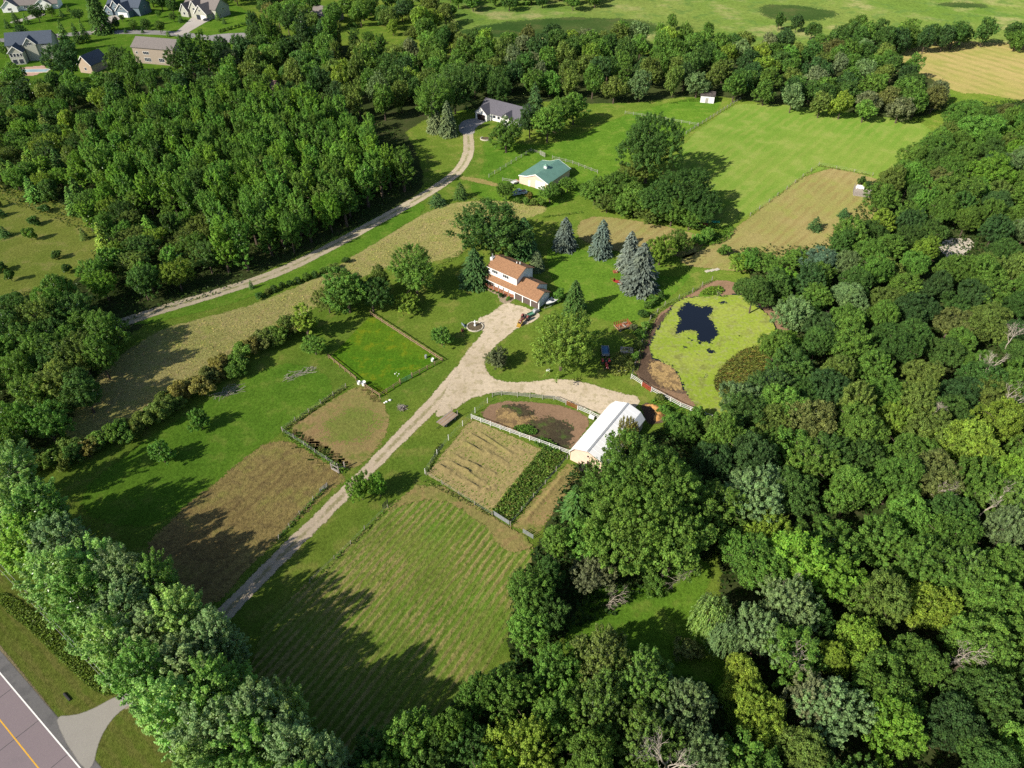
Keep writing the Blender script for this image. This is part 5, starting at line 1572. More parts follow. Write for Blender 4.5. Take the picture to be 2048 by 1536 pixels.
for i in range(1, 12):
    xx = BL * i / 12
    for a, b in ((0, 1), (1, 2), (2, 3)):
        (ya, za), (yb, zb_) = top[a], top[a + 1]
        bar_part('roof_rib', m_metalwhite, barn, (xx, ya, za + .115), (xx, yb, zb_ + .115), .05, .03)

# ---- green-roofed stable
gp, gq = G(1038, 367), G(1081, 380)
SO, SR, SLn = frame(gp, gq, 1)
stable = thing('green_roofed_stable', 'peach stable with a green steel roof, white trim and a roof cupola', 'stable', SO, SR)
W, Ld = 11.4, 14.5
pr = [(0, 0), (W, 0), (W, 2.75), (6.6, 4.75), (3.0, 3.3), (0, 2.85)]
MB().prism(pr, 0.3, Ld, 'y').build('wall', m_peach, stable)
rt = [(-.25, 2.86), (3.0, 3.36), (6.6, 4.86), (W + .3, 2.72)]
for i, nm in enumerate(('lean_to_roof', 'roof', 'roof')):
    (a, za), (b, zb_) = rt[i], rt[i + 1]
    MB().prism([(a, za), (b, zb_), (b, zb_ + .1), (a, za + .1)], 0.0, Ld + .3, 'y').build(nm, m_metalgreen, stable)
for yy in (-.06, Ld + .3):
    mb = MB()
    for i in range(3):
        (a, za), (b, zb_) = rt[i], rt[i + 1]
        mb.prism([(a, za - .18), (b, zb_ - .18), (b, zb_ + .14), (a, za + .14)], yy, yy + .06, 'y')
    mb.build('gable_trim', m_trim, stable)
MB().box(6.6, 10.3, 0.18, 0.295, 0.03, 2.75).build('sliding_door', m_white, stable)
MB().box(3.6, 4.5, 0.2, 0.295, 0.03, 2.0).build('side_door', m_white, stable)
cu = MB().box(6.1, 7.1, 6.0, 7.0, 4.6, 5.7).build('cupola', m_trim, stable)
MB().quad((5.9, 5.8, 5.7), (7.3, 5.8, 5.7), (6.6, 6.5, 6.4)).quad((7.3, 5.8, 5.7), (7.3, 7.2, 5.7), (6.6, 6.5, 6.4)).quad((7.3, 7.2, 5.7), (5.9, 7.2, 5.7), (6.6, 6.5, 6.4)).quad((5.9, 7.2, 5.7), (5.9, 5.8, 5.7), (6.6, 6.5, 6.4)).build('cupola_roof', m_metalgreen, cu)
for xx in (-.02, W - .06):
    unit_box('corner_trim', m_trim, stable, xx, xx + .1, .2, .295, 0, 2.8)

# ---- white house with grey roof
wp, wq = G(953, 235), G(976, 240.5)
WO, WR, WL = frame(G(954, 236), G(1030, 262), 1)
WR = rad(-35)
wh = thing('grey_roofed_house', 'white ranch house with a charcoal roof and an open garage in its gable', 'house', WO, WR)
mb = MB()
gwall(mb, 0.4, 19.5, 1.5, 11.0, 3.0, 6.3)
gwall_y(mb, 0.0, 5.6, -0.9, 1.5, 3.0, 5.4)
gwall_y(mb, 12.5, 16.5, -0.3, 1.5, 3.0, 4.9)
mb.build('wall', m_white, wh)
gable(MB(), 0.4, 19.5, 1.5, 11.0, 3.0, 6.3, .5, .45).build('roof', m_greyroof, wh)
gable_y(MB(), 0.0, 5.6, -0.9, 5.6, 3.0, 5.4, .4, .4, 0).build('garage_gable_roof', m_greyroof, wh)
gable_y(MB(), 12.5, 16.5, -0.3, 4.6, 3.0, 4.9, .4, .4, 0).build('front_gable_roof', m_greyroof, wh)
gable_y(MB(), 14.5, 18.5, 7.0, 12.5, 3.2, 5.4, .4, 0, .4).build('rear_gable_roof', m_greyroof, wh)
MB().box(0.9, 4.7, -.955, -.905, 0.03, 2.3).build('garage_opening_shade', m_inner_shade, wh)  # no open bay: dark slab carries the garage's inner shade as colour
window(wh, '-y', 7.6, 1.5, 1.0, 1.6, 1.3)
window(wh, '-y', 9.8, 1.5, 1.0, 1.4, 1.3)
window(wh, '-y', 14.5, -.3, 1.0, 1.6, 1.3)
window(wh, '-x', 5.0, .4, 1.0, 1.2, 1.2)
unit_box('entry_post', m_trim, wh, 6.3, 6.45, .6, .75, 0, 2.8)

# ---- small white shed
s0 = G(1400, 205)
shed = thing('white_shed', 'small white shed with a dark flat-pitched roof in the far paddock corner', 'shed', s0, rad(-14))
MB().prism([(0, 0), (4.2, 0), (4.2, 3.4), (0, 2.9)], 0, 5.6).build('wall', m_white, shed)
MB().prism([(-.3, 2.88), (4.5, 3.45), (4.5, 3.6), (-.3, 3.03)], -.3, 5.9).build('roof', M('dark_felt_roof', (0.085, 0.07, 0.065), .9, .5, 1.0), shed)
MB().box(2.0, 3.2, -.06, -.005, .02, 2.1).build('door', m_oldwhite, shed)
# ---- ruined shed
r0 = G(1706, 391)
ru = thing('ruined_shed', 'collapsing grey board shed with a torn pale roof and bushes growing through', 'shed', r0, rad(-20))
w_ = ru
for i in range(11):
    x0 = i * .45
    unit_box('board', m_greyw, ru, x0 + .01, x0 + .43, -.03 + .02 * (i % 2), .03 + .02 * (i % 2), 0, 2.5 + .12 * ((i * 5) % 3))
for i in range(9):
    y0 = .1 + i * .45
    unit_box('board', m_greyw, ru, -.04, .02 + .015 * (i % 2), y0, y0 + .43, 0, 2.4 + .1 * ((i * 7) % 3))
for i, (a, b, za, zb_) in enumerate(((0.1, 1.0, 2.5, 3.0), (1.0, 1.9, 3.0, 3.3), (.2, 1.2, 2.2, 2.6))):
    MB().prism([(a + i * .6, za - .3 * i), (b + i * .6, zb_ - .5 * i), (b + i * .6, zb_ + .06 - .5 * i), (a + i * .6, za + .06 - .3 * i)], .1 + .3 * i, 2.6 - .2 * i).build('roof_sheet', m_metalwhite, ru)
unit_box('roof_beam', m_greyw, ru, 0, 4.8, 2.0, 2.15, 2.3, 2.45)


# ---- suburb houses
def suburb_house(name, label, p, q, width, wings, fronts, wins, doors, wallm, roofm, extra=None):
    O, Rz, _ = frame(p, q, 1)
    h = thing(name, label, 'house', O, Rz)
    mb = MB()
    for (x0, x1, y0, y1, ze, zr) in wings:
        gwall(mb, x0, x1, y0, y1, ze, zr)
    for (x0, x1, y0, y1, ze, zr) in fronts:
        gwall_y(mb, x0, x1, y0, y1, ze, zr)
    mb.build('wall', wallm, h)
    for (x0, x1, y0, y1, ze, zr) in wings:
        gable(MB(), x0, x1, y0, y1, ze, zr, .5, .4).build('roof', roofm, h)
    for (x0, x1, y0, y1, ze, zr) in fronts:
        gable_y(MB(), x0, x1, y0, y1 + 1.5, ze, zr, .45, .4, 0).build('gable_roof', roofm, h)
        mb = MB()
        xm = (x0 + x1) / 2
        s = (zr - ze) / (xm - x0)
        for a, za, b, zb_ in ((x0 - .45, ze - .45 * s, xm, zr), (xm, zr, x1 + .45, ze - .45 * s)):
            mb.prism([(a, za - .22), (b, zb_ - .22), (b, zb_ + .14), (a, za + .14)], y0 - .47, y0 - .41, 'y')
        mb.build('gable_trim', m_trim, h)
    for w in wins:
        window(h, w[0], *w[1:6], bars=w[6] if len(w) > 6 else 0)
    for (x0, x1, y, z1, mt) in doors:
        MB().box(x0, x1, y - .07, y - .004, .03, z1).build('garage_door', mt, h)
    return h


suburb_house('ranch_house', 'white ranch house at the far top corner of the suburb', G(4, 25), G(94, 20), 0,
             [(2, 30, 2, 12, 3, 6.5)], [(1, 9, -1, 4, 3, 6.2), (18, 27, 0, 4, 3, 6.0)], [('-y', 5, -1, .9, 2.2, 1.4, 2), ('-y', 13, 2, .9, 2.4, 1.4, 2)], [(19, 25, 0, 2.4, m_white)], m_white, m_tanroof)
suburb_house('blue_grey_house', 'slate-blue suburb house with three white-trimmed front gables and a wide garage', G(212, 30), G(262, 34), 0,
             [(0, 21, 3, 13, 4.6, 8.6)], [(0, 5, 0, 5, 3, 5.4), (4.5, 9.5, 1, 6, 5, 7.8), (9, 17, -1.5, 5, 3.4, 7.0)], [('-y', 2.5, 0, .9, 1.4, 1.3), ('-y', 7, 1, 3.6, 1.2, 1.2), ('-y', 13, -1.5, 3.8, 1.4, 1.2), ('+x', 8, 21, 3.2, 1.3, 1.3)],
             [(10, 16, -1.5, 2.4, m_white)], m_bluew, m_blueroof)
gh = suburb_house('grey_gabled_house', 'large taupe-roofed suburb house with cream gables beside the concrete drive', G(362, 33), G(426, 42), 0,
                  [(0, 23, 4, 15, 5.0, 9.2)], [(0, 5.5, .5, 6, 3.2, 6.8), (6.5, 12.5, 1.5, 7, 5, 8.6), (12, 20.5, -1, 6, 3.4, 7.6)], [('-y', 2.7, .5, 1, 1.5, 1.5), ('-y', 9.5, 1.5, 3.8, 1.4, 1.4), ('-y', 16, -1, 4.2, 1.2, 1.2), ('+x', 10, 23, 3.5, 1.2, 1.2), ('+x', 7, 23, 1, 1.2, 1.2)],
                  [(13, 15.6, -1, 2.5, m_glass), (16.2, 19.8, -1, 2.5, m_white)], m_sage, m_tanroof)
suburb_house('pool_house', 'big suburb house with slate roof, white-framed sunroom and a swimming pool', G(30, 128), G(88, 124), 0,
             [(-2, 18, 4, 15, 7.5, 11.5)], [(-.5, 5.5, -1.5, 6, 5.6, 8.2), (6, 11, 3.2, 7, 7.8, 10.4)], [('-y', .6, -1.5, 3.4, 1.2, 1.6), ('-y', 2.0, -1.5, 3.4, 1.2, 1.6), ('-y', 3.4, -1.5, 3.4, 1.2, 1.6), ('-y', 4.8, -1.5, 3.4, 1.0, 1.6), ('-y', 8.5, 3.2, 7.0, 2.4, 1.2, 2), ('-y', 13.5, 4, 3.6, 1.2, 1.7), ('-y', 15.5, 4, 3.6, 1.2, 1.7), ('-y', 7.8, 4, 3.6, 1.2, 1.7), ('-y', 10, 4, 3.6, 1.2, 1.7), ('-y', 14.5, 4, 6.3, 2.2, 1.0, 2),
                                                                              ('-y', 1.2, -1.5, .2, 2.2, 2.3), ('-y', 3.9, -1.5, .2, 2.2, 2.3), ('-y', 8.5, 4, .2, 3.6, 2.4, 2), ('-y', 13, 4, .2, 3, 2.2, 2)], [], m_sage, m_blueroof)
suburb_house('tan_house', 'tan brick house with a taupe roof half hidden by aspens', G(268, 128), G(326, 133), 0,
             [(0, 22, 2, 13, 7.4, 10.4)], [], [('-y', 7, 2, 4.2, 3.2, 1.4, 2), ('-y', 7, 2, 1.0, 3.6, 1.8, 3), ('-y', 14.5, 2, 1.2, 3, 1.8, 2), ('-y', 17, 2, 4.4, 1.4, 1.2), ('-y', 2, 2, 4.2, 1.2, 1.2)], [], m_tan, m_tanroof)
suburb_house('gabled_outbuilding', 'small beige gabled house with a dark roof behind the big suburb tree', G(162, 145), G(180, 147), 0,
             [], [(0, 7, 0, 10, 4, 7.6)], [('-y', 3.5, 0, 1.2, 1.2, 1.4)], [], m_brickw, m_blueroof)
suburb_house('garden_house', 'house with a grey-brown roof showing among trees at the end of the gardens', G(622, 38), G(662, 46), 0,
             [(0, 16, 0, 10, 3, 6.4)], [], [('-y', 4, 0, 1, 1.4, 1.3), ('-y', 11, 0, 1, 1.4, 1.3)], [], m_tan, m_tanroof)
suburb_house('hidden_house', 'brown roof glimpsed between the crowns above the lane wood', G(505, 200), G(545, 206), 0,
             [(0, 11, 0, 8, 5, 8.0)], [], [('-y', 5, 0, 2.5, 1.4, 1.2)], [], m_brickw, M('brown_tiles', (0.17, 0.105, 0.08), .9, .2, 3.0))
# pool
pc = G(51, 142)
pool = thing('swimming_pool', 'pale blue swimming pool with light coping behind the big slate-roofed house', 'pool', pc, rad(3))
MB().box(-11, 11, -2.6, 2.6, 0.02, .12).build('coping', m_stone, pool)
MB().box(-10.2, 10.2, -1.9, 1.9, 0.05, .135).build('water', M('pool_water', (0.28, 0.40, 0.44), .1, .05, 1.0), pool)


# ------------------------------------------------------------------ fences
def fence(name, label, pts, spacing, rails, hgt, pmat, rmat, pw=0.12, rw=0.05, rh=0.13, group=None, wires=(), jitter=0.0, lean=0.0, cat='fence'):
    """posts and rails along ground points; every post, rail and wire is a part"""
    P = [Vector((*p, 0)) for p in pts]
    root = thing(name, label, cat, P[0], 0, group)
    o0 = P[0].copy()
    rg = random.Random(len(label) * 7)
    for i in range(len(P) - 1):
        a, b = P[i] - o0, P[i + 1] - o0
        L = (b - a).length
        n = max(1, round(L / spacing))
        for k in range(n + (1 if i == len(P) - 2 else 0)):
            c = a.lerp(b, k / n)
            hh = hgt * rg.uniform(1.0, 1.15)
            c += Vector((rg.uniform(-jitter, jitter), rg.uniform(-jitter, jitter), 0))
            po = unit_box('post', pmat, root, c.x - pw / 2, c.x + pw / 2, c.y - pw / 2, c.y + pw / 2, -.05, hh, math.atan2(b.y - a.y, b.x - a.x))
            if lean:
                po.rotation_euler = (rg.uniform(-lean, lean), rg.uniform(-lean, lean), po.rotation_euler[2])
        e = (b - a).normalized()
        nrm = Vector((-e.y, e.x, 0)) * (pw / 2 + rw / 2)
        for z in rails:
            m = max(1, round(L / (spacing * 1.0)))
            for k in range(m):
                s, t = a.lerp(b, k / m), a.lerp(b, (k + 1) / m)
                bar_part('rail', rmat, root, s + nrm + Vector((0, 0, z + rg.uniform(-.02, .02))), t + nrm + Vector((0, 0, z + rg.uniform(-.02, .02))), rw, rh)
        for z in wires:
            MB().tube([a + Vector((0, 0, z)), b + Vector((0, 0, z))], .012, 4).build('wire', m_grey, root)
    return root


def gate(name, label, p, q, mat, hgt=1.25, bars=5, post=None):
    p, q = Vector((*p, 0)), Vector((*q, 0))
    root = thing(name, label, 'gate', p)
    d = q - p
    for i in range(bars):
        z = 0.2 + (hgt - .2) * i / (bars - 1)
        bar_part('bar', mat, root, (0, 0, z), d + Vector((0, 0, z)), .05, .07)
    for t in (0.0, 0.5, 1.0):
        c = d * t
        unit_box('upright', mat, root, c.x - .04, c.x + .04, c.y - .04, c.y + .04, .12, hgt + .06)
    if post:
        for t in (-.02, 1.02):
            c = d * t
            unit_box('post', post, root, c.x - .12, c.x + .12, c.y - .12, c.y + .12, 0, hgt + .35)
    return root


fence('rail_fence', 'brown rail fence on the hedge side of the green paddock', Gs([(658, 717), (713, 762)]), 2.4, (0.5, 1.0), 1.15, m_brownw, m_brownw, .16, .06, .16)
fence('rail_fence', 'short brown rail fence between the white tubs and the near paddock corner', Gs([(731, 776), (760, 795)]), 2.4, (0.5, 1.0), 1.15, m_brownw, m_brownw, .16, .06, .16)
fence('rail_fence', 'dark rail fence from the near paddock corner to the green gate', Gs([(760, 795), (801, 768)]), 2.4, (0.5, 1.0), 1.15, m_brownw, m_brownw, .16, .06, .14)
fence('rail_fence', 'dark rail fence from the green gate to the paddock corner near the drive', Gs([(824, 756), (885, 723)]), 2.4, (0.5, 1.0), 1.15, m_brownw, m_brownw, .16, .06, .14)
fence('rail_fence', 'long brown rail fence on the house side of the green paddock', Gs([(885, 723), (742, 630)]), 2.4, (0.5, 1.0), 1.15, m_brownw, m_brownw, .16, .06, .18)
m_ggreen = M('green_gate_paint', (0.10, 0.26, 0.17), 0.5, .1, 2.0)
gate('paddock_gate', 'green tubular gate on the drive side of the green paddock', G(801, 768), G(824, 756), m_ggreen, 1.25, 5, m_brownw)
fence('board_fence', 'white board fence between the hay plot and the dirt paddock', Gs([(943, 838), (1040, 874), (1139, 910)]), 2.5, (0.4, 0.8, 1.2), 1.35, m_whitew, m_whitew, .11, .04, .11)
fence('board_fence', 'worn white board fence curving round the top of the dirt paddock', Gs([(985, 794), (1003, 791), (1035, 794), (1085, 799), (1108, 800), (1132, 810)]), 2.5, (0.45, 0.8, 1.15), 1.3, m_oldwhite, m_oldwhite, .13, .05, .11)
gate('paddock_gate', 'rusty red gate in the worn white fence of the dirt paddock', G(1133, 810), G(1154, 819), m_rust, 1.2, 5)
fence('board_fence', 'short white board fence between the red gate and the barn', Gs([(1155, 820), (1180, 831), (1200, 841)]), 2.2, (0.4, 0.8, 1.2), 1.35, m_whitew, m_whitew, .11, .04, .11)
fence('board_fence', 'short white board fence of the pond pen above the red gate', Gs([(1262, 758), (1283, 772)]), 2.4, (0.5, 0.95, 1.35), 1.45, m_whitew, m_whitew, .11, .04, .10)
gate('pen_gate', 'red steel gate of the pond pen', G(1283, 772), G(1301, 784), m_redp, 1.3, 6)
fence('board_fence', 'long white board fence along the lower side of the pond pen', Gs([(1302, 784), (1360, 815), (1422, 840)]), 2.5, (0.5, 0.95, 1.35), 1.45, m_whitew, m_whitew, .11, .04, .10)
fence('wire_fence', 'thin pale posts with wire along the drive side of the hay plot', Gs([(975, 806), (951, 826), (926, 852), (898, 880), (875, 910), (850, 948)]), 4.2, (), 1.5, m_whitew, m_whitew, .09, wires=(0.5, 1.0, 1.4), jitter=.08)
fence('wire_fence', 'wire fence along the lower edge of the hay plot', Gs([(853, 950), (985, 1032)]), 4.5, (), 1.2, m_greyw, m_greyw, .1, wires=(0.5, 1.0), jitter=.1, lean=.06)
fence('wire_fence', 'wire fence between the weed strip and the cut strip', Gs([(1134, 918), (1020, 1051)]), 4.0, (), 1.3, m_greyw, m_greyw, .1, wires=(0.5, 1.0), jitter=.1)
gate('field_gate', 'grey wire gate at the foot of the weed strip', G(987, 1030), G(1018, 1050), m_grey, 1.2, 6)
gate('field_gate', 'grey gate at the foot of the cut strip', G(1046, 1066), G(1066, 1078), m_grey, 1.2, 5)
fence('wire_fence', 'wire fence between the upper pasture and the worn paddock', Gs([(692, 775), (565, 862)]), 4.0, (), 1.3, m_greyw, m_greyw, .12, wires=(0.4, 0.8, 1.2), jitter=.1, lean=.06)
fence('wire_fence', 'overgrown wire fence between the worn paddock and the dried field', Gs([(566, 864), (676, 936)]), 3.6, (), 1.3, m_greyw, m_greyw, .14, wires=(0.4, 0.8, 1.2), jitter=.1, lean=.08)
br = thing('brace_posts', 'grey timber corner posts with a diagonal brace beside the driveway', 'fence posts', (*G(676, 944), 0))
for i, (px_, py_) in enumerate(((678, 946), (690, 936), (664, 938))):
    c = Vector((*G(px_, py_), 0)) - Vector((*G(676, 944), 0))
    unit_box('post', m_greyw, br, c.x - .12, c.x + .12, c.y - .12, c.y + .12, 0, 1.8)
a_, b_, c_ = [Vector((*G(*q), 0)) - Vector((*G(676, 944), 0)) for q in ((678, 946), (690, 936), (664, 938))]
bar_part('brace', m_greyw, br, a_ + Vector((0, 0, 1.6)), b_ + Vector((0, 0, 0.4)), .12, .12)
bar_part('brace', m_greyw, br, a_ + Vector((0, 0, 1.5)), c_ + Vector((0, 0, 1.5)), .12, .12)
bar_part('brace', m_greyw, br, c_ + Vector((0, 0, .25)), a_ + Vector((0, 0, .25)), .3, .3)
fence('wire_fence', 'leaning wire fence along the drive side of the dried field', Gs([(655, 974), (600, 1030), (556, 1080)]), 3.4, (), 1.2, m_greyw, m_greyw, .12, wires=(0.5, 1.0), jitter=.2, lean=.15)
gate('field_gate', 'small dark gate lying at the upper end of the leaning fence', G(641, 985), G(656, 973), m_grey, 1.1, 4)
fence('wire_fence', 'sparse wire fence along the drive side of the row field', Gs([(775, 1016), (730, 1060), (670, 1118), (620, 1165)]), 5.0, (), 1.1, m_greyw, m_greyw, .1, wires=(0.5, 0.9), jitter=.2, lean=.12)
gate('field_gate', 'dark steel gate in the shade of the driveway trees', G(766, 1018), G(776, 1006), m_black, 1.2, 5)
fence('wire_fence', 'wire fence up the pond pen beside the scrap yard', Gs([(1262, 757), (1283, 690), (1300, 640), (1330, 612), (1385, 585), (1424, 562)]), 4.5, (), 1.4, m_greyw, m_greyw, .12, wires=(0.5, 1.0), jitter=.1)
fence('rail_fence', 'pale rail fence from the lane towards the trees by the white house', Gs([(978, 355), (1012, 334), (1062, 303)]), 3.0, (0.5, 1.0), 1.25, m_oldwhite, m_oldwhite, .13, .04, .07)
fence('rail_fence', 'pale rail fence above the green-roofed stable', Gs([(1062, 303), (1080, 309)]), 3.0, (0.5, 1.0), 1.25, m_oldwhite, m_oldwhite, .13, .04, .07)
gate('field_gate', 'pale panel gate above the green-roofed stable', G(1080, 310), G(1090, 315), m_oldwhite, 1.7, 9)
fence('rail_fence', 'pale rail fence from the stable to the field clump', Gs([(1105, 318), (1145, 328), (1195, 347)]), 3.2, (0.5, 1.0), 1.25, m_oldwhite, m_oldwhite, .13, .04, .07)
fence('rail_fence', 'pale rail fence crossing the paddock behind the tallest field tree', Gs([(1250, 228), (1300, 235), (1395, 252)]), 3.2, (0.5, 1.0), 1.25, m_oldwhite, m_oldwhite, .13, .04, .07)
fence('rail_fence', 'grey rail fence between the shed paddock and the hayfield', Gs([(1372, 268), (1420, 238), (1480, 200)]), 3.2, (0.5, 1.0), 1.25, m_greyw, m_greyw, .14, .05, .1)
fence('rail_fence', 'pale rails at the lane end of the stable yard', Gs([(1005, 362), (1035, 367)]), 3.0, (0.5, 1.0), 1.2, m_oldwhite, m_oldwhite, .12, .05, .1)
fence('wire_fence', 'wire fence along the corner of the mown field', Gs([(1500, 432), (1637, 331), (1745, 352)]), 6.0, (), 1.2, m_greyw, m_greyw, .14, wires=(0.6, 1.1), jitter=.1)
lb = thing('concrete_slab_step', 'pale slabs lying at the corner of the mown field above the pond', 'slabs', (*G(1423, 540), 0), .5)
for i in range(3):
    unit_box('slab', m_stone, lb, -2.2 + i * 1.5, -.8 + i * 1.5, -.5 - .3 * i, .5 - .3 * i, 0.02, .14)
pc = G(1423, 535)

# ------------------------------------------------------------------ utility lines along the road
for k, (p, q, lab) in enumerate((((0, 1128), (385, 1536), 'upper overhead wire running above the roadside verge'), ((0, 1140), (378, 1536), 'lower overhead wire running above the roadside verge'))):
    a, b = Vector((*G(*p, 8.0 - k * .4), 8.0 - k * .4)), Vector((*G(*q, 8.0 - k * .4), 8.0 - k * .4))
    d = b - a
    pts = []
    for i in range(17):
        t = -0.5 + 2.0 * i / 16
        w = a + d * t
        w.z += -0.9 * (1 - (2 * (t + .5) / 2 - 1) ** 2) + .6
        pts.append(w)
    o = MB().tube(pts, .018, 5).build('overhead_wire', m_grey)
    tag(o, lab, 'wire', 'overhead wires along the road')


# ------------------------------------------------------------------ vehicles and yard things
def wheel(name, parent, x, y, z, r, w, tm=None, rimm=None, ax='y'):
    mb = MB()
    n = 14
    prof = [(r * .55, -w / 2), (r * .92, -w / 2), (r, -w * .3), (r, w * .3), (r * .92, w / 2), (r * .55, w / 2)]
    V, Fc = [], []
    for i in range(n):
        t = 2 * math.pi * i / n
        for rr, s in prof:
            c, q = rr * math.cos(t), rr * math.sin(t)
            V.append((x + c, y + s, z + q) if ax == 'y' else (x + s, y + c, z + q))
    m = len(prof)
    for i in range(n):
        j = (i + 1) % n
        for k in range(m - 1):
            Fc.append((i * m + k, i * m + k + 1, j * m + k + 1, j * m + k))
    mb.v, mb.f = V, Fc
    o = mb.build(name, tm or m_tyre, parent)
    h = (x, y - w * .32, z), (x, y + w * .32, z)
    if ax == 'x':
        h = (x - w * .32, y, z), (x + w * .32, y, z)
    MB().tube(h, r * .56, 10).build('rim', rimm or m_grey, o)
    return o


def tractor(label, pos, rz, body, rimm, yellow=None, loader=False):
    t = thing('tractor', label, 'tractor', (*pos, 0), rz)
    for s in (-1, 1):
        wheel('rear_wheel', t, -.9, s * .78, .72, .72, .42, None, rimm)
        wheel('front_wheel', t, 1.25, s * .62, .42, .42, .26, None, rimm)
    MB().prism([(-.28, .75), (.28, .75), (.30, 1.15), (.22, 1.32), (-.22, 1.32), (-.30, 1.15)], .1, 1.75).build('hood', body, t)
    MB().box(-1.5, .1, -.25, .25, .55, .95).build('chassis', m_black, t)
    for s in (-1, 1):
        MB().prism([(-1.6, 1.0), (-1.35, 1.42), (-.75, 1.52), (-.35, 1.3), (-.35, 1.22), (-.75, 1.44), (-1.3, 1.34), (-1.5, 1.0)][::1], s * .78 - .22, s * .78 + .22, 'y').build('fender', body, t)
    MB().box(-1.25, -.75, -.25, .25, .95, 1.12).box(-1.32, -1.2, -.25, .25, 1.12, 1.55).build('seat', m_black, t)
    MB().tube([(-.25, 0, 1.2), (-.5, 0, 1.5)], .03, 6).tube([(-.52 + .0, -.18, 1.5), (-.42, 0, 1.56), (-.52, .18, 1.5), (-.6, 0, 1.45), (-.52, -.18, 1.5)], .02, 5).build('steering_wheel', m_black, t)
    MB().tube([(.9, .12, 1.3), (.9, .12, 2.0)], .045, 6).build('exhaust', m_black, t)
    for s in (-1, 1):
        unit_box('headlight', m_trim, t, 1.75, 1.78, s * .2 - .07, s * .2 + .07, .98, 1.12)
    if loader:
        for s in (-1, 1):
            MB().tube([(-.2, s * .5, 1.1), (1.2, s * .5, 1.25), (2.2, s * .5, .4)], .07, 5).build('loader_arm', yellow, t)
        MB().prism([(2.15, .1), (2.2, .75), (2.28, .75), (2.3, .12), (2.95, .06), (2.95, .02)], -.55, .55, 'y').build('bucket', yellow, t)
    else:
        MB().box(-2.0, -1.5, -.6, .6, .4, .52).build('drawbar', m_black, t)
    return t


m_yellow = M('yellow_paint', (0.36, 0.22, 0.04), .5, .15, 3.0)
m_maroon = M('faded_maroon', (0.22, 0.07, 0.06), .5, .2, 3.0)
ta = G(1047, 643)
tractor('dark tractor with a yellow front loader on the gravel edge beside the yellow-green maple', ta, math.atan2(G(1035, 655)[1] - ta[1], G(1035, 655)[0] - ta[0]), m_maroon, m_grey, m_yellow, True)
tb = G(1212, 733)
tractor('red tractor parked in the maple shade in front of the blue wagon', tb, rad(-88), m_redp, m_redp)
# blue box wagon behind it
wg = thing('box_wagon', 'blue tarped box wagon behind the red tractor in the maple shade', 'wagon', (*G(1210, 708), 0), rad(-92))
MB().box(-1.6, 1.6, -.85, .85, .6, .7).build('bed', m_black, wg)
for y0 in (-.88, .84):
    unit_box('side_board', m_grey, wg, -1.6, 1.6, y0, y0 + .04, .7, 1.35)
for x0 in (-1.64, 1.6):
    unit_box('end_board', m_grey, wg, x0, x0 + .04, -.88, .88, .7, 1.35)
MB().prism([(-.8, 1.1), (-.3, 1.3), (.1, 1.22), (.5, 1.32), (.8, 1.1)], -1.5, 1.5).build('tarp', m_bluep, wg)
for sx_ in (-1, 1):
    for sy_ in (-1, 1):
        wheel('wheel', wg, sx_ * 1.0, sy_ * 1.0, .38, .38, .2)
MB().tube([(1.6, 0, .5), (2.5, 0, .45)], .06, 5).build('drawbar', m_rust, wg)
# rusty open wagon
rw_ = thing('rusty_wagon', 'rusty orange wagon with raised sides and a littered bed beyond the maple shade', 'wagon', (*G(1245, 657), 0), rad(24))
MB().box(-2.0, 2.0, -1.1, 1.1, .75, .85).build('bed', m_rust, rw_)
for i in range(7):
    unit_box('slat', m_rust, rw_, -2.0 + i * .62, -1.75 + i * .62, 1.08, 1.14, .85, 1.9)
for i in range(4):
    unit_box('slat', m_rust, rw_, 1.96, 2.02, -1.0 + i * .58, -.7 + i * .58, .85, 1.7)
unit_box('side_rail', m_brownw, rw_, -2.0, 2.0, -1.16, -1.1, .85, 1.2)
unit_box('end_rail', m_brownw, rw_, -2.06, -2.0, -1.1, 1.1, .85, 1.2)
rgx = random.Random(3)
for i in range(16):
    a = rgx.uniform(0, 3.1)
    x, y = rgx.uniform(-1.6, 1.6), rgx.uniform(-.8, .8)
    o = unit_box('scrap_board', rgx.choice([m_brownw, m_greyw, m_rust, m_brownw]), rw_, x - .5, x + .5, y - .07, y + .07, .86, .98 + rgx.uniform(0, .25))
    o.rotation_euler = (0, rgx.uniform(-.15, .15), a)
for sx_ in (-1, 1):
    for sy_ in (-1, 1):
        wheel('wheel', rw_, sx_ * 1.3, sy_ * 1.0, .42, .42, .2)
MB().tube([(-2.0, 0, .6), (-3.2, 0, .4)], .06, 5).build('drawbar', m_rust, rw_)
# hay wagon by the drive
e_ = np.array(G(914, 829)) - np.array(G(884, 853))
hw = thing('hay_wagon', 'flatbed hay wagon with a plank deck on the grass beside the driveway', 'wagon', (*G(895, 843), 0), math.atan2(e_[1], e_[0]))
for i in range(8):
    unit_box('plank', [m_brownw, M('tan_plank', (0.34, 0.25, 0.17), .9, .2, 3.), M('grey_plank', (0.30, 0.24, 0.20), .9, .2, 3.)][(i * 5) % 3], hw, -2.3, 2.3, -1.0 + i * .25, -.76 + i * .25, .9, .96 + .006 * (i % 2))
unit_box('side_beam', m_greyw, hw, -2.35, 2.35, -1.08, -1.01, .78, .98)
unit_box('side_beam', m_greyw, hw, -2.35, 2.35, 1.01, 1.08, .78, .98)
for s in (-1, 1):
    unit_box('stake', m_greyw, hw, 2.28, 2.36, s * .9 - .05, s * .9 + .05, .9, 2.2)
    for x_ in (-1.4, 1.4):
        wheel('wheel', hw, x_, s * .95, .42, .42, .22)
MB().box(-2.0, 2.0, -.12, .12, .45, .78).build('reach_beam', m_black, hw)
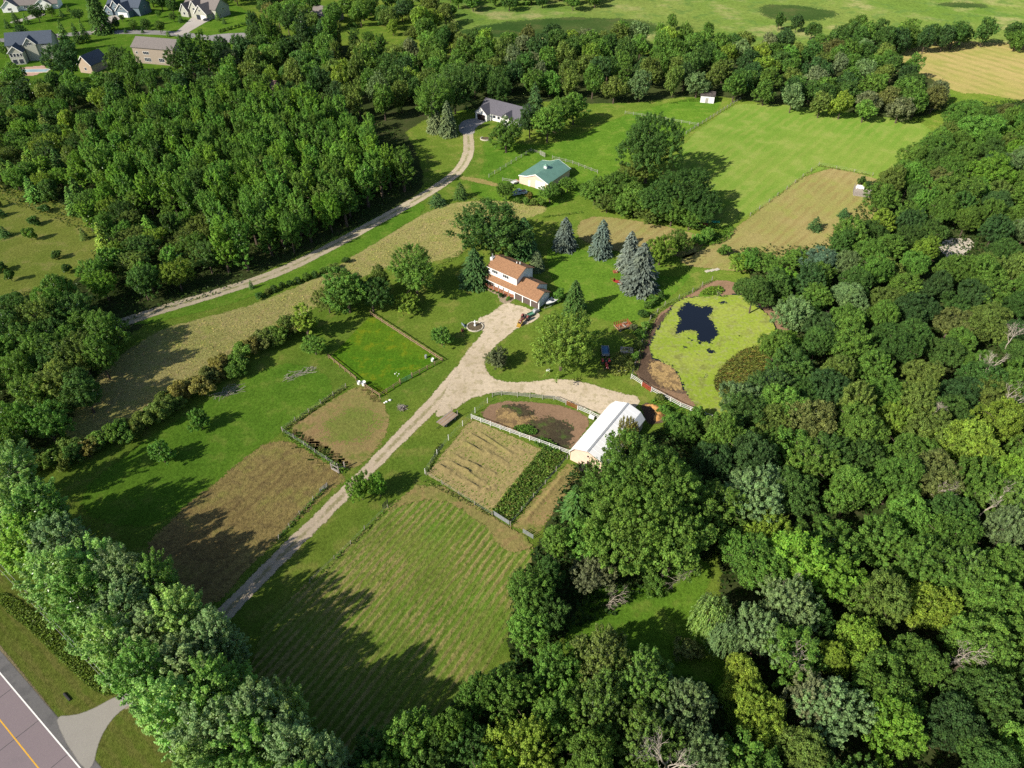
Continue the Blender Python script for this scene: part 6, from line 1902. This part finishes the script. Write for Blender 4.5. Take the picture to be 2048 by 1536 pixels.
MB().tube([(-2.0, 0, .5), (-3.4, .2, .3)], .06, 5).build('drawbar', m_black, hw)
MB().tube([(-2.2, .95, 1.0), (-.6, 1.5, .35)], .05, 5).build('leaning_pole', m_oldwhite, hw)
# boat on trailer behind the garage
bo = G(1105, 607)
bdir = np.array(G(1108, 597)) - np.array(G(1088, 611))
boat = thing('motorboat', 'white and teal motorboat beside the garage wall', 'boat', (*bo, 0), math.atan2(bdir[1], bdir[0]) + math.pi)
secs = [(-2.6, .95, .45, 1.15), (-1.0, 1.0, .4, 1.2), (.8, .9, .42, 1.25), (2.0, .5, .6, 1.32), (2.8, .06, .95, 1.38)]
mb = MB()
for x, hw_, zb_, zt in secs:
    mb.v += [(x, -hw_, zt), (x, -hw_ * .8, zb_ + .2), (x, 0, zb_), (x, hw_ * .8, zb_ + .2), (x, hw_, zt)]
for i in range(len(secs) - 1):
    for k in range(4):
        mb.f.append((i * 5 + k, (i + 1) * 5 + k, (i + 1) * 5 + k + 1, i * 5 + k + 1))
mb.f.append((0, 1, 2, 3, 4))
mb.build('hull', M('teal_hull', (0.10, 0.17, 0.20), .35, .1, 2.0), boat)
mb = MB()
for i in range(len(secs) - 1):
    (x, w0, _, z0), (x1, w1, _, z1) = secs[i], secs[i + 1]
    for s in (-1, 1):
        mb.quad((x, s * w0, z0 + .01), (x1, s * w1, z1 + .01), (x1, s * w1 * .62, z1 + .03), (x, s * w0 * .62, z0 + .03))
mb.quad((2.0, -.3, 1.35), (2.8, -.04, 1.41), (2.8, .04, 1.41), (2.0, .3, 1.35))
mb.quad((.8, -.55, 1.29), (2.0, -.31, 1.36), (2.0, .31, 1.36), (.8, .55, 1.29))
mb.build('deck', m_trim, boat)
MB().box(-2.5, .8, -.6, .6, .75, .8).build('cockpit_floor', m_grey, boat)
for s in (-1, 1):
    unit_box('seat', m_trim, boat, -.6, -.05, s * .35 - .22, s * .35 + .22, .8, 1.25)
unit_box('bench', m_trim, boat, -2.3, -1.8, -.55, .55, .8, 1.15)
MB().quad((.75, -.6, 1.3), (.75, .6, 1.3), (.45, .55, 1.75), (.45, -.55, 1.75)).build('windshield', m_glass, boat)
MB().box(-2.95, -2.62, -.2, .2, .7, 1.5).build('outboard_motor', m_black, boat)
bt = thing('boat_trailer', 'pale boat trailer tongue and frame under the motorboat', 'trailer', (*bo, 0), math.atan2(bdir[1], bdir[0]) + math.pi)
for s in (-1, 1):
    unit_box('frame_rail', m_grey, bt, -2.4, 2.2, s * .6 - .05, s * .6 + .05, .28, .38)
    wheel('wheel', bt, -1.0, s * .98, .32, .32, .2)
    MB().tube([(2.2, s * .6, .33), (3.6, 0, .33)], .05, 5).build('tongue', m_oldwhite, bt)
# small trailer behind the dark tractor
ct = thing('lawn_cart', 'green and grey cart hitched behind the dark tractor by the garage', 'cart', (*G(1062, 631), 0), rad(35))
MB().box(-.9, .9, -.55, .55, .35, .42).build('bed', m_ggreen, ct)
for y0 in (-.58, .54):
    unit_box('side_board', m_ggreen, ct, -.9, .9, y0, y0 + .04, .42, .75)
wheel('wheel', ct, 0, .68, .3, .3, .18)
wheel('wheel', ct, 0, -.68, .3, .3, .18)
mw = thing('riding_mower', 'grey covered riding mower behind the green cart', 'mower', (*G(1072, 625), 0), rad(35))
MB().prism([(-.9, .3), (.9, .3), (.85, .7), (.3, .85), (.1, 1.05), (-.5, 1.1), (-.85, .7)], -.5, .5, 'y').build('cover', m_grey, mw)
for sx_, sy_ in ((-.6, -.5), (-.6, .5), (.6, -.45), (.6, .45)):
    wheel('wheel', mw, sx_, sy_, .24, .24, .16)
# red garden cart and timber play frame under the blue spruce
rc = thing('garden_cart', 'red two-wheeled cart beside the widest blue spruce', 'cart', (*G(1237, 567), 0), rad(-28))
MB().prism([(-1.3, .5), (1.2, .5), (1.5, 1.1), (1.42, 1.1), (1.12, .58), (-1.2, .58), (-1.45, 1.1), (-1.53, 1.1)], -.6, .6, 'y').build('tub', m_redp, rc)
for s in (-1, 1):
    wheel('wheel', rc, .2, s * .72, .4, .4, .12)
    MB().tube([(-1.3, s * .4, .6), (-2.5, s * .35, .8)], .04, 5).build('handle', m_rust, rc)
pf = thing('timber_frame', 'pale A-shaped timber frame with a rusty base against the blue spruces', 'frame', (*G(1236, 544), 0), rad(10))
for y_ in (-.5, .5):
    MB().tube([(-.9, y_, 0), (0, y_, 1.7)], .07, 5).tube([(.9, y_, 0), (0, y_, 1.7)], .07, 5).build('leg_pair', m_oldwhite, pf)
MB().tube([(0, -.6, 1.7), (0, .6, 1.7)], .06, 5).build('ridge_bar', m_oldwhite, pf)
MB().box(-1.4, -.2, -.6, .6, 0, .35).build('base', m_rust, pf)
# concrete feed bunk
fb = thing('concrete_trough', 'grey concrete trough standing in the weeds beside the red tractor', 'trough', (*G(1253, 704), 0), rad(-8))
for a_ in ((-1.5, 1.5, -1.0, -.85), (-1.5, 1.5, .85, 1.0), (-1.5, -1.35, -.84, .84), (1.35, 1.5, -.84, .84)):
    unit_box('wall', m_greyw, fb, *a_, 0, .75)
unit_box('floor', m_stone, fb, -1.34, 1.34, -.84, .84, .02, .45)
for i, (u, v) in enumerate(((1238, 745), (1249, 745))):
    b = thing('bucket', ('dark bucket' if i == 0 else 'second dark bucket') + ' on the grass below the scrap weeds', 'bucket', (*G(u, v), 0))
    MB().tube([(0, 0, 0), (0, 0, .5)], [.28, .34], 10, False).tube([(0, 0, .02), (0, 0, .04)], .27, 10).build('shell', m_tyre, b)
    MB().tube([(-.34, 0, .5), (0, 0, .62), (.34, 0, .5)], .02, 4).build('handle', m_grey, b)
tr = thing('tyre_ring', 'white painted tyre with a plant inside, on the island lawn', 'tyre', (*G(1095, 741), 0))
wheel('tyre', tr, 0, 0, .55, .55, .3, m_trim, m_tyre)
tr.rotation_euler = (rad(70), 0, rad(20))
tr.location.z = .25
# round flower bed with its white statue
fx, fy = G(950, 654)
bed = thing('round_flower_bed', 'round flower bed edged with pale stones at the mouth of the yard', 'flower bed', (fx, fy, 0))
for i in range(34):
    t = 2 * math.pi * i / 34
    o = unit_box('edging_stone', m_stone, bed, -.19, .19, -.12, .12, -.02, .25 + .03 * (i % 3))
    o.location.x, o.location.y = 2.05 * math.cos(t), 2.05 * math.sin(t)
    o.rotation_euler = (0, 0, t + math.pi / 2)
mb = MB()
mb.v = [(0, 0, .2)] + [(1.92 * math.cos(2 * math.pi * i / 28), 1.92 * math.sin(2 * math.pi * i / 28), .12) for i in range(28)]
mb.f = [(0, i + 1, (i + 1) % 28 + 1) for i in range(28)]
mb.build('soil', M('planting_soil', (0.105, 0.080, 0.045), .95, .3, 3.0, .4), bed)
st = thing('garden_statue', 'small white garden statue on a plinth inside the round flower bed', 'statue', (fx, fy + .35, .18))
MB().tube([(0, 0, 0), (0, 0, .35), (0, 0, .36), (0, 0, .7)], [.3, .28, .2, .16], 10).build('plinth', m_trim, st)
MB().tube([(0, 0, .68), (0, 0, 1.0), (0, 0, 1.3), (0, 0, 1.45), (0, 0, 1.5)], [.16, .24, .2, .1, .06], 9).tube([(0, 0, 1.45), (0, 0, 1.55), (0, 0, 1.7), (0, 0, 1.76)], [.06, .13, .11, .03], 9).tube([(-.18, 0, 1.25), (-.38, .08, 1.1), (-.3, .2, .95)], .06, 6).tube([(.18, 0, 1.25), (.42, -.05, 1.35), (.6, -.05, 1.5)], .05, 6).build('figure', m_trim, st)
bb = thing('garden_bench', 'blue-grey bench beside the round flower bed', 'bench', (*G(928, 653), 0), rad(120))
unit_box('seat', M('blue_grey_paint', (0.20, 0.25, 0.29), .5, .1, 2.), bb, -.75, .75, -.22, .25, .42, .48)
unit_box('backrest', M('blue_grey_paint', (0, 0, 0)), bb, -.75, .75, .25, .31, .48, .95)
for x_ in (-.65, .65):
    for y_ in (-.15, .2):
        unit_box('leg', m_trim, bb, x_ - .04, x_ + .04, y_ - .04, y_ + .04, 0, .42)
pt = thing('flower_pot', 'dark red planter tub on the grass below the blue-grey bench', 'planter', (*G(925, 663), 0))
MB().tube([(0, 0, 0), (0, 0, .55)], [.3, .42], 10).build('tub', m_maroon, pt)
blades('planter_leaves', [(G(925, 663)[0] - .3, G(925, 663)[1] - .3), (G(925, 663)[0] + .3, G(925, 663)[1] - .3), (G(925, 663)[0] + .3, G(925, 663)[1] + .3), (G(925, 663)[0] - .3, G(925, 663)[1] + .3)], 30, .3, .6, .4, (.08, .06, .04), m_blade, 3, .5, 0, .5).parent = None
# white tubs at the paddock fence
for (u, v, s, lab) in ((718, 768, .38, 'white water tub at the paddock fence, the one nearer the pasture'), (728, 770, .48, 'larger white water tub in the gap of the paddock fence'), (865, 722, .36, 'white tub inside the drive corner of the green paddock')):
    w = thing('water_tub', lab, 'tub', (*G(u, v), 0), 0, 'white tubs at the paddock fence')
    MB().tube([(0, 0, 0), (0, 0, s * 2.0)], [s * .95, s], 12, False).tube([(0, 0, s * 1.6), (0, 0, s * 1.62)], s * .97, 12).build('shell', m_trim, w)
    MB().tube([(0, 0, s * 1.92), (0, 0, s * 2.06)], s * 1.06, 12, False).build('rim', m_trim, w)
gb = thing('grey_barrel', 'grey barrel against the paddock fence near the drive corner', 'barrel', (*G(852, 716), 0))
MB().tube([(0, 0, 0), (0, 0, .3), (0, 0, .6), (0, 0, .9)], [.28, .31, .31, .28], 12).build('body', m_grey, gb)
MB().tube([(0, 0, .44), (0, 0, .48)], .325, 12).build('hoop', m_black, gb)


def rocks(name, label, cat, pts, smin, smax, mat, seed, part='stone'):
    rg = random.Random(seed)
    root = thing(name, label, cat, (*pts[0], 0))
    for x, y in pts:
        s = rg.uniform(smin, smax)
        mb = MB()
        n = 7
        for lev, rr in ((-.05, .8), (.35, 1.0), (.75, .75), (1.0, .25)):
            for i in range(n):
                t = 2 * math.pi * i / n
                k = rr * rg.uniform(.8, 1.15)
                mb.v.append((x - pts[0][0] + s * k * math.cos(t), y - pts[0][1] + s * k * math.sin(t) * .8, s * lev * .9))
        for l in range(3):
            for i in range(n):
                j = (i + 1) % n
                mb.f.append((l * n + i, l * n + j, (l + 1) * n + j, (l + 1) * n + i))
        mb.f.append(tuple(3 * n + i for i in range(n)))
        mb.build(part, mat, root)
    return root


rocks('white_rock_pair', 'white rocks in the grass below the near paddock corner', 'rocks', [G(769, 806), G(773, 804), G(780, 801)], .22, .42, m_trim, 1)
rocks('white_rock_group', 'scatter of white stones inside the green paddock', 'rocks', [G(790, 748), G(795, 752), G(798, 748), G(793, 745)], .10, .2, m_trim, 2)
rocks('bark_rock_group', 'tan boulders in the scrap weeds beside the pond pen', 'rocks', [G(1247, 729), G(1255, 733), G(1262, 730), G(1240, 733)], .2, .45, m_stone, 4)
bp_ = G(804, 816)
bru = thing('brush_pile', 'grey pile of cut branches on the grass beside the driveway', 'brush pile', (*bp_, 0))
rgx = random.Random(8)
for i in range(46):
    a = rgx.uniform(0, 3.14)
    r_ = rgx.uniform(0, 1.1)
    t = rgx.uniform(0, 6.28)
    c = Vector((r_ * math.cos(t), r_ * .7 * math.sin(t), .1 + .5 * (1.1 - r_) * rgx.random()))
    d = Vector((math.cos(a), math.sin(a), rgx.uniform(-.2, .3))) * rgx.uniform(.5, .9)
    bar_part('branch', [m_greyw, m_dead, m_bark][i % 3], bru, c - d, c + d, .06, .06)
# twig piles by the hedge
for k, (u, v, lab) in enumerate(((455, 785, 'long pale heap of dead twigs along the hedge foot'), (600, 748, 'grey twig heap in the weeds below the hedge'))):
    tw = thing('twig_heap', lab, 'brush pile', (*G(u, v), 0), rad(35))
    for i in range(50):
        a = rgx.gauss(0, .5)
        c = Vector((rgx.uniform(-3.5, 3.5), rgx.gauss(0, .7), .1 + .3 * rgx.random()))
        d = Vector((math.cos(a), math.sin(a), rgx.uniform(-.2, .25))) * rgx.uniform(.6, 1.1)
        bar_part('twig', [m_greyw, m_dead][i % 2], tw, c - d, c + d, .05, .05)
# stock tank by the barn door, mulch heap behind the barn, covered post in the dirt paddock
tk = thing('stock_tank', 'black round stock tank on the grass below the barn doorway', 'tank', (*G(1164, 939), 0))
MB().tube([(0, 0, 0), (0, 0, .6)], [.62, .7], 14, False).tube([(0, 0, .48), (0, 0, .5)], .67, 14).build('shell', m_tyre, tk)
MB().tube([(0, 0, .58), (0, 0, .66)], .74, 14, False).build('rim', m_black, tk)
fd = thing('hay_feeder', 'small white feeder box against the paddock fence by the barn', 'feeder', (*G(1183, 838), 0), rad(-30))
unit_box('box', m_whitew, fd, -.6, .6, -.3, .3, .3, .95)
for x_ in (-.5, .5):
    unit_box('leg', m_whitew, fd, x_ - .05, x_ + .05, -.05, .05, 0, .3)


def heap(name, label, cat, poly, hmax, mat, seed, kind=None, part=None):
    rg = np.random.default_rng(seed)
    poly = chaikin(poly, 2)
    lo, hi = poly.min(0) - .3, poly.max(0) + .3
    res = .3
    X, Y = np.meshgrid(np.arange(lo[0], hi[0], res), np.arange(lo[1], hi[1], res))
    P = np.column_stack([X.ravel(), Y.ravel()])
    d = seg_dist(P, poly, np.roll(poly, -1, 0))
    ins = inside(P, poly)
    z = np.where(ins, np.minimum(d * .9, hmax) * (0.75 + .25 * np.sin(P[:, 0] * 2.1) * np.cos(P[:, 1] * 2.7)) + rg.normal(0, .06, len(P)), -.05)
    o = grid_mesh(name, P, X.shape[1], X.shape[0], ins, z, {'edge': np.full(len(P), 5.0)}, mat, 'thing')
    return tag(o, label, cat)


heap('mulch_heap', 'orange-brown mulch heap curving behind the white barn', 'heap', Gs([(1285, 812), (1300, 806), (1322, 812), (1330, 828), (1322, 842), (1310, 845), (1306, 836), (1312, 822), (1300, 814)]), 1.1, M('orange_mulch', (0.42, 0.22, 0.075), .95, .3, 2.0, .6), 1)
patch('barn_litter', Gs([(1278, 808), (1310, 805), (1332, 825), (1322, 850), (1295, 850)]), m_mud, zl(5), .5, 1.2)
# plastic netting in the weed patch
nt = thing('net_panel', 'bright green netting panels lying in the weed patch by the field clump', 'netting', (*G(1425, 446), 0), rad(-15))
for i in range(4):
    o = unit_box('panel', M('green_netting', (0.03, 0.26, 0.15), .7, .2, 3.0), nt, -1.8 + i * 1.0, -.9 + i * 1.0, -.4 + .2 * (i % 2), .5, .3 + .08 * i, .36 + .08 * i)
    o.rotation_euler = (rad(18), rad(-8), 0)
rb = thing('red_crate', 'reddish crate at the dark end of the green netting', 'crate', (*G(1410, 450), 0), .3)
for a_ in ((-.6, .6, -.5, -.45), (-.6, .6, .45, .5), (-.6, -.55, -.44, .44), (.55, .6, -.44, .44)):
    unit_box('side', m_rust, rb, *a_, 0, .6)


# pickup by the stable, saloon car on the suburb drive
def car(name, label, cat, pos, rz, body, pickup=False):
    c = thing(name, label, cat, (*pos, 0), rz)
    if pickup:
        MB().prism([(-2.6, .45), (2.6, .45), (2.65, .95), (1.3, 1.08), (.35, 1.1), (-2.6, 1.1)], -.9, .9, 'y').build('body', body, c)
        MB().prism([(-.75, 1.102), (1.2, 1.102), (.65, 1.75), (-.55, 1.78)], -.78, .78, 'y').build('cab', body, c)
        MB().box(-2.5, -.85, -.75, .75, 1.103, 1.12).build('cargo_bed', m_black, c)
        MB().quad((1.22, -.7, 1.12), (1.22, .7, 1.12), (.69, .62, 1.72), (.69, -.62, 1.72)).build('windshield', m_glass, c)
        for s in (-1, 1):
            unit_box('side_window', m_glass, c, -.55, .5, s * .79 - .005, s * .79 + .005, 1.25, 1.66)
    else:
        MB().prism([(-2.2, .35), (2.2, .35), (2.25, .72), (1.1, .88), (-1.5, .92), (-2.2, .85)], -.85, .85, 'y').build('body', body, c)
        MB().prism([(-1.6, .922), (1.0, .9), (.35, 1.4), (-1.0, 1.42)], -.72, .72, 'y').build('cabin', m_glass, c)
        MB().box(-.95, .3, -.66, .66, 1.425, 1.45).build('roof', body, c)
    x_ = 1.6 if pickup else 1.35
    for s in (-1, 1):
        for q in (-1, 1):
            wheel('wheel', c, q * x_, s * .78, .36, .36, .22)
        unit_box('headlight', m_trim, c, 2.2 if not pickup else 2.6, 2.27 if not pickup else 2.67, s * .62 - .15, s * .62 + .15, .6, .75)
    return c


car('pickup_truck', 'pale blue-white pickup truck parked among bushes below the stable', 'pickup', G(1038, 389), rad(200), M('pale_blue_paint', (0.42, 0.50, 0.56), .35, .05, 1.0), True)
car('parked_car', 'dark car on the concrete drive of the gabled suburb house', 'car', G(414, 42), rad(-20), M('dark_car_paint', (0.03, 0.033, 0.04), .25, .1, 1.0))
tl = thing('utility_trailer', 'small white and red trailer against the lean-to side of the stable', 'trailer', (*G(1030, 367), 0), rad(40))
MB().box(-1.3, 1.3, -.7, .7, .5, .6).box(-1.3, 1.3, -.72, -.66, .6, .95).box(-1.3, 1.3, .66, .72, .6, .95).build('bed', m_white, tl)
for s in (-1, 1):
    wheel('wheel', tl, -.2, s * .85, .3, .3, .18)
unit_box('tailgate', m_rust, tl, 1.3, 1.36, -.7, .7, .5, .95)
# edged bed by the white house
fx, fy = G(972, 278)
b2 = thing('crescent_flower_bed', 'small stone-edged flower bed on the lawn in front of the white house', 'flower bed', (fx, fy, 0))
for i in range(20):
    t = math.pi * (.75 + 1.3 * i / 19)
    o = unit_box('edging_stone', m_stone, b2, -.22, .22, -.16, .16, 0, .4)
    o.location.x, o.location.y = 2.1 * math.cos(t), 1.8 * math.sin(t)
    o.rotation_euler = (0, 0, t + math.pi / 2)
MB().tube([(0, 0, 0), (0, 0, .2)], 1.6, 16).build('soil', M('planting_soil', (0, 0, 0)), b2)
# culvert end and mailbox-free verge: a flared pipe beside the driveway mouth
cv = thing('culvert_pipe', 'dark culvert mouth in the grass of the roadside ditch', 'culvert', (*G(135, 1394), 0), math.atan2(dR[1], dR[0]))
MB().tube([(-.9, 0, .05), (.9, 0, .05)], .22, 10, False).build('pipe', m_tyre, cv)
MB().tube([(.88, 0, .05), (.9, 0, .05)], .2, 10).build('pipe_mouth', m_black, cv)
